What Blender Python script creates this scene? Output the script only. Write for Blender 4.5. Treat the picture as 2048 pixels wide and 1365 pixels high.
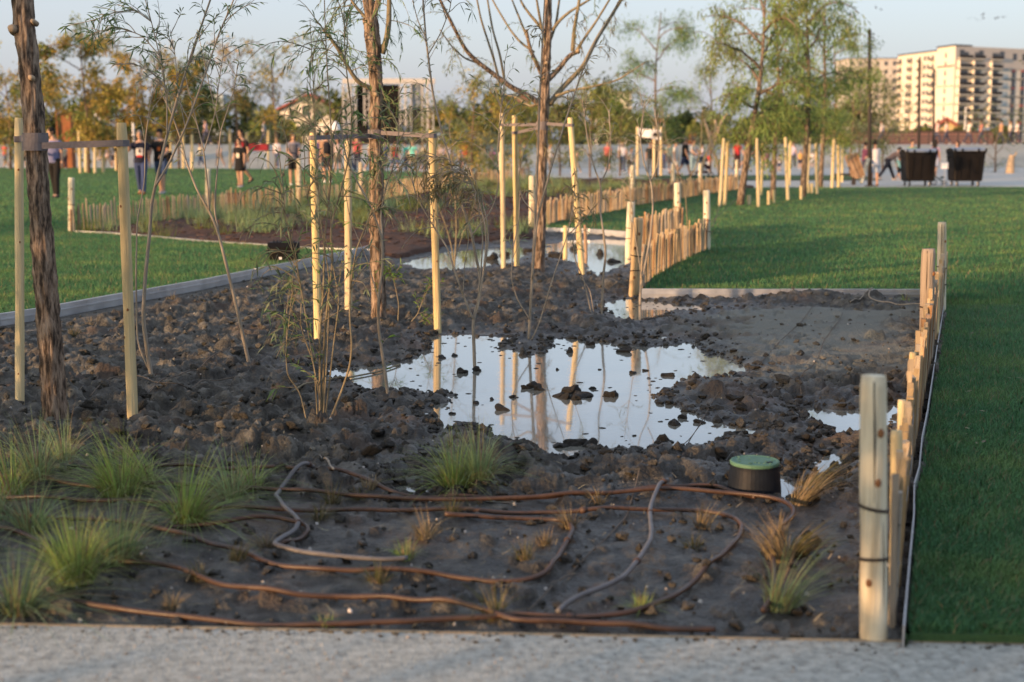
import bpy, math, random
import numpy as np
from mathutils import Vector, Matrix

for o in list(bpy.data.objects):
    bpy.data.objects.remove(o)
random.seed(7)
RNG = np.random.default_rng(7)
SC = bpy.context.scene
COL = SC.collection

# ------------------------------------------------------------------ camera
FPX, PITCH, CAMH = 2844.0, math.radians(8.1), 1.6
cam_d = bpy.data.cameras.new('camera')
cam = bpy.data.objects.new('camera', cam_d)
COL.objects.link(cam)
cam.location = (0, 0, CAMH)
cam.rotation_euler = (math.pi / 2 - PITCH, 0, 0)
cam_d.sensor_width = 36.0
cam_d.lens = 50.0
cam_d.clip_end = 4000
cam_d.dof.use_dof = True
cam_d.dof.focus_distance = 9.0
cam_d.dof.aperture_fstop = 2.2
SC.camera = cam

# ------------------------------------------------------------------ sun, sky, exposure
SUN_EL = math.radians(6.5)
SUN_AZ = math.radians(50)          # to the left of straight behind the camera
SDIR = Vector((-math.sin(SUN_AZ) * math.cos(SUN_EL), -math.cos(SUN_AZ) * math.cos(SUN_EL), math.sin(SUN_EL)))
world = bpy.data.worlds.new('World')
SC.world = world
world.use_nodes = True
wn = world.node_tree.nodes
sky = wn.new('ShaderNodeTexSky')
sky.sky_type = 'NISHITA'
sky.sun_disc = False
sky.sun_elevation = SUN_EL
sky.sun_rotation = math.atan2(SDIR.x, SDIR.y)
sky.altitude = 80
sky.air_density = 0.8
sky.dust_density = 3.4
sky.ozone_density = 1.3
wn['Background'].inputs['Strength'].default_value = 0.15
veil = wn.new('ShaderNodeMix')                # an even veil of thin evening haze over the whole sky
veil.data_type = 'RGBA'
veil.blend_type = 'MIX'
veil.inputs['Factor'].default_value = 0.58
veil.inputs[7].default_value = (2.00, 2.07, 2.42, 1)
world.node_tree.links.new(sky.outputs[0], veil.inputs[6])
world.node_tree.links.new(veil.outputs[2], wn['Background'].inputs['Color'])
sun_d = bpy.data.lights.new('sun', 'SUN')
sun_d.energy = 2.45
sun_d.angle = math.radians(0.55)
sun_d.color = (1.0, 0.58, 0.29)
sun = bpy.data.objects.new('sun', sun_d)
COL.objects.link(sun)
sun.rotation_euler = SDIR.to_track_quat('Z', 'Y').to_euler()
SC.view_settings.view_transform = 'Standard'
SC.view_settings.look = 'None'
SC.view_settings.gamma = 1.0
SC.view_settings.exposure = 1.42
SC.render.engine = 'CYCLES'
SC.cycles.use_denoising = True
SC.cycles.max_bounces = 6
SC.cycles.transparent_max_bounces = 6
SC.cycles.caustics_reflective = False
SC.cycles.caustics_refractive = False
SC.cycles.sample_clamp_indirect = 4.0

# ------------------------------------------------------------------ where a point of the photograph stands
def ray(u, v):
    a, b = (u - 1024) / FPX, (682.5 - v) / FPX
    return np.array((a, math.cos(PITCH) + b * math.sin(PITCH), -math.sin(PITCH) + b * math.cos(PITCH)))
def G(u, v, z=0.0):
    d = ray(u, v)
    t = (z - CAMH) / d[2]
    return np.array((d[0] * t, d[1] * t, z))
def P(u, v, Y):
    d = ray(u, v)
    t = Y / d[1]
    return np.array((d[0] * t, Y, CAMH + d[2] * t))
def GP(pts, z=0.0):
    return np.array([G(u, v, z)[:2] for u, v in pts])

# ------------------------------------------------------------------ mesh building
class MB:
    def __init__(s):
        s.V, s.F, s.n = [], [], 0
    def add(s, V, F, m=0):
        V = np.asarray(V, float).reshape(-1, 3)
        F = np.asarray(F, int)
        if len(F):
            s.F.append((F + s.n, m))
        s.V.append(V)
        s.n += len(V)
        return s
    def tube(s, pts, rad, n=8, cap=True, m=0, jit=0.0, tw=0.0):
        pts = np.asarray(pts, float)
        k = len(pts)
        rad = np.broadcast_to(np.asarray(rad, float), (k,))
        T = np.gradient(pts, axis=0)
        T /= np.linalg.norm(T, axis=1)[:, None] + 1e-9
        ref = np.array((0.0, 1.0, 0.0)) if abs(T[:, 1]).max() < 0.9 else np.array((0.0, 0.0, 1.0))
        if abs(T @ ref).max() > 0.97:
            ref = np.array((1.0, 0.0, 0.0))
        A = np.cross(T, ref)
        A /= np.linalg.norm(A, axis=1)[:, None] + 1e-9
        B = np.cross(T, A)
        a = np.linspace(0, 2 * math.pi, n, endpoint=False)
        r = rad[:, None] * (1 + (RNG.uniform(-jit, jit, (k, n)) if jit else 0))
        V = pts[:, None] + r[:, :, None] * (np.cos(a)[None, :, None] * A[:, None] + np.sin(a)[None, :, None] * B[:, None])
        i = np.arange(k - 1)[:, None] * n
        j = np.arange(n)[None]
        j2 = (j + 1) % n
        F = np.stack([i + j, i + j2, i + n + j2, i + n + j], -1).reshape(-1, 4)
        base = s.n
        s.add(V.reshape(-1, 3), F, m)
        if cap:
            for e, off in ((0, 0), (k - 1, (k - 1) * n)):
                s.V.append(pts[e][None])
                c = s.n
                s.n += 1
                ring = base + off + np.arange(n)
                nxt = base + off + (np.arange(n) + 1) % n
                s.F.append((np.stack([ring, nxt, np.full(n, c)], -1) if e else np.stack([nxt, ring, np.full(n, c)], -1), m))
        return s
    def box(s, c, size, rot=None, m=0, taper=1.0):
        h = np.asarray(size, float) / 2
        V = np.array([(x, y, z) for z in (-1, 1) for y in (-1, 1) for x in (-1, 1)], float)
        V[4:, :2] *= taper
        V *= h
        if rot is not None:
            V = V @ np.array(rot).T
        return s.add(V + np.asarray(c, float), [(0, 2, 3, 1), (4, 5, 7, 6), (0, 1, 5, 4), (2, 6, 7, 3), (0, 4, 6, 2), (1, 3, 7, 5)], m)
    def rings(s, R, m=0, close=True):
        R = np.asarray(R, float)
        k, n = R.shape[:2]
        i = np.arange(k - 1)[:, None] * n
        j = np.arange(n)[None]
        j2 = (j + 1) % n
        F = np.stack([i + j, i + j2, i + n + j2, i + n + j], -1).reshape(-1, 4)
        base = s.n
        s.add(R.reshape(-1, 3), F, m)
        if close:
            for e, off in ((0, 0), (k - 1, (k - 1) * n)):
                s.V.append(R[e].mean(0)[None])
                c = s.n
                s.n += 1
                ring = base + off + np.arange(n)
                nxt = base + off + (np.arange(n) + 1) % n
                s.F.append((np.stack([ring, nxt, np.full(n, c)], -1) if e else np.stack([nxt, ring, np.full(n, c)], -1), m))
        return s
    def ell(s, c, r, n=10, k=7, m=0, rot=None):
        a = np.linspace(0, 2 * math.pi, n, endpoint=False)
        ph = np.linspace(-math.pi / 2 + 0.15, math.pi / 2 - 0.15, k)
        R = np.stack([np.cos(ph)[:, None] * np.cos(a)[None], np.cos(ph)[:, None] * np.sin(a)[None], np.sin(ph)[:, None] + 0 * a[None]], -1) * np.asarray(r, float)
        if rot is not None:
            R = R @ np.array(rot).T
        return s.rings(R + np.asarray(c, float), m)
    def mesh(s, name, off=(0, 0, 0), smooth=False):
        V = np.concatenate(s.V) - np.asarray(off, float)
        me = bpy.data.meshes.new(name)
        me.vertices.add(len(V))
        me.vertices.foreach_set('co', V.astype(np.float32).ravel())
        nl = sum(f.size for f, _ in s.F)
        np_ = sum(len(f) for f, _ in s.F)
        me.loops.add(nl)
        me.loops.foreach_set('vertex_index', np.concatenate([f.ravel() for f, _ in s.F]).astype(np.int32))
        me.polygons.add(np_)
        tot = np.concatenate([np.full(len(f), f.shape[1]) for f, _ in s.F])
        me.polygons.foreach_set('loop_start', np.concatenate([[0], np.cumsum(tot)[:-1]]).astype(np.int32))
        me.polygons.foreach_set('material_index', np.concatenate([np.full(len(f), m) for f, m in s.F]).astype(np.int32))
        me.polygons.foreach_set('use_smooth', np.full(np_, smooth))
        me.update(calc_edges=True)
        return me
    def build(s, name, mat, parent=None, smooth=False, origin=None):
        off = np.zeros(3) if origin is None else np.array(origin, float)
        if parent is not None:
            off, q = np.zeros(3), parent
            while q is not None:
                off = off + np.array(q.location)
                q = q.parent
        me = s.mesh(name, off, smooth)
        for mm in (mat if isinstance(mat, (list, tuple)) else [mat]):
            me.materials.append(mm)
        o = bpy.data.objects.new(name, me)
        COL.objects.link(o)
        if parent is not None:
            o.parent = parent
        elif origin is not None:
            o.location = origin
        return o

def empty(name, loc, rz=0.0):
    o = bpy.data.objects.new(name, None)
    o.empty_display_size = 0.1
    COL.objects.link(o)
    o.location = loc
    o.rotation_euler = (0, 0, rz)
    return o
LABELS = {}
def tag(o, label, cat, group=None):
    o['label'] = label
    o['category'] = cat
    if group:
        o['group'] = group
    return o
def struct(o):
    o['kind'] = 'structure'
    return o
def stuff(o):
    o['kind'] = 'stuff'
    return o
def inst(me, name, parent, loc, rot=(0, 0, 0), sc=(1, 1, 1)):
    o = bpy.data.objects.new(name, me)
    COL.objects.link(o)
    if parent is not None:
        o.parent = parent
    o.location = loc
    o.rotation_euler = rot
    o.scale = sc
    return o
ORD = ['zeroth', 'first', 'second', 'third', 'fourth', 'fifth', 'sixth', 'seventh', 'eighth', 'ninth', 'tenth', 'eleventh', 'twelfth',
       'thirteenth', 'fourteenth', 'fifteenth', 'sixteenth', 'seventeenth', 'eighteenth', 'nineteenth', 'twentieth', 'twenty-first', 'twenty-second',
       'twenty-third', 'twenty-fourth', 'twenty-fifth', 'twenty-sixth', 'twenty-seventh', 'twenty-eighth', 'twenty-ninth', 'thirtieth']

# ------------------------------------------------------------------ materials
def pmat(name, c1, c2=None, scale=6.0, rough=0.8, bump=0.0, bscale=40.0, spec=0.3, metal=0.0, island=0.0, stretch=(1, 1, 1),
         transl=0.0, orand=0.0, ramp=(.32, .68), rough2=None, c3=None, detail=5.0, coat=0.0, ior=None):
    m = bpy.data.materials.new(name)
    m.use_nodes = True
    nt = m.node_tree
    N, L = nt.nodes, nt.links
    b = N['Principled BSDF']
    b.inputs['Roughness'].default_value = rough
    b.inputs['Specular IOR Level'].default_value = spec
    b.inputs['Metallic'].default_value = metal
    b.inputs['Coat Weight'].default_value = coat
    b.inputs['Coat Roughness'].default_value = 0.02
    if ior:
        b.inputs['IOR'].default_value = ior
    tc = N.new('ShaderNodeTexCoord')
    mp = N.new('ShaderNodeMapping')
    mp.inputs['Scale'].default_value = stretch
    L.new(tc.outputs['Object'], mp.inputs[0])
    col = None
    if c2 is not None:
        no = N.new('ShaderNodeTexNoise')
        no.inputs['Scale'].default_value = scale
        no.inputs['Detail'].default_value = detail
        no.inputs['Roughness'].default_value = 0.65
        L.new(mp.outputs[0], no.inputs['Vector'])
        rp = N.new('ShaderNodeValToRGB')
        rp.color_ramp.elements[0].position = ramp[0]
        rp.color_ramp.elements[0].color = (*c1, 1)
        rp.color_ramp.elements[1].position = ramp[1]
        rp.color_ramp.elements[1].color = (*c2, 1)
        if c3 is not None:
            e = rp.color_ramp.elements.new(0.5)
            e.color = (*c3, 1)
        L.new(no.outputs['Fac'], rp.inputs[0])
        col = rp.outputs[0]
        if rough2 is not None:
            mr = N.new('ShaderNodeMapRange')
            mr.inputs[1].default_value = 0.35
            mr.inputs[2].default_value = 0.65
            mr.inputs[3].default_value = rough
            mr.inputs[4].default_value = rough2
            L.new(no.outputs['Fac'], mr.inputs[0])
            L.new(mr.outputs[0], b.inputs['Roughness'])
    if island > 0:
        ge = N.new('ShaderNodeNewGeometry')
        hs = N.new('ShaderNodeHueSaturation')
        mr = N.new('ShaderNodeMapRange')
        mr.inputs[3].default_value = 1 - island
        mr.inputs[4].default_value = 1 + island
        L.new(ge.outputs['Random Per Island'], mr.inputs[0])
        L.new(mr.outputs[0], hs.inputs['Value'])
        mh = N.new('ShaderNodeMapRange')
        mh.inputs[3].default_value = 0.5 - island * 0.05
        mh.inputs[4].default_value = 0.5 + island * 0.05
        wn2 = N.new('ShaderNodeTexWhiteNoise')
        wn2.noise_dimensions = '1D'
        L.new(ge.outputs['Random Per Island'], wn2.inputs['W'])
        L.new(wn2.outputs['Value'], mh.inputs[0])
        L.new(mh.outputs[0], hs.inputs['Hue'])
        if col is not None:
            L.new(col, hs.inputs['Color'])
        else:
            hs.inputs['Color'].default_value = (*c1, 1)
        col = hs.outputs[0]
    if orand > 0 and col is not None:
        oi = N.new('ShaderNodeObjectInfo')
        hs = N.new('ShaderNodeHueSaturation')
        mr = N.new('ShaderNodeMapRange')
        mr.inputs[3].default_value = 1 - orand
        mr.inputs[4].default_value = 1 + orand * .8
        L.new(oi.outputs['Random'], mr.inputs[0])
        L.new(mr.outputs[0], hs.inputs['Value'])
        wn3 = N.new('ShaderNodeTexWhiteNoise')
        wn3.noise_dimensions = '1D'
        L.new(oi.outputs['Random'], wn3.inputs['W'])
        ms = N.new('ShaderNodeMapRange')
        ms.inputs[3].default_value = 1 - orand * 1.2
        ms.inputs[4].default_value = 1 + orand * .5
        L.new(wn3.outputs['Value'], ms.inputs[0])
        L.new(ms.outputs[0], hs.inputs['Saturation'])
        L.new(col, hs.inputs['Color'])
        col = hs.outputs[0]
    if col is not None:
        L.new(col, b.inputs['Base Color'])
    else:
        b.inputs['Base Color'].default_value = (*c1, 1)
    if bump > 0:
        n2 = N.new('ShaderNodeTexNoise')
        n2.inputs['Scale'].default_value = bscale
        n2.inputs['Detail'].default_value = 6
        L.new(mp.outputs[0], n2.inputs['Vector'])
        bp = N.new('ShaderNodeBump')
        bp.inputs['Strength'].default_value = min(1.0, bump)
        bp.inputs['Distance'].default_value = 0.02
        L.new(n2.outputs['Fac'], bp.inputs['Height'])
        L.new(bp.outputs[0], b.inputs['Normal'])
    if transl > 0:
        tr = N.new('ShaderNodeBsdfTranslucent')
        mx = N.new('ShaderNodeMixShader')
        mx.inputs[0].default_value = transl
        if col is not None:
            L.new(col, tr.inputs['Color'])
        else:
            tr.inputs['Color'].default_value = (*c1, 1)
        L.new(b.outputs[0], mx.inputs[1])
        L.new(tr.outputs[0], mx.inputs[2])
        L.new(mx.outputs[0], N['Material Output'].inputs['Surface'])
    return m

M = {}
M['lawn'] = pmat('lawn_soil', (0.03, 0.085, 0.034), (0.075, 0.130, 0.042), scale=1.2, rough=0.95, bump=0.5, bscale=60)
M['blade'] = pmat('grass_blade', (0.068, 0.195, 0.088), (0.19, 0.295, 0.098), scale=1.1, rough=0.6, spec=0.25, island=0.45, transl=0.3, c3=(0.088, 0.220, 0.088), detail=7, ramp=(.36, .66))
M['tuft'] = pmat('tuft_green', (0.21, 0.34, 0.08), (0.32, 0.39, 0.12), scale=9, rough=0.6, island=0.4, transl=0.3)
M['tuftgrey'] = pmat('tuft_grey_green', (0.17, 0.27, 0.12), (0.26, 0.33, 0.16), scale=9, rough=0.6, island=0.4, transl=0.3)
M['tuftdry'] = pmat('tuft_dry', (0.20, 0.16, 0.09), (0.30, 0.24, 0.14), scale=9, rough=0.7, island=0.4, transl=0.2)
M['tuftolive'] = pmat('tuft_olive', (0.08, 0.09, 0.03), (0.13, 0.12, 0.05), scale=9, rough=0.7, island=0.4, transl=0.2)
M['stake'] = pmat('stake_wood', (0.38, 0.29, 0.14), (0.74, 0.63, 0.36), scale=9, rough=0.8, bump=0.5, bscale=60, stretch=(1, 1, 0.06), c3=(0.62, 0.50, 0.265), orand=.16, detail=7)
M['post'] = pmat('post_wood', (0.30, 0.24, 0.15), (0.80, 0.75, 0.57), scale=13, rough=0.85, bump=0.6, bscale=60, stretch=(1, 1, 0.05), c3=(0.68, 0.62, 0.45), orand=.07, detail=8, ramp=(.3, .6))
M['postgrey'] = pmat('post_weathered', (0.13, 0.10, 0.08), (0.42, 0.35, 0.28), scale=11, rough=0.9, bump=0.7, bscale=60, stretch=(1, 1, 0.06), c3=(0.32, 0.265, 0.205), detail=8)
M['knot'] = pmat('wood_knot', (0.16, 0.07, 0.03), (0.25, 0.12, 0.05), scale=30, rough=0.8)
M['pale'] = pmat('pale_wood', (0.27, 0.19, 0.10), (0.50, 0.40, 0.25), scale=9, rough=0.85, bump=0.5, bscale=60, stretch=(1, 1, 0.07), c3=(0.41, 0.315, 0.19), orand=.22, detail=7)
M['pale2'] = pmat('pale_wood_grey', (0.25, 0.21, 0.16), (0.47, 0.42, 0.33), scale=9, rough=0.9, bump=0.5, bscale=60, stretch=(1, 1, 0.07), orand=.2)
M['pale3'] = pmat('pale_wood_brown', (0.20, 0.11, 0.055), (0.42, 0.27, 0.15), scale=9, rough=0.9, bump=0.5, bscale=60, stretch=(1, 1, 0.07), orand=.2)
M['wire'] = pmat('fence_wire', (0.12, 0.12, 0.13), rough=0.5, metal=0.8)
M['bark'] = pmat('bark_brown', (0.045, 0.034, 0.026), (0.36, 0.28, 0.21), scale=30, rough=0.92, bump=1.0, bscale=40, stretch=(1.3, 1.3, 0.26), c3=(0.19, 0.14, 0.102), detail=6, ramp=(.40, .62))
M['barkpale'] = pmat('bark_pale', (0.21, 0.185, 0.145), (0.36, 0.32, 0.26), scale=20, rough=0.85, bump=0.3, bscale=60, stretch=(1, 1, 0.3))
M['barkolive'] = pmat('bark_olive', (0.15, 0.128, 0.08), (0.27, 0.235, 0.16), scale=20, rough=0.85, bump=0.3, bscale=60, stretch=(1, 1, 0.3))
M['barkfar'] = pmat('bark_far', (0.10, 0.07, 0.05), (0.20, 0.14, 0.10), scale=6, rough=0.9, bump=0.5, bscale=20, stretch=(1, 1, 0.3))
M['cutwood'] = pmat('cut_wood', (0.34, 0.26, 0.17), (0.46, 0.35, 0.24), scale=20, rough=0.8)
M['leaf'] = pmat('willow_leaf', (0.075, 0.16, 0.055), (0.15, 0.22, 0.075), scale=3, rough=0.5, spec=0.4, island=0.35, transl=0.3)
M['leafgrey'] = pmat('willow_leaf_grey', (0.14, 0.19, 0.10), (0.22, 0.26, 0.15), scale=3, rough=0.55, spec=0.4, island=0.35, transl=0.3)
M['leaftan'] = pmat('willow_leaf_tan', (0.20, 0.17, 0.08), (0.27, 0.23, 0.12), scale=3, rough=0.6, island=0.35, transl=0.3)
M['leafbright'] = pmat('willow_leaf_bright', (0.10, 0.20, 0.03), (0.17, 0.27, 0.05), scale=3, rough=0.5, island=0.3, transl=0.35)
M['litter'] = pmat('leaf_litter', (0.20, 0.175, 0.11), (0.32, 0.28, 0.19), scale=5, rough=0.9, island=0.4)
M['leafyg'] = pmat('leaf_yellow_green', (0.13, 0.18, 0.045), (0.24, 0.25, 0.06), scale=1.2, rough=0.6, island=0.4, transl=0.3)
M['leafau'] = pmat('leaf_autumn', (0.28, 0.23, 0.06), (0.46, 0.28, 0.075), scale=0.8, rough=0.6, island=0.4, transl=0.3)
M['leafgold'] = pmat('leaf_gold', (0.26, 0.24, 0.06), (0.44, 0.31, 0.07), scale=0.8, rough=0.6, island=0.4, transl=0.3)
M['leafdk'] = pmat('leaf_dark', (0.055, 0.085, 0.035), (0.115, 0.135, 0.045), scale=0.4, rough=0.7, island=0.4, transl=0.15)
M['tie'] = pmat('rusty_wire', (0.03, 0.024, 0.02), (0.06, 0.045, 0.035), scale=30, rough=0.8)
M['leaffresh'] = pmat('leaf_fresh_green', (0.15, 0.25, 0.07), (0.26, 0.33, 0.10), scale=1.2, rough=0.6, island=0.35, transl=0.35)
M['strap'] = pmat('strap_webbing', (0.15, 0.132, 0.135), (0.20, 0.18, 0.185), scale=60, rough=0.8)
M['steel'] = pmat('galvanised_steel', (0.44, 0.46, 0.49), (0.58, 0.60, 0.62), scale=5, rough=0.38, metal=0.7, bump=0.06, bscale=8, rough2=0.55)
M['path'] = pmat('pale_concrete', (0.25, 0.257, 0.236), (0.58, 0.60, 0.55), scale=28, rough=0.9, bump=0.8, bscale=110, detail=12, c3=(0.435, 0.455, 0.415))
M['plaza'] = pmat('plaza_paving', (0.40, 0.41, 0.38), (0.50, 0.51, 0.475), scale=0.6, rough=0.8, bump=0.2, bscale=8)
M['dyke'] = pmat('dyke_concrete', (0.28, 0.295, 0.27), (0.38, 0.395, 0.36), scale=0.5, rough=0.9, bump=0.3, bscale=4)
M['mulch'] = pmat('mulch', (0.04, 0.024, 0.017), (0.115, 0.062, 0.042), scale=16, rough=0.9, bump=1.0, bscale=45, detail=8)
M['chip'] = pmat('bark_chip', (0.07, 0.038, 0.025), (0.15, 0.08, 0.05), scale=4, rough=0.9, island=0.5)
M['earth'] = pmat('far_ground', (0.05, 0.07, 0.03), (0.09, 0.10, 0.05), scale=0.05, rough=0.95)
M['black'] = pmat('black_plastic', (0.004, 0.004, 0.005), (0.007, 0.007, 0.008), scale=20, rough=0.6, spec=0.15)
M['boxblack'] = pmat('valve_box_plastic', (0.007, 0.010, 0.016), (0.012, 0.017, 0.026), scale=15, rough=0.55, spec=0.2, bump=0.05)
M['boxgreen'] = pmat('valve_lid_green', (0.065, 0.155, 0.105), (0.10, 0.21, 0.15), scale=18, rough=0.6, c3=(0.08, 0.18, 0.125))
M['white'] = pmat('white_paint', (0.72, 0.72, 0.72), (0.8, 0.8, 0.8), scale=4, rough=0.6)
M['pipe'] = pmat('drip_pipe', (0.046, 0.026, 0.017), (0.085, 0.047, 0.031), scale=9, rough=0.36, spec=0.5, bump=0.1, bscale=120, rough2=0.6)
M['pipegrey'] = pmat('dusty_sheen_pipe', (0.10, 0.097, 0.10), (0.16, 0.155, 0.158), scale=9, rough=0.5, spec=0.4, bump=0.1, bscale=120)  # the brown pipe with dust and sky sheen painted in as grey
M['alu'] = pmat('aluminium_truss', (0.42, 0.41, 0.40), (0.5, 0.49, 0.48), scale=3, rough=0.5)
M['string'] = pmat('string', (0.10, 0.085, 0.07), (0.16, 0.13, 0.10), scale=20, rough=0.9)
M['bin'] = pmat('bin_plastic', (0.007, 0.006, 0.0055), (0.012, 0.010, 0.009), scale=3, rough=0.6, spec=0.15)
M['lid'] = pmat('bin_lid', (0.20, 0.23, 0.27), (0.26, 0.29, 0.33), scale=3, rough=0.4)
M['dark'] = pmat('dark_metal', (0.028, 0.024, 0.022), (0.045, 0.038, 0.034), scale=3, rough=0.6)
M['darkrail'] = pmat('dark_railing', (0.03, 0.032, 0.036), rough=0.7)
M['skin'] = pmat('skin', (0.42, 0.25, 0.17), (0.50, 0.31, 0.22), scale=8, rough=0.55)
M['rust'] = pmat('rust_panel', (0.20, 0.075, 0.03), (0.30, 0.12, 0.05), scale=2, rough=0.85)
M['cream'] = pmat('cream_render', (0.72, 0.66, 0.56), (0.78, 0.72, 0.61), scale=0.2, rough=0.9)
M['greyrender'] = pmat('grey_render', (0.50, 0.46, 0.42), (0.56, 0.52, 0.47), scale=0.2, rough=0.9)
M['glass'] = pmat('window_glass', (0.05, 0.055, 0.065), (0.09, 0.10, 0.12), scale=0.5, rough=0.15, spec=0.6)
M['redpanel'] = pmat('red_panel', (0.42, 0.12, 0.11), rough=0.8)
M['bluepanel'] = pmat('blue_panel', (0.42, 0.50, 0.54), rough=0.8)
M['roofred'] = pmat('red_roof', (0.26, 0.08, 0.06), (0.33, 0.11, 0.08), scale=1, rough=0.85)
M['roofblue'] = pmat('blue_metal_roof', (0.26, 0.31, 0.38), (0.32, 0.37, 0.44), scale=1, rough=0.5)
M['yellowwall'] = pmat('yellow_wall', (0.60, 0.47, 0.26), (0.66, 0.52, 0.30), scale=0.3, rough=0.9)
M['brownband'] = pmat('brown_roof_band', (0.16, 0.09, 0.085), (0.20, 0.12, 0.11), scale=0.5, rough=0.9)
CLOTH = {}
def cloth(c):
    k = tuple(round(x, 3) for x in c)
    if k not in CLOTH:
        CLOTH[k] = pmat('cloth', c, tuple(min(1, x * 1.25 + 0.004) for x in c), scale=25, rough=0.9, bump=0.2, bscale=18)
    return CLOTH[k]

# mud: darker and glossier where it is wet (the wet attribute is moisture of the soil)
def mud_material():
    m = pmat('mud', (0.018, 0.0172, 0.0145), (0.160, 0.153, 0.128), scale=7, rough=0.85, bump=0.9, bscale=55, c3=(0.060, 0.057, 0.047), detail=11)
    nt = m.node_tree
    N, L = nt.nodes, nt.links
    b = N['Principled BSDF']
    at = N.new('ShaderNodeAttribute')
    at.attribute_name = 'wet'
    src = b.inputs['Base Color'].links[0].from_socket
    mx = N.new('ShaderNodeMix')
    mx.data_type = 'RGBA'
    mx.blend_type = 'MULTIPLY'
    mx.inputs['Factor'].default_value = 1.0
    rp = N.new('ShaderNodeValToRGB')
    rp.color_ramp.elements[0].color = (1.2, 1.2, 1.2, 1)
    rp.color_ramp.elements[1].color = (0.62, 0.62, 0.62, 1)
    L.new(at.outputs['Fac'], rp.inputs[0])
    L.new(src, mx.inputs[6])
    L.new(rp.outputs[0], mx.inputs[7])
    # rusty brown clay patches; pale silty patch with sky sheen painted in
    a2 = N.new('ShaderNodeAttribute')
    a2.attribute_name = 'silt_sheen'
    mx2 = N.new('ShaderNodeMix')
    mx2.data_type = 'RGBA'
    L.new(a2.outputs['Fac'], mx2.inputs['Factor'])
    L.new(mx.outputs[2], mx2.inputs[6])
    mx2.inputs[7].default_value = (0.150, 0.156, 0.130, 1)
    tc = N.new('ShaderNodeTexCoord')
    nz = N.new('ShaderNodeTexNoise')
    nz.inputs['Scale'].default_value = 1.7
    nz.inputs['Detail'].default_value = 5
    L.new(tc.outputs['Object'], nz.inputs['Vector'])
    r3 = N.new('ShaderNodeValToRGB')
    r3.color_ramp.elements[0].position = 0.56
    r3.color_ramp.elements[0].color = (0, 0, 0, 1)
    r3.color_ramp.elements[1].position = 0.70
    r3.color_ramp.elements[1].color = (0.6, 0.6, 0.6, 1)
    L.new(nz.outputs['Fac'], r3.inputs[0])
    mx3 = N.new('ShaderNodeMix')
    mx3.data_type = 'RGBA'
    L.new(r3.outputs[0], mx3.inputs['Factor'])
    L.new(mx2.outputs[2], mx3.inputs[6])
    mx3.inputs[7].default_value = (0.10, 0.060, 0.036, 1)
    L.new(mx3.outputs[2], b.inputs['Base Color'])
    mr = N.new('ShaderNodeMapRange')
    mr.inputs[3].default_value = 0.9
    mr.inputs[4].default_value = 0.42
    L.new(at.outputs['Fac'], mr.inputs[0])
    L.new(mr.outputs[0], b.inputs['Roughness'])
    b.inputs['Specular IOR Level'].default_value = 0.45
    return m
M['mud'] = mud_material()
M['clod'] = pmat('clod', (0.032, 0.0305, 0.026), (0.200, 0.192, 0.163), scale=9, rough=0.88, bump=0.9, bscale=60, c3=(0.088, 0.084, 0.070), detail=9)
M['clodwet'] = pmat('clod_wet', (0.016, 0.015, 0.013), (0.085, 0.080, 0.068), scale=9, rough=0.6, bump=0.9, bscale=60, c3=(0.038, 0.036, 0.030), detail=9)
def water_material():
    m = pmat('puddle_water', (0.17, 0.175, 0.15), (0.23, 0.235, 0.20), scale=2.5, rough=0.06, spec=0.5, ior=1.4, coat=0.8)
    nt = m.node_tree
    N, L = nt.nodes, nt.links
    b = N['Principled BSDF']
    tc = N.new('ShaderNodeTexCoord')
    nz = N.new('ShaderNodeTexNoise')
    nz.inputs['Scale'].default_value = 22
    nz.inputs['Detail'].default_value = 3
    L.new(tc.outputs['Object'], nz.inputs['Vector'])
    bp = N.new('ShaderNodeBump')
    bp.inputs['Strength'].default_value = 0.10
    bp.inputs['Distance'].default_value = 0.01
    L.new(nz.outputs['Fac'], bp.inputs['Height'])
    L.new(bp.outputs[0], b.inputs['Normal'])
    return m
M['water'] = water_material()

# ================================================================== THE SETTING
def hash2(ix, iy, seed):
    h = (ix * 374761393 + iy * 668265263 + seed * 974711) & 0x7fffffff
    h = ((h ^ (h >> 13)) * 1274126177) & 0x7fffffff
    return ((h ^ (h >> 16)) & 0xffff) / 65535.0
def vnoise(x, y, seed=0):
    ix, iy = np.floor(x).astype(np.int64), np.floor(y).astype(np.int64)
    fx, fy = x - ix, y - iy
    fx, fy = fx * fx * (3 - 2 * fx), fy * fy * (3 - 2 * fy)
    a, b_ = hash2(ix, iy, seed), hash2(ix + 1, iy, seed)
    c, d = hash2(ix, iy + 1, seed), hash2(ix + 1, iy + 1, seed)
    return (a + (b_ - a) * fx) * (1 - fy) + (c + (d - c) * fx) * fy - 0.5
def fbm(x, y, scale, oct_=4, seed=0):
    s, a, f = 0.0, 1.0, 1.0 / scale
    for k in range(oct_):
        ca, sa = math.cos(.65 + 1.1 * k), math.sin(.65 + 1.1 * k)
        s = s + a * vnoise((x * ca - y * sa) * f + 17.3 * k, (x * sa + y * ca) * f - 9.1 * k, seed + k)
        a *= 0.5
        f *= 2.03
    return s
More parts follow.
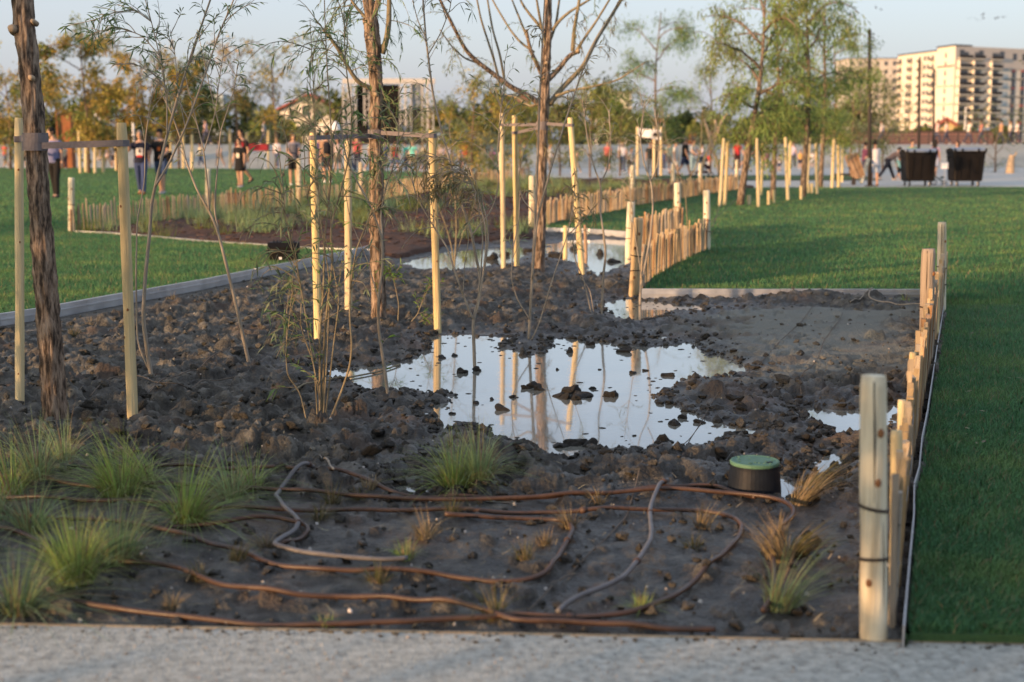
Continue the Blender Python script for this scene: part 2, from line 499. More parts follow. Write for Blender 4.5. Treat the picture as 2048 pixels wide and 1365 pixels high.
def seg_dist(X, Y, poly):
    d = np.full(X.shape, 1e9)
    ins = np.zeros(X.shape, bool)
    n = len(poly)
    for i in range(n):
        ax, ay = poly[i]
        bx, by = poly[(i + 1) % n]
        ex, ey = bx - ax, by - ay
        t = np.clip(((X - ax) * ex + (Y - ay) * ey) / (ex * ex + ey * ey + 1e-12), 0, 1)
        d = np.minimum(d, (X - ax - t * ex) ** 2 + (Y - ay - t * ey) ** 2)
        if ay != by:
            ins ^= ((ay > Y) != (by > Y)) & (X < (bx - ax) * (Y - ay) / (by - ay) + ax)
    d = np.sqrt(d)
    return np.where(ins, -d, d)
def line_dist(X, Y, pts):
    d = np.full(X.shape, 1e9)
    for i in range(len(pts) - 1):
        ax, ay = pts[i]
        ex, ey = pts[i + 1][0] - ax, pts[i + 1][1] - ay
        t = np.clip(((X - ax) * ex + (Y - ay) * ey) / (ex * ex + ey * ey + 1e-12), 0, 1)
        d = np.minimum(d, (X - ax - t * ex) ** 2 + (Y - ay - t * ey) ** 2)
    return np.sqrt(d)

PUD = [
 [(605,731),(622,738),(657,753),(695,762),(732,773),(750,783),(790,782),(831,783),(880,786),(926,788),(904,806),(875,817),(864,832),(858,861),(889,865),(933,856),(955,861),(988,872),(1024,880),(1060,892),(1072,908),(1128,916),(1150,908),(1183,898),(1298,901),(1350,903),(1394,887),(1431,882),(1505,875),(1536,870),(1511,860),(1452,846),(1412,840),(1412,828),(1375,821),(1339,810),(1317,795),(1313,788),(1339,777),(1364,762),(1390,753),(1452,755),(1489,729),(1463,718),(1445,711),(1408,711),(1390,704),(1405,691),(1372,685),(1339,690),(1280,694),(1229,689),(1196,682),(1170,682),(1130,678),(1090,682),(1119,693),(1086,704),(1057,709),(1024,702),(992,700),(995,686),(1015,676),(970,673),(944,671),(882,671),(852,676),(869,689),(849,704),(838,715),(812,726),(794,726),(768,731),(717,735),(695,740),(669,733),(655,737),(629,726),(611,722)],
 [(1207,609),(1222,603),(1258,600),(1302,601),(1354,610),(1408,612),(1440,616),(1400,622),(1346,621),(1328,631),(1302,640),(1273,642),(1251,638),(1222,627)],
 [(1284,671),(1310,668),(1330,672),(1318,677),(1292,676)],
 [(805,528),(835,518),(900,503),(960,498),(1050,494),(1058,512),(1010,528),(900,541),(830,538)],
 [(1095,490),(1130,482),(1200,478),(1262,482),(1266,505),(1256,528),(1215,545),(1192,556),(1170,528),(1120,520),(1090,505)],
 [(1592,840),(1612,818),(1675,822),(1719,824),(1778,811),(1806,811),(1812,842),(1770,862),(1719,872),(1655,872),(1632,852)],
 [(1536,950),(1552,936),(1580,944),(1600,962),(1640,962),(1652,984),(1600,1002),(1566,1008),(1536,995)],
 [(1624,946),(1636,926),(1662,911),(1684,922),(1652,954)],
 [(780,976),(826,971),(863,964),(880,975),(862,981),(819,985)],
 [(790,998),(830,994),(875,994),(875,1012),(830,1003)],
 [(985,999),(1005,995),(1024,998),(1010,1003)],
 [(836,922),(846,918),(850,928),(840,932)],
 [(790,954),(820,948),(835,952),(812,958)],
]
PUDW = [GP(p) for p in PUD]

# fence lines and edging lines, on the ground
F1 = GP([(1783, 1264), (1800, 1090), (1822, 930), (1845, 800), (1866, 700), (1886, 620), (1888, 606)])
E1 = GP([(1280, 599), (1560, 600), (1846, 601)])
F2 = GP([(1272, 588), (1305, 562), (1345, 538), (1385, 517), (1418, 503)], 0.02)
F3 = GP([(1262, 512), (1295, 496), (1330, 482), (1366, 469)], 0.02)
E2 = GP([(1088, 470), (1180, 472), (1258, 478)])
F4 = GP([(1064, 455), (1100, 449), (1175, 432), (1233, 422), (1271, 412), (1320, 404), (1372, 396), (1422, 388), (1474, 380)], 0.05)
E3 = GP([(-260, 700), (-80, 668), (0, 652), (120, 633), (250, 608), (400, 580), (512, 556), (600, 538), (680, 521), (742, 506)])
E4 = GP([(742, 504), (640, 501), (512, 492), (400, 485), (280, 474), (196, 468), (150, 466)], 0.05)
F5 = GP([(143, 466), (230, 455), (354, 440), (462, 427), (545, 418), (639, 410), (718, 404), (784, 396), (860, 383), (929, 374), (1000, 367), (1061, 362)], 0.05)
PATH_A, PATH_B = G(-1500, 1221, 0.03), G(3600, 1320, 0.03)
def path_y(x):
    return PATH_A[1] + (x - PATH_A[0]) * (PATH_B[1] - PATH_A[1]) / (PATH_B[0] - PATH_A[0])
ED1 = GP([(1814, 1283), (1825, 1143), (1833, 1050), (1833, 989), (1843, 953), (1848, 892), (1859, 834), (1872, 740), (1881, 680), (1891, 612)], .05)     # low edging right of the fence
lawn_right = np.vstack([ED1, E1[::-1], F2[1:], F3[::-1][:-1], E2[::-1], F4[1:], [(F4[-1][0] + 1.0, 45.6), (20, 46.3), (60, 46.5), (60, 20), (8, path_y(8) + .012), (1.235, path_y(1.235) + .012)]])
lawn_left = np.vstack([E3, E4[1:], F5[1:], [(-2.0, 64), (-8, 72), (-20, 76), (-70, 80), (-70, 11), (-14, 10.2)]])
mulch_poly = np.vstack([F5, [(6.5, 53), (8.0, 47)], F4[::-1], E2[:1], GP([(1060, 482), (960, 490), (900, 496), (830, 512), (800, 520)]), E4[:6]])

def sheet(name, poly, z, mat, thick=0.0):
    import bmesh
    bm = bmesh.new()
    vs = [bm.verts.new((x, y, z)) for x, y in poly]
    f = bm.faces.new(vs)
    if f.normal.z < 0:
        f.normal_flip()
    if thick:
        r = bmesh.ops.extrude_face_region(bm, geom=[f])
        for v in r['geom']:
            if isinstance(v, bmesh.types.BMVert):
                v.co.z -= thick
        bmesh.ops.recalc_face_normals(bm, faces=bm.faces[:])
    bmesh.ops.triangulate(bm, faces=bm.faces[:])
    me = bpy.data.meshes.new(name)
    bm.to_mesh(me)
    bm.free()
    me.materials.append(mat)
    o = bpy.data.objects.new(name, me)
    COL.objects.link(o)
    return struct(o)

sheet('ground', [(-1500, -60), (1500, -60), (1500, 2500), (-1500, 2500)], -0.45, M['earth'])
sheet('lawn', lawn_right, 0.055, M['lawn'], 0.5)
sheet('lawn', lawn_left, 0.055, M['lawn'], 0.5)
sheet('plaza', [(-90, 40), (90, 40), (90, 92), (-90, 92)], -0.20, M['plaza'])
# the front path: pale concrete slab with a thin formwork edge
sheet('path', [tuple(PATH_A[:2]), tuple(PATH_B[:2]), (9, -8), (-9, -8)], 0.03, M['path'], 0.3)
b_ = MB()
for k in range(2600):                                   # grit lying on the path
    x = RNG.uniform(-2.6, 2.4)
    y = RNG.uniform(3.3, path_y(x) - 0.005)
    r = RNG.uniform(0.0015, 0.005) * (1.6 if RNG.random() < 0.04 else 1)
    V = RNG.normal(size=(6, 3)) * 0.15 + np.array([(1, 0, 0), (-1, 0, 0), (0, 1, 0), (0, -1, 0), (0, 0, .7), (0, 0, -.7)])
    b_.add(V * r + (x, y, 0.03 + r * 0.4), [(0, 2, 4), (2, 1, 4), (1, 3, 4), (3, 0, 4), (2, 0, 5), (1, 2, 5), (3, 1, 5), (0, 3, 5)])
o = stuff(b_.build('grit', pmat('grit', (0.20, 0.18, 0.16), (0.42, 0.38, 0.33), scale=8, rough=0.9, island=0.5)))
tag(o, 'loose sandy grit scattered over the pale concrete path', 'grit')
b_ = MB()
pa, pb = PATH_A + (0, 0.012, 0), PATH_B + (0, 0.012, 0)
d_ = (pb - pa) / np.linalg.norm(pb - pa)
ang = math.atan2(d_[1], d_[0])
Rz = lambda a: np.array(((math.cos(a), -math.sin(a), 0), (math.sin(a), math.cos(a), 0), (0, 0, 1)))
b_.box((pa + pb) / 2 + (0, 0, -0.154), (np.linalg.norm(pb - pa), 0.018, 0.31), Rz(ang))
tag(b_.build('edging_board', M['pale'], origin=tuple(pa)), 'thin wooden board along the far edge of the pale concrete path', 'edging')

# ---- the muddy bed: one height field, graded finer towards the camera
NR, NC = 470, 680
ys = np.exp(np.linspace(math.log(4.05), math.log(27.0), NR))
sx = np.linspace(-1, 1, NC)
def xl(y): return -0.42 * y - 0.5
def xr(y): return np.minimum(0.40 * y + 0.3, 1.55 + 0.33 * (y - 4.4) + 0.3)
YY = np.repeat(ys[:, None], NC, 1)
XX = xl(YY) + (sx[None] + 1) / 2 * (xr(YY) - xl(YY))
SD = np.full(XX.shape, 1e9)
for p in PUDW:
    c = p.mean(0)
    rr = np.abs(p - c).max() + 3.0
    msk = (np.abs(XX - c[0]) < rr) & (np.abs(YY - c[1]) < rr)
    dd = np.full(XX.shape, 1e9)
    dd[msk] = seg_dist(XX[msk], YY[msk], p)
    SD = np.minimum(SD, dd)
SDn = SD + fbm(XX, YY, 0.24, 4, 3) * 0.12 + fbm(XX, YY, 0.07, 3, 4) * 0.05
flat_front = np.clip((GP([(1024, 985)])[0][1] + 0.12 * np.sin(XX * 3) - YY) / 0.5 + 0.5, 0, 1)
silt_sheen_d = seg_dist(XX, YY, GP([(1395, 655), (1480, 632), (1640, 622), (1840, 628), (1836, 700), (1830, 755), (1700, 742), (1600, 770), (1500, 765), (1480, 715), (1440, 690)]))
silt_sheen = np.clip(0.5 - (silt_sheen_d + fbm(XX, YY, 0.5, 3, 8) * 0.5) / 0.5, 0, 1)
rough = (1 - 0.76 * flat_front) * (1 - 0.8 * silt_sheen)
far = np.clip((YY - 15) / 6, 0, 1)
rough *= 1 - 0.35 * far
H = np.where(SDn > 0, np.minimum(0.012 + SDn * 0.22, 0.05), np.maximum(SDn * 0.35, -0.07) - 0.004)
H = np.where(flat_front > 0.5, np.where(SDn > 0, np.minimum(0.006 + SDn * 0.2, 0.016), H), H)
out = np.clip(SDn / 0.12, 0.0, 1)
shore = np.clip((SDn + 0.10) / 0.12, 0, 1)
H += shore * rough * (fbm(XX, YY, 0.55, 4, 11) * 0.08 + fbm(XX, YY, 0.16, 5, 21) * 0.075)
H += out * (fbm(XX, YY, 0.05, 3, 31) * 0.018 * (0.3 + rough)) + shore * flat_front * fbm(XX, YY, 0.35, 4, 5) * 0.022
def mound(pts, w, h, amp=0.6):
    global H
    d = line_dist(XX, YY, GP(pts))
    H += h * np.exp(-(d / w) ** 2) * (1 + amp * fbm(XX, YY, 0.14, 3, int(w * 1000)) * 2)
mound([(1060, 935), (1180, 928), (1290, 930), (1400, 925), (1500, 915)], 0.15, 0.085)
mound([(1340, 835), (1400, 800), (1470, 815), (1560, 850)], 0.20, 0.05)
mound([(860, 905), (930, 880), (1000, 900)], 0.12, 0.04)
mound([(1340, 598), (1420, 590), (1480, 598), (1520, 604)], 0.15, 0.07)
mound([(1080, 640), (1150, 635), (1220, 650)], 0.25, 0.07)
mound([(740, 660), (800, 668), (860, 655)], 0.25, 0.04)
mound([(1180, 560), (1240, 575)], 0.3, 0.05)
# clods stamped into the field
TRUNKS = [G(113, 852), G(757, 648), G(1076, 546)]
nst = 0
dlog = math.log(27.0 / 4.05) / (NR - 1)
for k in range(14000):
    y = math.exp(RNG.uniform(math.log(4.2), math.log(22)))
    x = RNG.uniform(xl(y), xr(y))
    i = int(round(math.log(y / 4.05) / dlog))
    if not 3 < i < NR - 3:
        continue
    j = int(round((x - xl(y)) / (xr(y) - xl(y)) * (NC - 1)))
    if not 2 < j < NC - 3 or SDn[i, j] < 0.02 or RNG.random() > rough[i, j] * 0.85 + 0.05:
        continue
    r = RNG.uniform(0.02, 0.055) * (1.0 + (RNG.random() < 0.12) * 0.8)
    if flat_front[i, j] > 0.5:
        r *= 0.6
    di, dj = int(r * 1.6 / (y * dlog)) + 2, int(r * 1.6 / (xr(y) - xl(y)) * (NC - 1)) + 2
    a0, a1, b0, b1 = max(0, i - di), min(NR, i + di + 1), max(0, j - dj), min(NC, j + dj + 1)
    th, el = RNG.uniform(0, math.pi), RNG.uniform(0.6, 1.0)
    dx, dy = XX[a0:a1, b0:b1] - x, YY[a0:a1, b0:b1] - y
    u = (dx * math.cos(th) + dy * math.sin(th)) / r
    v = (-dx * math.sin(th) + dy * math.cos(th)) / (r * el)
    q = u * u + v * v + fbm(XX[a0:a1, b0:b1] + k, YY[a0:a1, b0:b1], r * 0.8, 3, 77) * 1.5
    bump = np.sqrt(np.clip(1 - q, 0, 1)) * r * RNG.uniform(0.5, 0.95) * (1.25 if x < 0 else 1.0)
    H[a0:a1, b0:b1] = np.where(q < 1, np.maximum(H[a0:a1, b0:b1], H[i, j] * 0.6 + bump), H[a0:a1, b0:b1])
    nst += 1
capn = 1.15 + 3.2 * fbm(XX, YY, 0.11, 4, 35)
H = np.where(SDn <= 0, np.minimum(H, np.maximum(SDn * 0.3, -0.07) - .002), H)
H = np.where(SD < 0.9, np.minimum(H, np.where(SDn > 0, 0.005 + 0.030 * np.clip(fbm(XX, YY, 0.07, 3, 36), 0, 1) * np.clip(SDn / .05, 0, 1) + SDn * np.clip(capn, .15, 2.3) * 1.0 / YY, H)), H)
H = np.where(SDn > 0.03, np.maximum(H, 0.004), H)
H += np.clip((SDn - .04) / .1, 0, 1) * rough * (fbm(XX, YY, 0.045, 2, 91) * .022 + np.abs(fbm(XX, YY, .10, 3, 93)) * -.03)
H = np.where(SDn > 0.03, np.maximum(H, 0.004), H)
# sink the field under lawns, path and mulch
for poly in (lawn_right, lawn_left, mulch_poly):
    dl = seg_dist(XX, YY, poly)
    H = np.where(dl < -0.02, np.minimum(H, -0.08), H)
de = line_dist(XX, YY, E3)
H = np.where(de < .6, np.minimum(H, -.005 + de * .06 * (1 + fbm(XX, YY, .2, 3, 71))), H)
dp = YY - (path_y(XX) + 0.03)
H = np.where(dp < 0, -0.15, np.minimum(H, 0.01 + np.clip(dp, 0, 1) * 0.4))
wet = np.clip(1.0 - SD / 0.9, 0, 1) * 0.75 + flat_front * 0.55 + fbm(XX, YY, 0.8, 3, 41) * 0.35 + np.clip((XX + 1.2) / 3, 0, 0.3)
wet = np.clip(wet - np.clip(H - 0.06, 0, 1) * 4, 0, 1) * (1 - 0.3 * silt_sheen)
def terr(x, y):
    i = np.clip(np.log(max(y, 4.06) / 4.05) / dlog, 0, NR - 1.001)
    j = np.clip((x - xl(y)) / (xr(y) - xl(y)) * (NC - 1), 0, NC - 1.001)
    i0, j0 = int(i), int(j)
    fi, fj = i - i0, j - j0
    return float((H[i0, j0] * (1 - fj) + H[i0, j0 + 1] * fj) * (1 - fi) + (H[i0 + 1, j0] * (1 - fj) + H[i0 + 1, j0 + 1] * fj) * fi)
def look(A, x, y):
    i = int(np.clip(round(math.log(max(y, 4.06) / 4.05) / dlog), 0, NR - 1))
    j = int(np.clip(round((x - xl(y)) / (xr(y) - xl(y)) * (NC - 1)), 0, NC - 1))
    return float(A[i, j])
def TG(u, v):
    p = G(u, v)
    return np.array((p[0], p[1], max(0.0, terr(p[0], p[1]))))
b_ = MB()
ii = np.arange(NR - 1)[:, None] * NC
jj = np.arange(NC - 1)[None]
b_.add(np.stack([XX, YY, H], -1).reshape(-1, 3), np.stack([ii + jj, ii + jj + 1, ii + NC + jj + 1, ii + NC + jj], -1).reshape(-1, 4))
mud = struct(b_.build('mud_bed', M['mud'], smooth=True))
for nm, A in (('wet', wet), ('silt_sheen', silt_sheen)):
    at = mud.data.attributes.new(nm, 'FLOAT', 'POINT')
    at.data.foreach_set('value', A.astype(np.float32).ravel())

# puddles: flat water, its shore is where the mud rises through it
for p in PUDW:
    c = p.mean(0)
    n = len(p)
    q = []
    e = 0.16
    import bmesh
    area = 0.5 * sum(p[i][0] * p[(i + 1) % n][1] - p[(i + 1) % n][0] * p[i][1] for i in range(n))
    # hull grown a little: cheap and safe, the mud hides the surplus
    pts = sorted(map(tuple, p))
    def half(ps):
        h = []
        for t in ps:
            while len(h) > 1 and (h[-1][0] - h[-2][0]) * (t[1] - h[-2][1]) - (h[-1][1] - h[-2][1]) * (t[0] - h[-2][0]) <= 0:
                h.pop()
            h.append(t)
        return h
    hull = half(pts)[:-1] + half(pts[::-1])[:-1]
    hull = [((x - c[0]) * 1.06 + c[0] + np.sign(x - c[0]) * 0.04, (y - c[1]) * 1.06 + c[1] + np.sign(y - c[1]) * 0.04) for x, y in hull]
    sheet('puddle', hull, 0.0, M['water'])

# ---- clods: the largest singly, the rest as one mass of crumbs
def clod_mesh(seed, sub=3):
    import bmesh
    bm = bmesh.new()
    bmesh.ops.create_icosphere(bm, subdivisions=sub, radius=1.0)
    r = np.random.default_rng(seed)
    planes = r.normal(size=(7, 3))
    planes /= np.linalg.norm(planes, axis=1)[:, None]
    cut = r.uniform(0.55, 0.92, 7)
    waves = []
    for f_, a_ in ((3, .14), (3.5, .12), (6, .09), (7, .08), (12, .05), (14, .04)):
        d_ = r.normal(size=3)
        waves.append((a_, d_ / np.linalg.norm(d_), f_, r.uniform(0, 6)))
    for v in bm.verts:
        c = np.array(v.co)
        for p, k in zip(planes, cut):
            s = c @ p - k
            if s > 0:
                c = c - p * s * 0.9
        w3 = sum(a_ * math.sin(c @ d_ * f_ + p_) for a_, d_, f_, p_ in waves)
        c = c * (1 + w3 + r.uniform(-0.05, 0.05))
        v.co = c
    me = bpy.data.meshes.new('clod')
    bm.to_mesh(me)
    bm.free()
    return me
CLODS = []
for k in range(10):
    me = clod_mesh(k)
    me.materials.append(M['clod'] if k < 6 else M['clodwet'])
    CLODS.append(me)
def put_clod(x, y, r, wetv=None, zoff=0.0, flat=0.7):
    w = look(wet, x, y) if wetv is None else wetv
    me = CLODS[random.randrange(6, 10)] if w > 0.5 else CLODS[random.randrange(0, 6)]
    z = terr(x, y)
    return inst(me, 'clod', mud, (x, y, z + r * 0.12 + zoff), (random.uniform(-.5, .5), random.uniform(-.5, .5), random.uniform(0, 6.3)),
                (r * random.uniform(.85, 1.25), r * random.uniform(.7, 1.0), r * flat * random.uniform(.75, 1.1)))
for (u, v, w) in [(1067, 775, 34), (1140, 786, 46), (1118, 793, 30), (1128, 797, 34), (1150, 798, 36), (1160, 790, 30), (1172, 793, 34), (1052, 777, 20), (1080, 780, 22), (985, 520, 30), (1010, 512, 24), (1060, 505, 30), (1150, 500, 26), (1110, 515, 30), (1200, 510, 26), (1230, 525, 24), (1185, 778, 16), (1006, 820, 30), (906, 828, 16), (1222, 793, 36), (1265, 747, 20), (1336, 752, 26), (1140, 705, 24),
                  (925, 746, 26), (953, 742, 24), (910, 712, 18), (885, 716, 20), (1245, 704, 28), (1180, 690, 24), (1350, 850, 30), (1365, 836, 22), (1400, 845, 26), (1024, 795, 18), (985, 800, 14), (951, 808, 18),
                  (1330, 885, 40), (1320, 892, 30), (1120, 893, 36), (1150, 890, 44), (1178, 892, 36), (1480, 870, 30), (1290, 742, 12), (1316, 792, 14), (1385, 780, 20), (1115, 740, 10), (1268, 872, 9), (1200, 740, 9)]:
    p = G(u, v)
    r = w / 2 / ((v - 278) / 1.6) * 1.0
    put_clod(p[0], p[1], r, 1.0, zoff=max(0, -terr(p[0], p[1])) - r * 0.12 if r < 0.08 else -terr(p[0], p[1]), flat=0.7 if w < 100 else 0.12)
cnt = 0
while cnt < 255:
    v = random.uniform(560, 965)
    u = random.uniform(-20, 1800)
    p = G(u, v)
    if look(SDn, p[0], p[1]) < 0.22 or random.random() > look(rough, p[0], p[1]) or terr(p[0], p[1]) < 0:
        continue
    if u > 1150 and v < 780 and random.random() < 0.6:
        continue
    put_clod(p[0], p[1], random.uniform(0.024, 0.050) * (1.35 if random.random() < .12 else 1), flat=.62)
    cnt += 1
crumb = [np.array([v.co[:] for v in clod_mesh(50 + k, 1).vertices]) for k in range(6)]
cf = np.array([p.vertices[:] for p in clod_mesh(50, 1).polygons])
for key, wetpick in (('clod', False), ('clodwet', True)):
    b_ = MB()
    k = 0
    tries = 0
    while k < (2600 if not wetpick else 1500) and tries < 40000:
        tries += 1
        y = math.exp(random.uniform(math.log(4.35), math.log(19)))
        x = random.uniform(xl(y) + 0.2, xr(y) - 0.1)
        if look(SDn, x, y) < 0.0 or random.random() > look(rough, x, y) * .9:
            continue
        z = terr(x, y)
        if z < 0 or (look(wet, x, y) > 0.5) != wetpick:
            continue
        r = random.uniform(0.005, 0.012) + 0.022 * random.random() ** 3
        V = crumb[random.randrange(6)] * (r * random.uniform(.8, 1.3), r, r * .8)
        b_.add(V @ Rz(random.uniform(0, 6.3)).T + (x, y, z + r * .3), cf)
        k += 1
    o = stuff(b_.build('crumbs', M[key], parent=mud))

b_ = MB()
k = 0
cand = np.argwhere((SDn > -0.015) & (SDn < 0.09) & (SD < 0.4) & (YY < 17) & (flat_front < .7))
for (i, j) in cand[RNG.choice(len(cand), 1700, replace=False)]:
    x, y = XX[i, j] + random.uniform(-.01, .01), YY[i, j] + random.uniform(-.02, .02)
    r = random.uniform(.005, .014) + .03 * random.random() ** 4
    V = crumb[random.randrange(6)] * (r * random.uniform(.8, 1.5), r, r * .75)
    b_.add(V @ Rz(random.uniform(0, 6.3)).T + (x, y, max(-.004, H[i, j]) + r * .2), cf)
stuff(b_.build('shore_crumbs', M['clodwet'], parent=mud))
b_ = MB()
while k < 170:
    p = PUDW[0 if random.random() < .8 else random.choice((1, 3))]
    x, y = random.uniform(p[:, 0].min(), p[:, 0].max()), random.uniform(p[:, 1].min(), p[:, 1].max())
    sdv = look(SD, x, y)
    if sdv > -0.02 or random.random() < min(.9, -sdv * 2.2):
        continue
    r = random.uniform(.004, .016)
    V = crumb[random.randrange(6)] * (r * random.uniform(1, 2.2), r, r * .35)
    b_.add(V @ Rz(random.uniform(-.5, .5)).T + (x, y, .001), cf)
    k += 1
tag(stuff(b_.build('debris', M['clodwet'])), 'dark crumbs of mud and bark floating on the puddles', 'debris')

b_, b2_ = MB(), MB()
for k in range(900):
    y = math.exp(random.uniform(math.log(4.45), math.log(16)))
    x = random.uniform(xl(y) + .3, xr(y) - .3)
    z = terr(x, y)
    if z < .003 or look(SDn, x, y) < .03:
        continue
    L_ = random.uniform(.02, .09)
    a = random.uniform(0, 6.3)
    d = np.array((math.cos(a), math.sin(a), random.uniform(-.15, .25))) * L_
    n_ = np.array((-math.sin(a), math.cos(a), 0)) * random.uniform(.0012, .0028)
    p0 = np.array((x, y, z + .008))
    mid = p0 + d * .5 + (0, 0, random.uniform(-.004, .012))
    b_.add([p0 - n_, p0 + n_, mid + n_, mid - n_, p0 + d], [(0, 1, 2, 3), (3, 2, 4, 4)][:1]).F.append((np.array([(3, 2, 4)]) + b_.n - 5, 0))
    if k % 3 == 0:
        r = random.uniform(.004, .010)
        b2_.add((crumb[random.randrange(6)] * r) + (x + .05, y + .03, terr(x + .05, y + .03) + r * .5), cf)
tag(stuff(b_.build('straw', M['litter'])), 'bits of dry straw and twig strewn over the mud', 'straw')
tag(stuff(b2_.build('pebbles', pmat('pebble', (0.25, 0.24, 0.22), (0.5, 0.48, 0.45), scale=20, rough=0.8, island=.4))), 'small pale pebbles strewn over the mud', 'pebbles')
b_ = MB()
for k in range(190):
    x = RNG.uniform(-2.4, 1.7)
    y = path_y(x) - abs(RNG.normal()) * .045 + .01
    r = random.uniform(.002, .005) + .008 * random.random() ** 5
    b_.add(crumb[random.randrange(6)] * (r * 1.3, r, r * .6) + (x, y, .031 + r * .25), cf)
tag(stuff(b_.build('spilled_soil', M['clod'])), 'crumbs of soil spilled over the edge of the pale path', 'soil')

# ---- metal and timber edgings
def edging(name, label, pts, h, mat, z0=-0.05, th=0.006, lip=True, cat='edging'):
    pts = np.asarray(pts)
    root = empty(name, (pts[0][0], pts[0][1], 0))
    tag(root, label, cat)
    for k in range(len(pts) - 1):
        a, b2 = np.append(pts[k], 0), np.append(pts[k + 1], 0)
        L_ = np.linalg.norm(b2 - a)
        R_ = Rz(math.atan2(b2[1] - a[1], b2[0] - a[0]))
        q = MB()
        c = (a + b2) / 2
        wob = random.uniform(-0.004, 0.004)
        q.box(c + (0, 0, (z0 + h) / 2 + wob), (L_ - 0.004, th, h - z0), R_)
        if lip:
            q.box(c + R_ @ np.array((0, 0.012, 0)) + (0, 0, h + wob - 0.002), (L_ - 0.004, 0.026, 0.006), R_)
            q.box(c + R_ @ np.array((0, -0.007, 0)) + (0, 0, h * 0.52 + wob), (L_ - 0.004, 0.010, 0.012), R_)
        q.build('panel', mat, root)
    return root
edging('metal_edging', 'pale metal edging board between the mud and the lawn corner right of centre', E1[::-1][::-1], 0.105, M['steel'])
edging('metal_edging', 'pale metal edging behind the far puddle below the orange lit fence', E2, 0.115, M['steel'])
edging('metal_edging', 'blue grey steel edging curving along the left lawn above the dark clods', E3, 0.105, M['steel'])
edging('metal_edging', 'thin pale edging strip between the left lawn and the mulch bed', E4, 0.085, M['steel'])
edging('metal_edging', 'low wavy whitish edging strip along the foot of the right hand fence', ED1 - (0.012, 0), 0.10, M['steel'], lip=False)

# ---- grass of the lawns
def blades(n, fx, lenr, wid, z, mat, name, label, two=True):
    pts = fx(n)
    n = len(pts)
    L_ = RNG.uniform(*lenr, n)
    az = RNG.uniform(0, 2 * math.pi, n)
    ln = RNG.uniform(0.1, 0.9, n)
    d = np.stack([np.cos(az) * ln, np.sin(az) * ln, np.ones(n)], -1)
    d /= np.linalg.norm(d, axis=1)[:, None]
    sd_ = np.stack([-np.sin(az + 0.8), np.cos(az + 0.8), np.zeros(n)], -1) * (wid * RNG.uniform(.7, 1.2, n))[:, None] / 2
    base = np.column_stack([pts, np.full(n, z)])
    if two:
        mid = base + d * (L_ * .55)[:, None]
        tip = base + d * L_[:, None] + np.stack([np.cos(az), np.sin(az), -np.ones(n) * .6], -1) * (L_ * .25)[:, None]
        V = np.stack([base - sd_, base + sd_, mid + sd_ * .8, mid - sd_ * .8, tip], 1).reshape(-1, 3)
        i = np.arange(n)[:, None] * 5
        q = MB()
        q.add(V, i + np.array((0, 1, 2, 3)))
        q.F.append((i + np.array((3, 2, 4)), 0))
    else:
        tip = base + d * L_[:, None]
        V = np.stack([base - sd_, base + sd_, tip], 1).reshape(-1, 3)
        q = MB().add(V, np.arange(n)[:, None] * 3 + np.array((0, 1, 2)))
    o = stuff(q.build(name, mat))
    tag(o, label, 'grass')
    return o
def sampler(poly, y0, y1, side, power=1.0):
    def fx(n):
        out_ = []
        tot = 0
        while tot < n:
            m = n * 3
            t = RNG.uniform(0, 1, m)
            y = y0 * (y1 / y0) ** t
            x = RNG.uniform(-0.43 if side < 2 else 0.0, 0.43 if side < 2 else 0.66, m) * y + RNG.uniform(-.3, .3, m)
            ok = seg_dist(x, y, poly) < -0.005
            out_.append(np.column_stack([x, y])[ok])
            tot += ok.sum()
        return np.concatenate(out_)[:n]
    return fx
blades(140000, sampler(lawn_right, 4.25, 13.6, 2), (0.025, 0.065), 0.0040, 0.052, M['blade'], 'grass', 'mown green grass of the near right lawn beside the fence')
blades(150000, sampler(lawn_right, 13.3, 46.2, 1), (0.03, 0.07), 0.011, 0.052, M['blade'], 'grass', 'mown green grass of the right lawn stretching to the plaza', two=False)
blades(110000, sampler(lawn_left, 11.5, 26, 1), (0.03, 0.065), 0.008, 0.052, M['blade'], 'grass', 'mown green grass of the left lawn in front of the mulch bed', two=False)
blades(90000, sampler(lawn_left, 25.5, 78, 1), (0.035, 0.08), 0.022, 0.052, M['blade'], 'grass', 'mown green grass of the back left lawn where people walk', two=False)
blades(7000, sampler(lawn_right, 4.25, 13.6, 2), (0.03, 0.07), 0.0040, 0.054, M['tuftdry'], 'dry_grass', 'straw coloured dry blades in the near right lawn')
blades(9000, sampler(lawn_right, 13.3, 46.2, 1), (0.04, 0.075), 0.010, 0.054, M['tuftdry'], 'dry_grass', 'straw coloured dry blades in the far right lawn', two=False)
blades(9000, sampler(lawn_left, 11.5, 40, 1), (0.04, 0.07), 0.009, 0.054, M['tuftdry'], 'dry_grass', 'straw coloured dry blades in the left lawn', two=False)
# fallen leaves on the lawns
b_ = MB()
for (u0, v0, u1, v1, z, n) in ((1450, 400, 1830, 570, 0.08, 50), (0, 480, 560, 620, 0.08, 40), (1900, 420, 2048, 900, .08, 14)):
    for k in range(n):
        p = G(random.uniform(u0, u1), random.uniform(v0, v1), z + .02)
        r = random.uniform(.012, .028)
        a = random.uniform(0, 6.3)
        V = np.array([(-1, 0, 0), (0, -.45, .12), (1, 0, .25), (0, .45, .12)]) * r
        b_.add(V @ Rz(a).T + p, [(0, 1, 2, 3)])
tag(stuff(b_.build('fallen_leaves', M['litter'])), 'dry tan leaves scattered over the green lawns', 'leaves')

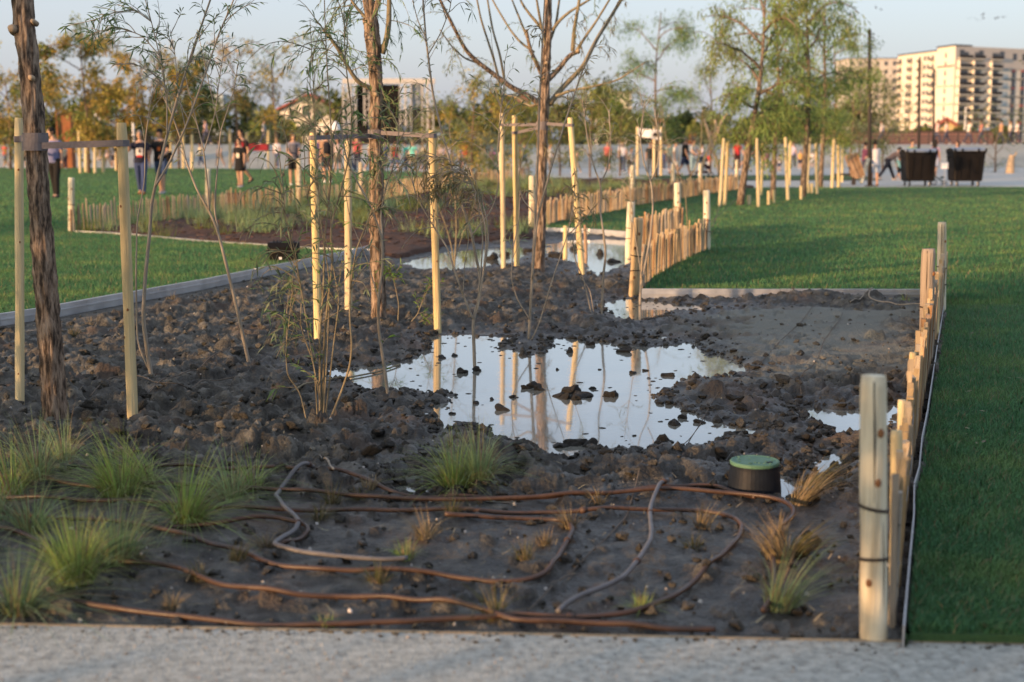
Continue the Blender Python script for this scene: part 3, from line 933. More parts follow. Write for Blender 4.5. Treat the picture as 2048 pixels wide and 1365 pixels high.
# ---- mulch bed behind, with its chips
b_ = MB()
mx0, my0 = mulch_poly.min(0)
mx1, my1 = mulch_poly.max(0)
gx, gy = np.meshgrid(np.linspace(mx0, mx1, 200), np.linspace(my0, my1, 240))
md = seg_dist(gx, gy, mulch_poly)
mz = np.where(md < 0, 0.05 + np.clip(-md, 0, 1.2) * 0.10 + fbm(gx, gy, 0.8, 4, 61) * 0.08, -0.1 - np.clip(md, 0, 1))
def mulch_z(x, y):
    i = int(np.clip((y - my0) / (my1 - my0) * 239, 0, 239)); j = int(np.clip((x - mx0) / (mx1 - mx0) * 199, 0, 199))
    return float(mz[i, j])
i_ = np.arange(239)[:, None] * 200
j_ = np.arange(199)[None]
FF = np.stack([i_ + j_, i_ + j_ + 1, i_ + 201 + j_, i_ + 200 + j_], -1).reshape(-1, 4)
okf = (md.ravel()[FF] < 0.25).all(1)
mulch = struct(b_.add(np.stack([gx, gy, mz], -1).reshape(-1, 3), FF[okf]).build('mulch_bed', M['mulch'], smooth=True))
_my = 20.5 * (50 / 20.5) ** RNG.uniform(0, 1, 60000)
_mx = RNG.uniform(mx0, mx1, 60000)
_ok = (np.abs(_mx) < .42 * _my) & (seg_dist(_mx, _my, mulch_poly) < -0.1)
MPOOL = list(zip(_mx[_ok], _my[_ok]))
def mulch_pt():
    return MPOOL[random.randrange(len(MPOOL))]
b_ = MB()
for k in range(7000):
    x, y = mulch_pt()
    V = np.array([(-1, -.35, 0), (1, -.35, .1), (1, .35, 0), (-1, .35, .15)]) * random.uniform(.02, .05)
    V = V @ np.array(Matrix.Rotation(random.uniform(-.7, .7), 3, 'X')).T @ Rz(random.uniform(0, 6.3)).T
    b_.add(V + (x, y, mulch_z(x, y) + .02), [(0, 1, 2, 3)])
stuff(b_.build('chips', M['chip'], parent=mulch))
def mulch_grass(n_clump, per, mat, label, xr_=None):
    b_ = MB()
    for k in range(n_clump):
        x, y = mulch_pt()
        if fbm(np.array([x]), np.array([y]), 2.5, 2, 91)[0] < -0.05:
            continue
        n = per
        base = np.array((x, y, mulch_z(x, y))) + RNG.normal(size=(n, 3)) * (.09, .09, 0)
        az = RNG.uniform(0, 6.3, n)
        L_ = RNG.uniform(.12, .32, n)
        ln = RNG.uniform(.1, .9, n)
        d = np.stack([np.cos(az) * ln, np.sin(az) * ln, np.ones(n)], -1)
        s_ = np.stack([-np.sin(az), np.cos(az), np.zeros(n)], -1) * .006
        V = np.stack([base - s_, base + s_, base + d * L_[:, None]], 1).reshape(-1, 3)
        b_.add(V, np.arange(n)[:, None] * 3 + np.array((0, 1, 2)))
    tag(stuff(b_.build('ground_cover', mat)), label, 'grass')
mulch_grass(420, 45, M['tuftgrey'], 'patchy grey green grass growing through the brown mulch bed')
mulch_grass(160, 40, M['leafyg'], 'yellow green weeds sprouting among the bark chips of the mulch bed')

# ================================================================== FENCES
def pale_mesh(seed, mat, w=0.042, h=0.5):
    r = np.random.default_rng(seed)
    q = MB()
    zs = (-0.06, 0.12, 0.28, h - 0.05, h)
    R_ = []
    dx = 0
    for k, z in enumerate(zs):
        ww = w / 2 * r.uniform(.85, 1.12) * (0.62 if k == 4 else 1)
        dd = 0.011 * r.uniform(.8, 1.3)
        dx += r.uniform(-.004, .004)
        dz = r.uniform(-.012, .012) if k == 4 else 0
        R_.append([(dx - ww, -dd, z + dz), (dx + ww, -dd * .7, z - dz), (dx + ww * .9, dd, z - dz), (dx - ww * .8, dd * .8, z + dz)])
    q.rings(np.array(R_))
    me = q.mesh('pale')
    me.materials.append(mat)
    return me
PALES = [pale_mesh(k, M[('pale', 'pale', 'pale2', 'pale', 'pale3', 'pale')[k % 6]], w=0.034 + 0.004 * (k % 5), h=0.43 + 0.018 * (k % 4)) for k in range(18)]
def post_mb(base, top, r, n=12, knots=True):
    base, top = np.asarray(base, float), np.asarray(top, float)
    t = np.array((-.12, .0, .2, .4, .6, .8, .96, 1.0))
    pts = base + (top - base) * t[:, None]
    pts[1:-1, :2] += RNG.normal(size=(6, 2)) * r * .025
    rad = r * np.array((1.0, 1.0, 1.03, .98, 1.0, .97, .96, .86)) * RNG.uniform(.985, 1.015, 8)
    return MB().tube(pts, rad, n, True, jit=.015)
def along(pts, s):
    pts = np.asarray(pts, float)
    seg = np.linalg.norm(np.diff(pts, axis=0), axis=1)
    cum = np.concatenate([[0], np.cumsum(seg)])
    s = min(max(s, 0), cum[-1] - 1e-6)
    k = int(np.searchsorted(cum, s, 'right') - 1)
    f = (s - cum[k]) / seg[k]
    d = (pts[k + 1] - pts[k]) / seg[k]
    return pts[k] + (pts[k + 1] - pts[k]) * f, math.atan2(d[1], d[0])
def plen(pts):
    return float(np.linalg.norm(np.diff(np.asarray(pts), axis=0), axis=1).sum())
def fence(label, pts, zb, spacing, posts, post_mat='post', sc=1.0, maxp=300, start=0.0, group=None, jz=.03):
    root = empty('paling_fence', (pts[0][0], pts[0][1], 0))
    tag(root, label, 'fence', group)
    Lt = plen(pts)
    s = start
    n = 0
    rest = MB()
    off = np.array(root.location)
    while s < Lt:
        (x, y), a = along(pts, s)
        z = zb(x, y) if callable(zb) else zb
        me = PALES[random.randrange(len(PALES))]
        if n < maxp:
            inst(me, 'pale', root, (x - off[0], y - off[1], z + random.uniform(-jz, jz)), (random.uniform(-.03, .03), random.uniform(-.06, .06), a + random.uniform(-.2, .2)), (sc * random.uniform(.75, 1.2), sc, sc * random.uniform(.88, 1.1)))
        else:
            rest.box((x, y, z + .22), (.04, .02, .5), Rz(a))
        n += 1
        s += spacing * random.uniform(.8, 1.25)
    if n > maxp:
        stuff(rest.build('pales', M['pale'], root))
    for hz in (0.14, 0.34):
        w = []
        for s in np.arange(0, Lt, .12):
            (x, y), a = along(pts, s)
            z = zb(x, y) if callable(zb) else zb
            sd_ = .014 * (1 if int(s / .12) % 2 else -1)
            w.append((x - math.sin(a) * sd_, y + math.cos(a) * sd_, z + hz))
        MB().tube(w, .0022, 4, False).build('wire', M['wire'], root)
    for (base, top, r, mt) in posts:
        po = post_mb(base, top, r).build('post', M[mt], root, smooth=True)
        base, top = np.asarray(base, float), np.asarray(top, float)
        if r > .03:
            for t in (.33, .52):
                a = np.linspace(0, 2 * math.pi, 13)
                c = base + (top - base) * t
                MB().tube(np.stack([c[0] + np.cos(a) * r * 1.04, c[1] + np.sin(a) * r * 1.04, c[2] + .008 * np.sin(a + t * 9)], -1), .0055, 5, False).build('wire_tie', M['tie'], po)
            for k in range(2):                       # drying cracks down the post
                a = -1.9 + k * .75 + RNG.uniform(-.2, .2)
                t0, t1 = ((.55, .985), (.08, .5))[k]
                c0, c1 = base + (top - base) * t0, base + (top - base) * t1
                dd_ = np.array((math.cos(a), math.sin(a), 0)) * r * .965
                MB().tube([c0 + dd_, (c0 + c1) / 2 + dd_ * 1.01 + (r * .05, 0, 0), c1 + dd_ * .97], [.0008, .0028, .0018], 5).build('crack', M['tie'], po)
            for t in (.25, .62, .8):
                a = random.uniform(-2.6, -.6)
                c = base + (top - base) * t
                kn = MB().ell((c[0] + math.cos(a) * r * .93, c[1] + math.sin(a) * r * .93, c[2]), (r * .26, r * .24, r * .34), 8, 5)
                kn.build('knot', M['knot'], po)
    return root
def up(base, h, lean=(0, 0)):
    return np.array((base[0] + lean[0], base[1] + lean[1], base[2] + h))
def Gp(u, v, z=0.0):
    return G(u, v, z)
pn = G(1747, 1292)
p2, p3 = G(1850, 742), G(1882, 632)
fz = lambda x, y: max(0.0, terr(x - .03, y)) + .0
fence('near chestnut paling fence running away along the right lawn with orange lit slats', F1, fz, .047,
      [(pn, P(1747, 752, pn[1]), .0435, 'post'), (G(1790, 1180), P(1793, 862, G(1790, 1180)[1]), .022, 'stake'), (p2, P(1857, 498, p2[1]), .050, 'postgrey'), (p3, P(1884, 445, p3[1]), .042, 'post'),
       (G(1822, 905), P(1826, 705, G(1822, 905)[1]), .02, 'stake'), (G(1800, 1030), P(1804, 800, G(1800, 1030)[1]), .02, 'stake'), (G(1872, 690), P(1875, 548, G(1872, 690)[1]), .022, 'stake')], jz=.05)
a_, c_ = G(1267, 594), G(1414, 505, .02)
fence('short orange lit paling fence slanting back from the mud beside the lawn corner', F2, .01, .066,
      [(a_, P(1277, 436, a_[1]), .052, 'pale'), (c_, P(1413, 381, c_[1]), .05, 'post')])
a_, c_ = G(1258, 514), G(1357, 468, .02)
fence('grey brown paling fence behind the orange lit one at the far puddle edge', F3, .01, .07,
      [(a_, P(1262, 404, a_[1]), .055, 'post'), (c_, P(1354, 366, c_[1]), .055, 'post')])
F4P = []
for (u, v, tv) in ((1064, 455, 352), (1265, 414, 331), (1346, 401, 329), (1401, 392, 327), (1474, 381, 320)):
    q = G(u, v, .03)
    F4P.append((q, P(u, tv, q[1]), .055, 'post'))
fence('long low paling fence glowing orange behind the right lawn towards the plaza', F4, .04, .075, F4P)
F5P = []
for (u, v, tv) in ((143, 467, 356), (416, 433, 338), (598, 413, 318), (722, 404, 325), (860, 384, 312), (1000, 368, 305)):
    q = G(u, v, .03)
    F5P.append((q, P(u, tv, q[1]), .055, 'post'))
fence('long paling fence curving behind the brown mulch bed on the left lawn', F5, .05, .105, F5P, maxp=298)

# ================================================================== STAKES AND STRAPS
def stake(label, base, top, wpx, group='wooden tree stakes', mat='stake', cut=True):
    d = np.linalg.norm(base - np.array((0, 0, CAMH)))
    r = wpx / 2 / FPX * base[1]
    q = post_mb((base[0], base[1], base[2] - .05), top, r, 14)
    o = q.build('wooden_stake', M[mat], origin=tuple(base), smooth=False)
    tag(o, label, 'stake', group)
    for k in range(3 if wpx > 12 else 0):
        t = random.uniform(.1, .9)
        c = base + (top - base) * t
        a = random.uniform(-2.4, -.7)
        MB().ell((c[0] + math.cos(a) * r * .96, c[1] + math.sin(a) * r * .96, c[2]), (r * .22, r * .12, r * .28), 8, 5).build('knot', M['knot'], o)
    return o
STK = {}
def stk(key, label, tu, tv, bu, bv, w, z=None, mat='stake'):
    base = TG(bu, bv) if z is None else G(bu, bv, z)
    top = P(tu, tv, base[1])
    STK[key] = (base, top, w / 2 / FPX * base[1])
    stake(label, base, top, w, mat=mat)
stk('A1', 'round wooden stake at the far left edge beside the thick bark trunk', 38, 236, 40, 822, 18)
stk('A2', 'pale round wooden stake in the left clods, right of the thick bark trunk', 243, 246, 266, 850, 22)
stk('B1', 'leftmost of three golden stakes around the middle willow trunk', 626, 266, 636, 690, 15)
stk('B2', 'golden stake just left of the middle willow trunk, its foot behind thin stems', 696, 281, 697, 634, 15)
stk('B3', 'bright golden stake standing at the left edge of the large puddle', 864, 261, 876, 668, 15)
stk('C1', 'thin stake left of the branching tree, the left one of a close pair', 1004, 227, 1007, 543, 10)
stk('C2', 'thin stake touching the left side of the branching tree, right one of a pair', 1029, 231, 1034, 540, 11)
stk('C3', 'slanting stake right of the branching tree behind the puddle', 1140, 236, 1165, 553, 12)
stk('C4', 'short sawn stake standing in the far puddle right of the branching tree', 1131, 452, 1130, 522, 9)
stk('C5', 'short reddish stake stub in the far puddle beside the slanting stake', 1170, 450, 1172, 515, 7, mat='pale3')
DST = [(1448, 277, 1439, 413, 7), (1456, 283, 1449, 412, 7), (1514, 277, 1517, 415, 7), (1526, 288, 1522, 392, 6), (1571, 275, 1576, 402, 7), (1581, 279, 1578, 366, 6), (1619, 277, 1614, 376, 6),
       (1644, 270, 1644, 369, 6), (1632, 286, 1634, 389, 6), (1668, 280, 1664, 377, 7), (1676, 270, 1677, 371, 6), (1685, 283, 1684, 360, 5)]
for k, (a, b, c, d, w) in enumerate(sorted(DST)):
    stk('D%d' % k, '%s tall stake from the left in the row of trees on the right lawn' % ORD[k + 1], a, b, c, d, w, z=.05 if d > 372 else -.1)
for k, (u, v0, v1, w) in enumerate([(1498, 391, 411, 7), (1537, 382, 411, 6), (1548, 380, 408, 6), (1602, 372, 400, 6), (1617, 367, 387, 6), (1624, 367, 387, 6)]):
    stk('K%d' % k, '%s short knee high stake from the left under the right lawn trees' % ORD[k + 1], u, v0, u, v1, w, z=.05)
LST = [(158, 262, 161, 347), (172, 266, 172, 345), (190, 258, 190, 347), (205, 268, 207, 346), (232, 262, 233, 342), (366, 262, 367, 336), (384, 270, 384, 342), (460, 258, 461, 333), (493, 262, 494, 333), (537, 260, 535, 334), (552, 262, 552, 332), (340, 262, 342, 336)]
for k, (a, b, c, d) in enumerate(sorted(LST)):
    stk('L%d' % k, '%s stake from the left in the autumn tree row behind the back lawn' % ORD[k + 1], a, b, c, d, 6, z=.05)
def strap(label, pts, h=.035, th=.004, wrap=None):
    """flat webbing through the given points; wrap = (centre, radius): a band round the trunk"""
    q = MB()
    pts = np.asarray(pts, float)
    R_ = []
    for k, p in enumerate(pts):
        t = pts[min(k + 1, len(pts) - 1)] - pts[max(k - 1, 0)]
        n = np.array((-t[1], t[0], 0))
        n /= np.linalg.norm(n) + 1e-9
        R_.append([p - n * th + (0, 0, -h / 2), p + n * th + (0, 0, -h / 2), p + n * th + (0, 0, h / 2), p - n * th + (0, 0, h / 2)])
    q.rings(np.array(R_))
    o = q.build('tree_strap', M['strap'], origin=tuple(pts[0]))
    tag(o, label, 'strap', 'webbing straps tying trees to stakes')
    if wrap is not None:
        c, r = wrap
        a = np.linspace(0, 2 * math.pi, 25)
        ring = np.stack([c[0] + np.cos(a) * r, c[1] + np.sin(a) * r, np.full(25, c[2])], -1)
        rr = []
        for k, p in enumerate(ring):
            n = np.array((math.cos(a[k]), math.sin(a[k]), 0))
            rr.append([p + (0, 0, -h * .75), p + n * th * 2 + (0, 0, -h * .75), p + n * th * 2 + (0, 0, h * .75), p + (0, 0, h * .75)])
        MB().rings(np.array(rr)).build('band', M['strap'], o)
    return o

# ================================================================== TREES NEAR BY
def smooth_line(pts, n):
    pts = np.asarray(pts, float)
    t = np.concatenate([[0], np.cumsum(np.linalg.norm(np.diff(pts, axis=0), axis=1))])
    s = np.linspace(0, t[-1], n)
    L_ = np.stack([np.interp(s, t, pts[:, k]) for k in range(3)], -1)
    for _ in range(2):
        L_[1:-1] = L_[1:-1] * .5 + (L_[:-2] + L_[2:]) * .25
    return L_
def bark_tube(pts, rad, n=20, ridge=.10):
    """a trunk with long vertical ridges in its mesh"""
    k = len(pts)
    q = MB().tube(pts, rad, n, True)
    V = q.V[0].reshape(k, n, 3)
    c = np.asarray(pts)[:, None]
    a = np.arange(n)[None] * 1.0
    zz = np.arange(k)[:, None] * .6
    f = fbm(a * .9 + 40 + 0 * zz, zz + 0 * a, 1.0, 3, 5) * 2
    f[:, -1] = (f[:, 0] + f[:, -2]) / 2
    V = c + (V - c) * (1 + ridge * f)[:, :, None]
    q.V[0] = V.reshape(-1, 3)
    return q
def px_line(pp, Y, drift=0.0):
    out_ = []
    dy = 0
    for k, (u, v) in enumerate(pp):
        out_.append(P(u, v, Y + dy))
        dy += RNG.uniform(-drift, drift)
    return np.array(out_)
def leaf_arrays(q, base, dirs, L_, W_, droop=.3, m=0, two=True):
    n = len(base)
    d = dirs / (np.linalg.norm(dirs, axis=1)[:, None] + 1e-9)
    rnd = RNG.normal(size=(n, 3))
    s_ = np.cross(d, rnd)
    s_ /= np.linalg.norm(s_, axis=1)[:, None] + 1e-9
    nn = np.cross(s_, d)
    L_ = L_[:, None]
    W_ = W_[:, None]
    g = np.array((0, 0, -1.0))
    if two:
        p1 = base + d * L_ * .35 + g * L_ * droop * .1
        p2_ = base + d * L_ * .7 + g * L_ * droop * .4
        tip = base + d * L_ * .97 + g * L_ * droop
        V = np.stack([base, p1 - s_ * W_ * .5 + nn * W_ * .12, p1 + s_ * W_ * .5 + nn * W_ * .12, p2_ - s_ * W_ * .36, p2_ + s_ * W_ * .36, tip], 1).reshape(-1, 3)
        i = np.arange(n)[:, None] * 6
        nb = q.n
        q.add(V, i + np.array((0, 2, 1)), m)
        q.F.append((i + nb + np.array((1, 2, 4, 3)), m))
        q.F.append((i + nb + np.array((3, 4, 5)), m))
    else:
        mid = base + d * L_ * .5 + g * L_ * droop * .25
        tip = base + d * L_ + g * L_ * droop
        V = np.stack([base, mid + s_ * W_ * .5, tip, mid - s_ * W_ * .5], 1).reshape(-1, 3)
        q.add(V, np.arange(n)[:, None] * 4 + np.array((0, 1, 2, 3)), m)
def twig_leaves(q, line, n, L_=(.05, .09), W_=(.006, .011), droop=.25, t0=.1, spread=.9, m=0):
    t = RNG.uniform(t0, 1, n) * (len(line) - 1.001)
    i = t.astype(int)
    f = (t - i)[:, None]
    base = line[i] * (1 - f) + line[i + 1] * f
    d = line[i + 1] - line[i]
    d /= np.linalg.norm(d, axis=1)[:, None] + 1e-9
    d = d * .8 + RNG.normal(size=(n, 3)) * spread * .6
    leaf_arrays(q, base, d, RNG.uniform(*L_, n), RNG.uniform(*W_, n), droop, m)
def grow(start, d, L_, n=7, droop=.15, wig=.12):
    pts = [np.asarray(start, float)]
    d = np.asarray(d, float)
    d = d / np.linalg.norm(d)
    for k in range(n):
        d = d + RNG.normal(size=3) * wig + np.array((0, 0, -droop * k / n))
        d /= np.linalg.norm(d)
        pts.append(pts[-1] + d * L_ / n)
    return np.array(pts)

def big_tree(label, base_px, trunk_px, limbs, Yz, leafspec, mats, group=None, limb_mat='bark', scars=()):
    base = TG(*base_px)
    Y = base[1]
    root = empty('willow_tree', tuple(base))
    tag(root, label, 'tree', group)
    pp = [(u, v) for u, v, w in trunk_px]
    L0 = px_line(pp, Y)
    L0[0][2] = base[2] - .08
    k = max(40, len(pp) * 9)
    line = smooth_line(L0, k)
    tt = np.linspace(0, 1, k)
    ww = np.interp(tt, np.linspace(0, 1, len(pp)), [w / 2 / FPX * Y for _, _, w in trunk_px])
    tk = bark_tube(line, ww, 36, .16).build('trunk', M['bark'], root, smooth=True)
    for (u, v, w) in scars:
        c = P(u, v, Y - .03)
        r = w / 2 / FPX * Y
        MB().tube([c + (0, .02, 0), c + (.0, -.02, .01), c + (0, -.045, .012)], [r * 1.2, r, r * .75], 10, True, jit=.12).build('branch_scar', M['cutwood'], tk, smooth=True)
    tips = []
    for lb in limbs:
        pts = [(u, v) for u, v in lb['p']]
        yo = lb.get('dy', 0)
        q = []
        for i, (u, v) in enumerate(pts):
            q.append(P(u, v, Y + yo * i / max(1, len(pts) - 1)))
        line = smooth_line(q, max(8, 4 * len(pts)))
        r0, r1 = lb['w'][0] / 2 / FPX * Y, lb['w'][1] / 2 / FPX * Y
        (bark_tube(line, np.linspace(r0, r1, len(line)), 12, .08) if r0 > .012 else MB().tube(line, np.linspace(r0, r1, len(line)), 7)).build('branch', M[lb.get('m', limb_mat)], root, smooth=True)
        tips.append(line)
    tw, lf = MB(), MB()
    for (src, t0, t1, n, ln, nl, mi, dr, dirb) in leafspec:
        line = tips[src] if src >= 0 else smooth_line(L0, k)
        for _ in range(n):
            s = RNG.uniform(t0, t1) * (len(line) - 1.001)
            i = int(s)
            st = line[i] + (line[i + 1] - line[i]) * (s - i)
            d = line[i + 1] - line[i]
            d = d / np.linalg.norm(d) * .5 + RNG.normal(size=3) * .7 + np.array(dirb)
            g_ = grow(st, d, RNG.uniform(.6, 1.2) * ln, 7, dr)
            tw.tube(g_, np.linspace(.004, .0012, 8), 4, False)
            twig_leaves(lf, g_, nl, m=mi, droop=.35)
    if tw.n:
        stuff(tw.build('twigs', M['barkolive'], root))
        stuff(lf.build('foliage', mats, root))
    return root, base
rootA, bA = big_tree('thick rough barked tree trunk leaning at the left edge with strap and stakes', (113, 852),
    [(112, 858, 53), (108, 800, 46), (98, 650, 43), (86, 500, 42), (79, 420, 40), (70, 260, 39), (62, 160, 38), (51, 75, 40), (46, 20, 46), (40, -60, 42), (30, -300, 36), (28, -560, 24)],
    [dict(p=[(28, -540), (-60, -800), (-120, -1000)], w=(20, 8)), dict(p=[(30, -500), (110, -760), (180, -960)], w=(20, 8)), dict(p=[(46, -40), (10, -70), (-60, -160)], w=(14, 6))], 0,
    [(0, .3, 1, 14, .8, 26, 0, .3, (0, 0, .3)), (1, .3, 1, 14, .8, 26, 0, .3, (0, 0, .3))], [M['leaf']], scars=[(66, 160, 12), (28, 62, 18), (70, 48, 10)])
rootB, bB = big_tree('slender willow trunk in the middle lit orange on its left side', (757, 648),
    [(757, 652, 32), (757, 600, 29), (755, 520, 28), (754, 440, 28), (753, 340, 27), (752, 250, 27), (753, 180, 26), (750, 120, 25), (744, 70, 27), (740, 36, 30)],
    [dict(p=[(741, 48), (733, 10), (722, -60), (715, -200)], w=(15, 8), m='bark'), dict(p=[(742, 48), (742, 0), (745, -120)], w=(15, 8)), dict(p=[(744, 44), (757, 0), (770, -100)], w=(12, 8)),
     dict(p=[(764, 108), (774, 78), (778, 40), (779, -60)], w=(12, 8), m='barkolive'), dict(p=[(742, 178), (716, 165), (700, 142), (680, 105), (665, 82), (647, 60)], w=(9, 6), m='barkolive', dy=-.25),
     dict(p=[(735, 40), (712, 15), (690, -20)], w=(7, 4), m='barkolive'), dict(p=[(750, 108), (756, 96), (762, 88)], w=(12, 10))], 0,
    [(4, .3, 1, 14, .45, 22, 0, .5, (-.3, -.2, -.3)), (3, .3, 1, 8, .5, 22, 0, .6, (.3, 0, -.5)), (0, .2, .9, 12, .5, 24, 0, .5, (-.3, -.2, -.3)), (5, .2, 1, 9, .5, 22, 0, .6, (-.3, 0, -.3)),
     (-1, .55, .95, 15, .45, 24, 0, .5, (-.6, -.5, -.2)), (-1, .35, .75, 14, .4, 20, 1, .5, (.5, -.5, -.2)), (-1, .1, .6, 9, .4, 14, 2, .2, (-.5, -.5, .2))], [M['leaf'], M['leafgrey'], M['leafbright']], scars=[(752, 192, 10)])
CL = []
def cl(p, w0, w1, dy=0.0, m='barkolive'):
    CL.append(dict(p=p, w=(w0, w1), dy=dy, m=m))
cl([(1084, 212), (1062, 195), (1024, 176), (997, 156), (960, 128), (933, 104), (915, 70), (900, 40), (880, 0), (860, -50)], 12, 4, -.8, 'bark')
cl([(997, 156), (988, 120), (975, 80), (962, 40), (950, -20)], 5, 3, -.5)
cl([(1010, 166), (1000, 110), (985, 60), (975, 0), (968, -40)], 5, 3, -.4)
cl([(960, 128), (930, 118), (905, 96), (880, 60)], 4, 2, -.8)
cl([(1098, 209), (1112, 192), (1125, 175), (1166, 135), (1192, 81), (1215, 45), (1243, 0), (1265, -40)], 11, 5, .5)
cl([(1112, 192), (1140, 182), (1192, 172), (1233, 162), (1256, 148), (1290, 125)], 6, 2, -.5)
cl([(1096, 160), (1118, 138), (1139, 111), (1155, 104)], 11, 8, .2, 'bark')
cl([(1145, 103), (1148, 60), (1159, 0), (1163, -50)], 8, 5)
cl([(1152, 104), (1170, 75), (1192, 44), (1219, 0), (1240, -40)], 6, 3)
cl([(1084, 150), (1072, 125), (1061, 101), (1056, 80), (1053, 60)], 9, 6, -.2, 'bark')
cl([(1056, 80), (1040, 40), (1020, -10)], 5, 3)
cl([(1068, 105), (1040, 85), (1020, 60), (990, 10), (975, -20)], 5, 3, .4)
cl([(1088, 62), (1078, 51), (1060, 30), (1044, 8), (1030, -30)], 7, 3)
cl([(1104, 62), (1120, 40), (1139, 24), (1179, 0), (1210, -20)], 7, 3)
cl([(1092, 100), (1080, 40), (1070, -20)], 6, 4, -.2)
cl([(1097, 90), (1112, 50), (1120, -10)], 6, 4, .2)
cl([(1080, 205), (1060, 215), (1035, 195), (1010, 190)], 6, 3, .5)
rootC, bC = big_tree('willow with bare branches fanning out, standing behind the large puddle', (1076, 546),
    [(1075, 552, 27), (1077, 500, 24), (1081, 420, 22), (1083, 330, 20), (1085, 250, 20), (1088, 200, 22), (1091, 150, 17), (1094, 100, 15), (1096, 50, 13), (1097, -30, 11), (1098, -160, 8)],
    CL, 0, [(0, .5, 1, 7, .45, 14, 0, .6, (0, 0, -.4)), (4, .3, .8, 9, .4, 16, 1, .7, (.2, -.2, -.5)), (5, .2, 1, 12, .4, 16, 0, .6, (0, -.2, -.2)), (7, .1, .6, 5, .3, 14, 1, .7, (0, -.2, -.5)), (3, .2, 1, 8, .4, 14, 0, .5, (0, 0, -.3)),
            (-1, .3, .62, 8, .3, 14, 1, .6, (.2, -.5, -.4)), (13, .4, 1, 4, .4, 14, 2, .5, (0, 0, -.4)), (9, .5, 1, 3, .4, 14, 2, .5, (0, 0, -.4))],
    [M['leafgrey'], M['leaftan'], M['leaf']], scars=[(1156, 104, 8), (1093, 128, 7)])
def trunk_at(trunk, v, Y):
    return P(trunk, v, Y)
# straps
def strap_between(label, key, tu, tv, sv, r, Y, side=-1):
    b, t, sr = STK[key]
    f = (P(0, sv, b[1])[2] - b[2]) / (t[2] - b[2])
    s0 = b + (t - b) * f
    c = P(tu, tv, Y)
    sgn = 1 if s0[0] > c[0] else -1
    pts = [s0 + (sgn * (sr + .004), .01, 0), s0 + (sgn * sr * .4, -sr - .006, 0), s0 + (-sgn * sr * .6, -sr - .004, 0), c + (sgn * r * .8, -r * .75, 0), c + (0, -r - .006, 0), c + (-sgn * r * .8, -r * .7, 0)]
    strap(label, pts, wrap=(c, r + .004))
strap_between('wide grey strap between the thick left trunk and the pale stake right of it', 'A2', 70, 292, 287, .056, bA[1])
strap_between('grey strap from the far left stake round the thick bark trunk', 'A1', 71, 276, 279, .056, bA[1])
strap_between('taupe strap from the middle willow trunk to its right golden stake', 'B3', 752, 266, 272, .058, bB[1])
strap_between('taupe strap from the middle willow trunk to its left golden stake', 'B1', 752, 272, 276, .058, bB[1])
strap_between('brown strap from the branching tree to the left stake of the pair', 'C1', 1084, 250, 250, .062, bC[1])
strap_between('brown strap from the branching tree to the near stake of the pair', 'C2', 1084, 256, 266, .062, bC[1])
strap_between('brown strap from the branching tree to the slanting stake', 'C3', 1085, 248, 251, .062, bC[1])

# ================================================================== SAPLINGS
def sapling(label, base_px, stems, leaves, mats, bark='barkpale', drift=.05, cat='sapling'):
    base = TG(*base_px)
    Y = base[1]
    root = empty('willow_sapling', tuple(base))
    tag(root, label, cat, 'young multi stemmed willows')
    lines = []
    for (pp, w0, w1) in stems:
        off = RNG.uniform(-drift, drift)
        q = [P(u, v, Y + off * i + .03 * math.sin(i * 1.7 + off * 30)) for i, (u, v) in enumerate(pp)]
        if abs(pp[0][1] - base_px[1]) < 25:
            q[0][2] = base[2] - .03
        line = smooth_line(q, max(10, 5 * len(pp)))
        MB().tube(line, np.linspace(w0, w1, len(line)) * (.66 if bark == 'barkolive' else .82) / 2 / FPX * Y, 7, True, jit=.05).build('stem', M[bark], root, smooth=True)
        lines.append(line)
    tw, lf = MB(), MB()
    for (src, t0, t1, n, ln, nl, mi, dr, dirb) in leaves:
        line = lines[src]
        for _ in range(n):
            s = RNG.uniform(t0, t1) * (len(line) - 1.001)
            i = int(s)
            st = line[i] + (line[i + 1] - line[i]) * (s - i)
            d = line[i + 1] - line[i]
            d = d / np.linalg.norm(d) * .9 + RNG.normal(size=3) * .5 + np.array(dirb)
            g_ = grow(st, d, RNG.uniform(.5, 1.3) * ln, 7, dr, .10)
            tw.tube(g_, np.linspace(.0032, .001, 8), 4, False)
            if nl:
                twig_leaves(lf, g_, max(3, int(nl * .64)), m=mi, droop=.25, t0=.25)
    if tw.n:
        stuff(tw.build('twigs', M[bark], root))
    if lf.n:
        stuff(lf.build('foliage', mats, root))
    return root
GM = [M['leafgrey'], M['leaf'], M['leaftan'], M['leafbright']]
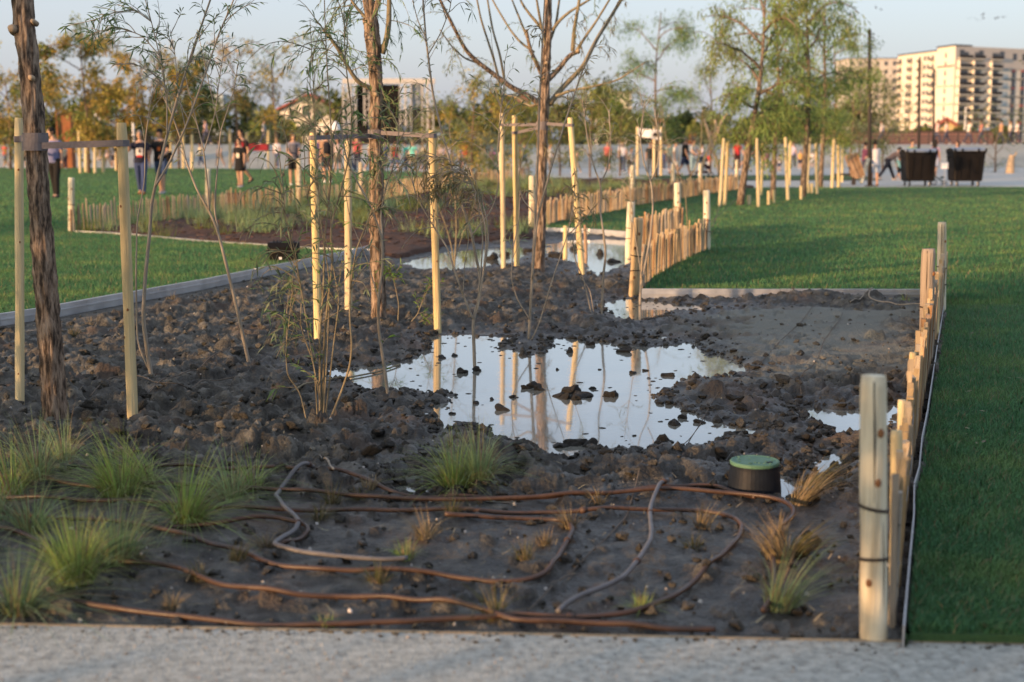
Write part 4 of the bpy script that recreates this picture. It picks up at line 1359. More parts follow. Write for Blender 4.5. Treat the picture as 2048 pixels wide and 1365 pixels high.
sapling('tall thin sapling right of the pale left stake with feathery leaves at the top', (305, 772),
    [([(305, 772), (297, 720), (286, 640), (290, 560), (300, 460), (303, 404), (313, 364), (330, 286), (357, 189), (388, 94), (421, 0), (440, -60)], 11, 4),
     ([(310, 374), (337, 330), (371, 256), (411, 148), (438, 67), (468, 0), (480, -40)], 6, 3),
     ([(298, 740), (275, 690), (272, 560), (274, 440), (290, 364), (290, 286), (303, 189), (330, 140)], 5, 2),
     ([(334, 270), (334, 202), (323, 128), (303, 44), (285, -20)], 4, 2),
     ([(303, 44), (270, 20), (230, 25), (190, 40), (155, 48)], 3, 1.5), ([(318, 110), (285, 72), (240, 55), (200, 62), (180, 72)], 3, 1.5), ([(340, 190), (310, 150), (270, 128), (225, 130)], 3, 1.5),
     ([(371, 256), (355, 180), (352, 120), (340, 60)], 3, 1.5)],
    [(4, .1, 1, 14, .16, 14, 1, .2, (-.3, 0, .1)), (5, .1, 1, 14, .16, 14, 1, .2, (-.3, 0, .1)), (6, .1, 1, 9, .14, 10, 0, .2, (0, 0, .1)), (0, .6, 1, 14, .3, 14, 0, .3, (.1, 0, .2)), (1, .3, 1, 12, .3, 14, 1, .3, (.3, 0, .1)),
     (3, .2, 1, 12, .25, 16, 1, .3, (-.1, 0, .2)), (7, .3, 1, 8, .2, 12, 0, .3, (0, 0, .2)), (2, .6, 1, 6, .3, 8, 0, .3, (0, 0, .2))], GM)
sapling('bare forked sapling leaning left in the clods, left of centre', (501, 738),
    [([(501, 738), (490, 690), (470, 600), (450, 520), (435, 460), (418, 421), (394, 381), (371, 320), (364, 286), (344, 229), (320, 180)], 10, 3),
     ([(418, 421), (415, 371), (408, 303), (391, 236), (370, 150)], 5, 2), ([(437, 462), (428, 418), (435, 337), (441, 263), (462, 202), (472, 162), (475, 130)], 5, 2),
     ([(441, 263), (425, 200), (410, 130), (395, 60)], 3, 1.5), ([(408, 303), (430, 230), (440, 150), (450, 90)], 3, 1.5)],
    [(2, .85, 1, 6, .12, 16, 0, .4, (0, 0, 0)), (3, .3, 1, 10, .2, 9, 0, .3, (0, 0, 0)), (4, .3, 1, 10, .22, 9, 1, .3, (.2, 0, 0)), (0, .7, 1, 6, .25, 8, 0, .3, (0, 0, 0)), (1, .5, 1, 6, .25, 8, 0, .3, (0, 0, 0))], GM)
sapling('bushy multi stemmed sapling with green leaves left of the large puddle', (645, 855),
    [([(640, 854), (640, 730), (640, 664), (647, 583), (649, 473), (657, 418), (664, 330), (662, 250), (655, 150), (650, 40), (648, -30)], 8, 3),
     ([(648, 852), (658, 774), (669, 675), (679, 605), (669, 546), (650, 470), (620, 420), (600, 330)], 6, 2.5),
     ([(652, 850), (684, 781), (701, 730), (704, 689), (699, 634), (702, 565), (712, 500), (745, 420), (760, 330)], 8, 3),
     ([(636, 850), (629, 730), (610, 680), (600, 649), (604, 590), (590, 500), (570, 430), (565, 350)], 5, 2),
     ([(617, 843), (600, 784), (574, 751), (572, 693), (581, 620), (585, 565), (590, 500)], 5, 2),
     ([(644, 848), (649, 671), (658, 583), (666, 524), (660, 455), (677, 400), (700, 310), (705, 230), (690, 120), (688, 0)], 9, 3),
     ([(666, 524), (662, 440), (656, 380), (680, 300)], 5, 2), ([(640, 800), (622, 700), (600, 560), (575, 460), (560, 390), (575, 300)], 4, 1.6),
     ([(645, 850), (655, 700), (660, 560), (640, 440), (632, 300), (626, 150), (620, 40)], 5, 2)],
    [(0, .5, 1, 14, .35, 14, 0, .4, (0, 0, 0)), (1, .4, 1, 12, .3, 12, 0, .5, (-.2, 0, -.1)), (3, .3, 1, 16, .35, 14, 0, .8, (-.3, 0, -.3)), (4, .2, 1, 16, .2, 14, 1, .3, (0, -.2, 0)), (5, .5, 1, 18, .35, 18, 1, .4, (0, 0, 0)),
     (2, .5, 1, 10, .3, 8, 0, .4, (0, 0, 0)), (7, .4, 1, 14, .3, 12, 0, .9, (-.3, 0, -.4)), (8, .4, 1, 14, .35, 14, 1, .4, (0, 0, .1)), (0, .05, .35, 9, .2, 12, 1, .2, (0, -.3, .2))], GM, bark='barkolive')
sapling('slim grey sapling in front of the middle willow trunk at the puddle tongue', (777, 797),
    [([(777, 797), (768, 730), (757, 656), (757, 601), (765, 528), (765, 477), (750, 437), (735, 400), (712, 360), (690, 310), (680, 220)], 9, 3), ([(765, 477), (761, 429), (770, 380), (788, 330), (800, 250)], 5, 2),
     ([(757, 601), (735, 520), (700, 440), (690, 380)], 3, 1.5)],
    [(0, .7, 1, 8, .3, 12, 1, .4, (0, 0, 0)), (1, .5, 1, 9, .3, 12, 0, .4, (.2, 0, 0)), (0, .05, .2, 2, .12, 8, 3, .2, (.3, 0, .3))], GM)
sapling('tall sapling growing out of the large puddle with an arched tan crown', (950, 742),
    [([(950, 746), (948, 690), (946, 638), (959, 601), (961, 554), (951, 510), (944, 470), (930, 426), (918, 400), (900, 324), (883, 263), (866, 189), (852, 78), (846, 0), (844, -60)], 9, 4),
     ([(946, 638), (926, 590), (908, 539), (897, 499), (875, 466), (850, 425), (831, 390), (822, 340)], 6, 2.5),
     ([(955, 620), (964, 565), (973, 492), (970, 448), (957, 400), (940, 360), (915, 330), (885, 312), (850, 315), (825, 340)], 5, 2),
     ([(958, 600), (969, 540), (977, 480), (974, 440), (962, 396), (946, 366), (925, 345), (900, 340), (870, 350)], 5, 2),
     ([(955, 610), (962, 540), (966, 480), (960, 430), (948, 390), (930, 360), (900, 355), (872, 375)], 4, 2),
     ([(852, 78), (835, 40), (825, 0)], 3, 2), ([(856, 110), (880, 70), (900, 20), (905, -20)], 3, 2), ([(944, 470), (985, 420), (998, 370), (995, 300), (1002, 220), (1010, 150)], 4, 2), ([(926, 590), (930, 520), (938, 480), (930, 430)], 3, 1.5)],
    [(2, .55, 1, 26, .2, 16, 2, .7, (-.1, -.2, -.3)), (3, .55, 1, 24, .2, 16, 2, .7, (-.1, -.2, -.3)), (4, .5, 1, 20, .2, 14, 0, .7, (-.1, -.2, -.3)), (0, .55, .8, 8, .3, 12, 0, .4, (.2, 0, 0)), (0, .8, 1, 6, .3, 8, 0, .6, (0, 0, 0)),
     (7, .4, 1, 16, .35, 14, 0, .4, (0, 0, 0)), (1, .6, 1, 8, .25, 10, 2, .5, (0, 0, 0)), (6, .3, 1, 5, .25, 12, 0, .8, (0, 0, -.3))], GM)
sapling('sapling of straight pale whips on the mud island behind the large puddle', (1058, 684),
    [([(1057, 686), (1061, 620), (1066, 528), (1070, 455), (1072, 400), (1076, 300), (1080, 180), (1086, 60), (1090, -20)], 8, 3), ([(1064, 560), (1074, 438), (1104, 330), (1135, 229), (1176, 111), (1210, 50), (1240, 0), (1260, -40)], 6, 3),
     ([(1060, 640), (1035, 600), (1022, 560), (1026, 500), (1038, 440), (1040, 380)], 4, 2), ([(1059, 660), (1078, 650), (1101, 572), (1134, 473), (1148, 407), (1150, 350)], 4, 2),
     ([(1072, 430), (1045, 400), (1036, 360), (1048, 300), (1070, 260)], 3, 1.5), ([(1134, 473), (1168, 440), (1205, 395)], 3, 1.5)],
    [(3, .7, 1, 9, .14, 22, 2, .6, (0, -.2, 0)), (0, .5, .9, 8, .2, 14, 2, .6, (0, -.2, -.2)), (1, .5, .9, 9, .2, 14, 2, .6, (0, 0, -.2)), (2, .3, 1, 5, .2, 8, 0, .5, (0, 0, 0)), (5, .2, 1, 5, .14, 18, 2, .6, (0, 0, 0))], GM)
sapling('single crooked sapling stem between the far puddle and the large puddle', (1204, 632),
    [([(1203, 633), (1207, 547), (1212, 510), (1207, 466), (1200, 422), (1203, 385), (1200, 365), (1188, 335), (1175, 280), (1165, 200)], 7, 2.5), ([(1200, 368), (1215, 340), (1222, 290), (1218, 220)], 4, 2),
     ([(1185, 622), (1168, 560), (1150, 520), (1145, 480), (1165, 420)], 4, 2), ([(1190, 620), (1180, 580), (1165, 560), (1148, 540)], 3, 1.5)],
    [(0, .7, 1, 8, .35, 12, 0, .4, (0, 0, 0)), (1, .4, 1, 9, .35, 14, 0, .4, (0, 0, 0)), (2, .6, 1, 5, .2, 8, 0, .4, (0, 0, 0))], GM)
sapling('straight sapling stem crossing in front of the short orange lit fence', (1280, 611),
    [([(1280, 611), (1281, 576), (1291, 528), (1300, 480), (1306, 420), (1304, 375), (1300, 358), (1288, 330), (1280, 280), (1290, 200)], 7, 2.5), ([(1302, 362), (1315, 335), (1318, 290), (1310, 220)], 4, 2), ([(1284, 560), (1270, 470), (1262, 400), (1255, 330)], 3, 1.5)],
    [(0, .7, 1, 12, .4, 14, 0, .4, (0, 0, .1)), (1, .4, 1, 12, .4, 14, 0, .4, (0, 0, .1)), (2, .6, 1, 5, .25, 8, 0, .4, (0, 0, 0))], GM)
sapling('thin dark forked sapling beside the grey paling fence', (1376, 470),
    [([(1376, 470), (1373, 420), (1370, 372), (1352, 340), (1335, 300), (1325, 220)], 4, 2), ([(1370, 372), (1392, 335), (1402, 300), (1405, 220)], 4, 2), ([(1352, 468), (1345, 420), (1352, 370), (1360, 300)], 3, 1.6)],
    [(0, .5, 1, 12, .5, 14, 0, .4, (0, 0, .1)), (1, .3, 1, 12, .5, 14, 0, .4, (0, 0, .1))], GM, bark='barkolive')
sapling('sapling with long green shoots standing left of the far puddle', (908, 545),
    [([(908, 548), (905, 500), (893, 455), (880, 420), (862, 370), (850, 300)], 5, 2), ([(908, 545), (913, 470), (912, 420), (905, 340), (898, 240)], 6, 2.5), ([(910, 520), (925, 470), (945, 420)], 3, 1.5)],
    [(0, .3, 1, 14, .4, 14, 0, .4, (0, 0, 0)), (1, .4, 1, 16, .5, 14, 0, .5, (0, 0, 0)), (2, .3, 1, 8, .3, 12, 2, .5, (0, 0, 0))], GM, bark='barkolive')
sapling('low fresh green willow shoots at the foot of the middle willow', (795, 655),
    [([(795, 655), (798, 610), (790, 570), (782, 545)], 4, 2), ([(812, 655), (835, 630), (848, 595), (862, 570)], 4, 2), ([(815, 652), (850, 640), (868, 625)], 3, 1.5)],
    [(0, .8, 1, 16, .14, 9, 3, .2, (0, -.2, .2)), (1, .3, 1, 12, .12, 8, 3, .2, (0, -.2, .2)), (2, .4, 1, 6, .1, 8, 3, .2, (0, -.2, .2))], GM, bark='barkolive', cat='shoots')
sapling('leafy green twig bush beside the left foot of the multi stemmed sapling', (572, 640),
    [([(572, 640), (576, 600), (582, 560)], 3, 1.5), ([(580, 660), (585, 610), (596, 580)], 3, 1.5)], [(0, .3, 1, 6, .12, 12, 1, .2, (0, -.2, .2)), (1, .3, 1, 6, .12, 12, 1, .2, (0, -.2, .2))], GM, bark='barkolive', cat='shoots')

# ================================================================== DRIP PIPES, VALVE BOX, STRINGS
def pipe(label, pp, w=.0098, zoff=.013, name='drip_pipe', mat='pipe', cat='pipe', group='brown drip irrigation pipes on the mud', clips=()):
    g_ = np.array([(*G(u, v, .02)[:2], 0) for u, v in pp])
    line = smooth_line(g_, max(12, len(pp) * 7))
    for i in range(len(line)):
        z = max(terr(line[i][0] + dx, line[i][1] + dy) for dx in (-.012, 0, .012) for dy in (-.012, 0, .012))
        line[i][2] = max(z, -.01) + zoff
    for _ in range(14 if w > .007 else 4):
        line[1:-1, 2] = line[1:-1, 2] * .5 + (line[:-2, 2] + line[2:, 2]) * .25
    q = MB().tube(line, w, 9, True)
    o = q.build(name, M[mat], origin=tuple(line[0]), smooth=True)
    tag(o, label, cat, group)
    for c in clips:
        i = int(c * (len(line) - 2))
        MB().tube([line[i], line[i] + (line[i + 1] - line[i]) * min(1, .03 / np.linalg.norm(line[i + 1] - line[i]))], w * 1.45, 9, True).build('coupling', M['pipe'], o, smooth=True)
    return o
pipe('longest brown drip pipe, looping along the path edge and back on the right', [(122, 1148), (105, 1165), (92, 1184), (111, 1197), (166, 1213), (259, 1230), (351, 1239), (512, 1252), (623, 1254), (734, 1250), (882, 1247), (956, 1243), (1024, 1237), (1098, 1241), (1172, 1243), (1246, 1235), (1290, 1224), (1342, 1202), (1394, 1163), (1446, 1119), (1479, 1082), (1485, 1060), (1472, 1041), (1438, 1028), (1394, 1023), (1298, 1020), (1209, 1023), (1024, 1028), (867, 1026), (682, 1021), (512, 1023), (407, 1019), (333, 1015), (244, 1012), (178, 1009), (122, 1006), (40, 1000), (-60, 995)], clips=(.3, .62))
pipe('brown drip pipe one row behind the path edge, ending in the right foreground mud', [(240, 1128), (296, 1137), (355, 1150), (444, 1182), (512, 1198), (586, 1204), (678, 1202), (749, 1206), (863, 1217), (971, 1230), (1024, 1249), (1120, 1252), (1246, 1259), (1320, 1266), (1431, 1268)], zoff=.018)
pipe('brown drip pipe bending back beside the brown tuft right of centre', [(-60, 1026), (0, 1028), (48, 1032), (140, 1040), (240, 1049), (333, 1062), (370, 1073), (425, 1100), (474, 1113), (534, 1136), (571, 1145), (641, 1152), (734, 1153), (867, 1156), (993, 1167), (1040, 1167), (1074, 1160), (1098, 1149), (1116, 1123), (1131, 1093), (1146, 1067), (1138, 1050), (1113, 1043), (1024, 1041), (937, 1041), (890, 1044)], clips=(.8, .87))
pipe('brown drip pipe running behind the front ones and curving down at the right end', [(-60, 972), (15, 975), (126, 980), (207, 984), (414, 980), (512, 984), (579, 988), (678, 995), (771, 1001), (882, 1006), (1024, 1005), (1135, 1000), (1246, 993), (1357, 990), (1468, 995), (1536, 1002), (1569, 1010), (1588, 1023), (1586, 1038), (1558, 1063), (1540, 1097), (1547, 1141), (1549, 1174), (1540, 1211), (1526, 1232)], zoff=.026)
pipe('rearmost brown drip pipe, passing close in front of the green lidded box', [(634, 955), (678, 960), (727, 971), (789, 988), (867, 994), (1024, 993), (1113, 997), (1246, 987), (1313, 983), (1394, 979), (1435, 978), (1486, 989), (1510, 1000)])
pipe('short brown drip pipe end behind the grass tufts on the left', [(140, 955), (259, 958), (333, 954), (392, 949), (480, 948), (567, 951), (622, 954)])
pipe('grey looking pipe with an S bend left of centre', [(627, 954), (601, 967), (564, 982), (551, 1001), (564, 1019), (590, 1041), (601, 1060), (593, 1075), (567, 1089), (549, 1100), (553, 1112), (586, 1119), (641, 1123), (771, 1126), (815, 1122)], zoff=.028, clips=(.02, .55), mat='pipegrey')
pipe('brown pipe ending in a small hook beside the S bend', [(330, 1056), (400, 1052), (512, 1044), (560, 1043), (597, 1049), (614, 1056), (617, 1067), (601, 1078), (567, 1092), (545, 1098)])
pipe('grey looking pipe crossing the others diagonally right of centre', [(1335, 981), (1320, 986), (1309, 1004), (1301, 1023), (1300, 1045), (1303, 1082), (1301, 1100), (1283, 1126), (1250, 1167), (1209, 1187), (1165, 1204), (1135, 1223), (1116, 1240)], zoff=.034, clips=(.02, .28, .66), mat='pipegrey')
pipe('small half buried brown pipe at the far left below the tufts', [(-40, 1050), (20, 1065), (60, 1080), (85, 1095), (98, 1110)])
pipe('thin string running up from the pipes towards the puddle right of centre', [(1055, 1220), (1105, 1176), (1188, 1104), (1255, 1030), (1268, 985), (1290, 940), (1335, 905)], w=.0028, zoff=.006, name='string', mat='string', cat='string', group='strings lying on the mud')
pipe('thin string trailing from the puddle into the right hand mud', [(1360, 900), (1395, 850), (1438, 790), (1470, 770), (1530, 720), (1600, 655), (1632, 610)], w=.0026, zoff=.008, name='string', mat='string', cat='string', group='strings lying on the mud')
pipe('thin wavy string on the clods left of the right hand fence', [(1602, 800), (1597, 775), (1607, 755), (1634, 730), (1648, 690), (1672, 660), (1685, 635)], w=.0026, zoff=.01, name='string', mat='string', cat='string', group='strings lying on the mud')
pipe('dark twig lying half in the water left of the large puddle', [(585, 786), (650, 768), (700, 752), (757, 741), (800, 726)], w=.006, zoff=.02, name='twig', mat='barkolive', cat='twig', group='twigs lying on the mud')
pipe('thin root crossing the clods between the stake and the forked sapling', [(300, 800), (360, 768), (420, 730), (470, 712), (520, 705)], w=.004, zoff=.02, name='twig', mat='string', cat='twig', group='twigs lying on the mud')
pipe('pale root on the clods at the left below the pale stake', [(180, 800), (230, 775), (275, 770), (350, 800), (430, 770), (480, 762)], w=.004, zoff=.02, name='twig', mat='string', cat='twig', group='twigs lying on the mud')
pipe('short pale stick lying in the mud left of the S bend pipe', [(640, 920), (655, 945), (668, 972)], w=.005, zoff=.02, name='twig', mat='barkpale', cat='twig', group='twigs lying on the mud')
pipe('bent dry stem lying at the lawn edging on the right', [(1700, 612), (1720, 606), (1745, 600), (1735, 606), (1790, 618), (1840, 622)], w=.006, zoff=.02, name='twig', mat='barkpale', cat='twig', group='twigs lying on the mud')
for k, (tx, pa_, pb_) in enumerate([('left', (1410, 492), (1478, 400)), ('right', (1425, 470), (1445, 395))]):
    a_, c_ = P(pa_[0], 455, G(*pa_)[1]), P(pb_[0], 395, 33.0)
    c_[2] = max(c_[2], .08)
    tag(MB().tube(smooth_line([a_, c_], 6), .006, 4).build('guy_line', M['string'], origin=tuple(a_)), ('pale guy line from the short fence end to the leaning tree' if k == 0 else 'faint guy line above the short fence end'), 'line')

vb = TG(1508, 985)
vbz = -.01
root = empty('valve_box', (vb[0], vb[1], vbz))
tag(root, 'round black irrigation valve box with a green lid beside the pipes', 'valve box')
a = np.linspace(0, 2 * math.pi, 40, endpoint=False)
prof = [(.125, -.04), (.122, .03), (.117, .08), (.111, .128), (.111, .142), (.108, .143)]
R_ = np.array([[(r * math.cos(t), r * math.sin(t), z) for t in a] for r, z in prof]) + np.array((vb[0], vb[1], vbz))
bd = MB().rings(R_).build('body', M['boxblack'], root, smooth=False)
R_ = np.array([[(r * math.cos(t), r * math.sin(t), z) for t in a] for r, z in [(.111, .143), (.1125, .147), (.1125, .156), (.109, .160), (.102, .1605), (.098, .158), (.02, .158)]]) + np.array((vb[0], vb[1], vbz))
ld = MB().rings(R_).build('lid', M['boxgreen'], root)
for k in range(14):
    x, y = RNG.uniform(-.08, .08, 2)
    MB().box((vb[0] + x, vb[1] + y, vbz + .1595), (.012, .006, .003), Rz(RNG.uniform(0, 3))).build('tread', M['boxgreen'], ld)
MB().box((vb[0] + .06, vb[1] - .04, vbz + .1595), (.03, .012, .004), Rz(.5)).build('lifting_slot', M['boxblack'], ld)

# the black floodlight on the left lawn
fp = G(568, 524, .055)
root = empty('floodlight', tuple(fp))
tag(root, 'black box shaped floodlight standing on the left lawn by the steel edging', 'floodlight')
w_, h_ = .38, .25
q = MB()
R_ = []
for x in (-w_ / 2, -w_ / 2 + .015, w_ / 2 - .015, w_ / 2):
    e = .008 if abs(x) > w_ / 2 - .001 else 0
    prof = [(-.10 + e, .10 + e), (-.11 + e, .19 - e), (-.07, h_ - e), (.09 - e, h_ - e), (.12 - e, .17), (.11 - e, .10 + e)]
    R_.append([(x, y, z) for y, z in prof])
q.rings(np.array(R_) + fp)
hd = q.build('lamp_housing', M['black'], root)
q = MB()
q.box(fp + (0, .0, .065), (.30, .17, .08))
q.build('base_body', M['black'], root)
for sx_ in (-1, 1):
    MB().box(fp + (sx_ * .165, 0, .075), (.014, .10, .13)).build('yoke_arm', M['black'], root)
    for sy_ in (-1, 1):
        MB().tube([fp + (sx_ * .12, sy_ * .07, -.01), fp + (sx_ * .12, sy_ * .07, .03)], .022, 10).build('foot', M['black'], root)
for k in range(7):
    MB().box(fp + (-.13 + k * .043, .06, h_ + .006), (.008, .10, .02)).build('cooling_fin', M['black'], hd)
MB().box(fp + (-.03, -.087, .05), (.035, .003, .03)).build('label', M['white'], root)
MB().box(fp + (.02, -.104, .145), (.28, .004, .06)).build('front_glass', M['black'], hd)

# ================================================================== ORNAMENTAL TUFTS
def tuft(label, px, h, n, mat, spread=.06, lean=(0, 0), wid=.0042, flop=1.35, group=None, dry=0.2, name='grass_tuft'):
    base = TG(*px)
    o = empty(name, tuple(base))
    tag(o, label, 'grass tuft', group)
    lean = np.array(lean) + RNG.normal(size=2) * .16
    flop = flop * RNG.uniform(.75, 1.2)
    n = int(n * RNG.uniform(.85, 1.3))
    for part, frac, mt in (('blades', 1 - dry, mat), ('dry_blades', dry, M['tuftdry'])):
        m_ = max(4, int(n * frac))
        az = RNG.uniform(0, 2 * math.pi, m_)
        r0 = spread * np.sqrt(RNG.uniform(0, 1, m_))
        L_ = h * RNG.uniform(.35, 1.2, m_)
        out_ = RNG.uniform(.08, flop, m_)
        q = MB()
        K = 6
        t = np.linspace(0, 1, K)
        d = np.stack([np.cos(az), np.sin(az)], -1)
        pos = np.zeros((m_, K, 3))
        for k in range(K):
            hor = (out_ * L_ * (t[k] * .35 + .75 * t[k] ** 2.2))[:, None] * d + np.array(lean) * (t[k] ** 1.5) * L_[:, None]
            pos[:, k, :2] = base[:2] + r0[:, None] * d + hor
            pos[:, k, 2] = base[2] - .01 + L_ * (t[k] * (1.05 - .25 * out_) - .42 * out_ * t[k] ** 2.6)
        s_ = np.stack([-np.sin(az + RNG.uniform(-.8, .8, m_)), np.cos(az), np.zeros(m_)], -1)
        w = wid * RNG.uniform(.6, 1.2, m_)
        V = np.zeros((m_, K, 2, 3))
        for k in range(K):
            ww = (w * (1 - t[k] ** 1.6 * .92) / 2)[:, None]
            V[:, k, 0] = pos[:, k] - s_ * ww
            V[:, k, 1] = pos[:, k] + s_ * ww
        i = np.arange(m_)[:, None, None] * (K * 2) + np.arange(K - 1)[None, :, None] * 2
        F = (i + np.array((0, 1, 3, 2))).reshape(-1, 4)
        q.add(V.reshape(-1, 3), F)
        stuff(q.build(part, mt, o))
    return o
TU = [('yellowish tuft at the far left edge below the clods', (20, 1000), .26, 110, 'tuft', .05), ('green tuft second from the left edge in the rear tuft row', (75, 985), .24, 150, 'tuftgrey', .06), ('wispy tuft behind the left tufts, in front of the thick trunk', (128, 955), .20, 110, 'tuftgrey', .05),
      ('large spiky tuft with orange base in front of the pale left stake', (240, 1003), .27, 260, 'tuft', .07), ('bright green upright tuft in front of the pipes, left of the S bend', (375, 1052), .25, 230, 'tuft', .045), ('green tuft just left of the S bend pipe behind the pipes', (462, 1005), .21, 170, 'tuftgrey', .05),
      ('second spiky tuft touching the large one with orange base', (292, 985), .23, 150, 'tuft', .05), ('grey green tuft at the far left in front of the pipes', (60, 1068), .19, 160, 'tuftgrey', .06), ('large bright yellow green tuft in the left foreground', (152, 1182), .23, 320, 'tuft', .06),
      ('grey green floppy tuft behind the large yellow green one', (235, 1130), .22, 220, 'tuftgrey', .07), ('blurred tuft in the bottom left corner by the path edge', (40, 1232), .20, 170, 'tuftgrey', .05), ('bright tuft left of centre at the lower end of the puddle', (908, 985), .21, 190, 'tuft', .05),
      ('wide spreading grass tuft at the lower end of the puddle', (955, 978), .22, 220, 'tuftgrey', .07), ('tuft at the left edge among the clods', (-10, 1040), .2, 120, 'tuftgrey', .05), ('fine tuft right of the bright upright one, behind the S bend', (505, 985), .18, 120, 'tuft', .04)]
for lb, px, h, n, m, sp in TU:
    tuft(lb, px, h * 1.35, int(n * 1.5), M[m], sp, group='large green grass tufts')
SM = [((665, 1008), .11, 'tuftolive', 'olive tuft right of the S bend, above the long pipes'), ((640, 1042), .08, 'tuftolive', 'small grey tuft touching the hook of the pipe'), ((475, 1136), .07, 'tuftolive', 'dark little tuft above the second front pipe on the left'), ((400, 1172), .07, 'tuftolive', 'dark flat tuft left of the second front pipe'),
      ((530, 1096), .08, 'tuftdry', 'tan tuft at the foot of the S bend'), ((738, 990), .05, 'tuftdry', 'tan tuft on the rear pipe at centre left'), ((812, 1122), .07, 'tuft', 'small green tuft at the end of the S bend pipe'), ((850, 1090), .12, 'tuftdry', 'tall tan tuft left of centre between the pipes'),
      ((756, 1176), .08, 'tuftolive', 'olive tuft sitting on the pipe left of centre'), ((905, 1042), .08, 'tuftolive', 'round olive tuft in front of the wide green tuft'), ((990, 1245), .14, 'tuftolive', 'olive brown tuft at the path edge below centre'), ((1050, 1128), .08, 'tuftolive', 'dark olive tuft right of centre beside the bent pipe'),
      ((1088, 1096), .06, 'tuftdry', 'tan tuft directly left of the bent pipe'), ((1138, 1062), .09, 'tuftdry', 'tan leaning tuft on the bent pipe corner'), ((1195, 1010), .07, 'tuftdry', 'tan tuft on the rear pipes right of centre'), ((1405, 1060), .11, 'tuftdry', 'ragged tan and green tuft inside the right pipe loop'),
      ((1385, 1100), .07, 'tuftolive', 'low olive tuft inside the right pipe loop'), ((1285, 1228), .07, 'tuft', 'tiny green tuft at the lower right pipe'), ((650, 1262), .04, 'tuft', 'tiny green tuft at the path edge left of centre'), ((720, 1000), .06, 'tuftolive', 'small olive tuft between the rear pipes'), ((345, 1225), .06, 'tuftdry', 'tan sprig by the front pipe at the left'),
      ((150, 690), .10, 'tuftolive', 'small weed below the steel edging right of the thick trunk'), ((545, 600), .11, 'tuft', 'green weed below the steel edging left of centre'), ((345, 615), .10, 'tuftdry', 'dry weed below the steel edging in front of the forked sapling'), ((1810, 612), .10, 'tuft', 'grass clump at the right end of the pale edging'), ((180, 660), .09, 'tuftdry', 'reddish dry weed right of the thick trunk'),
      ((515, 575), .09, 'tuftdry', 'thin dry weed beside the steel edging near the floodlight'), ((930, 520), .14, 'tuft', 'green weed at the left shore of the far puddle'), ((1555, 1085), .1, 'tuftdry', 'tan tuft right of the right pipe loop')]
for px, h, m, lb in SM:
    tuft(lb, px, h * 1.25, 130, M[m], .03, wid=.0032, group='small foreground tufts', dry=.35)
tuft('flattened green tuft in the right foreground mud', (1560, 1222), .26, 170, M['tuftgrey'], .05, lean=(.55, .1), flop=.8, group='flattened tufts by the near post')
tuft('flattened tan tuft beside the valve box', (1600, 1010), .20, 130, M['tuftdry'], .05, lean=(.7, .1), flop=.7, group='flattened tufts by the near post')
tuft('flattened olive tuft right of the valve box', (1610, 992), .2, 130, M['tuftolive'], .05, lean=(.8, .2), flop=.7, group='flattened tufts by the near post')
tuft('flattened tan tuft halfway down the right pipe end', (1560, 1130), .2, 130, M['tuftdry'], .05, lean=(-.4, .1), flop=.8, group='flattened tufts by the near post')
tuft('flattened dark tuft left of the near post', (1590, 1120), .18, 120, M['tuftolive'], .04, lean=(.6, 0), flop=.7, group='flattened tufts by the near post')

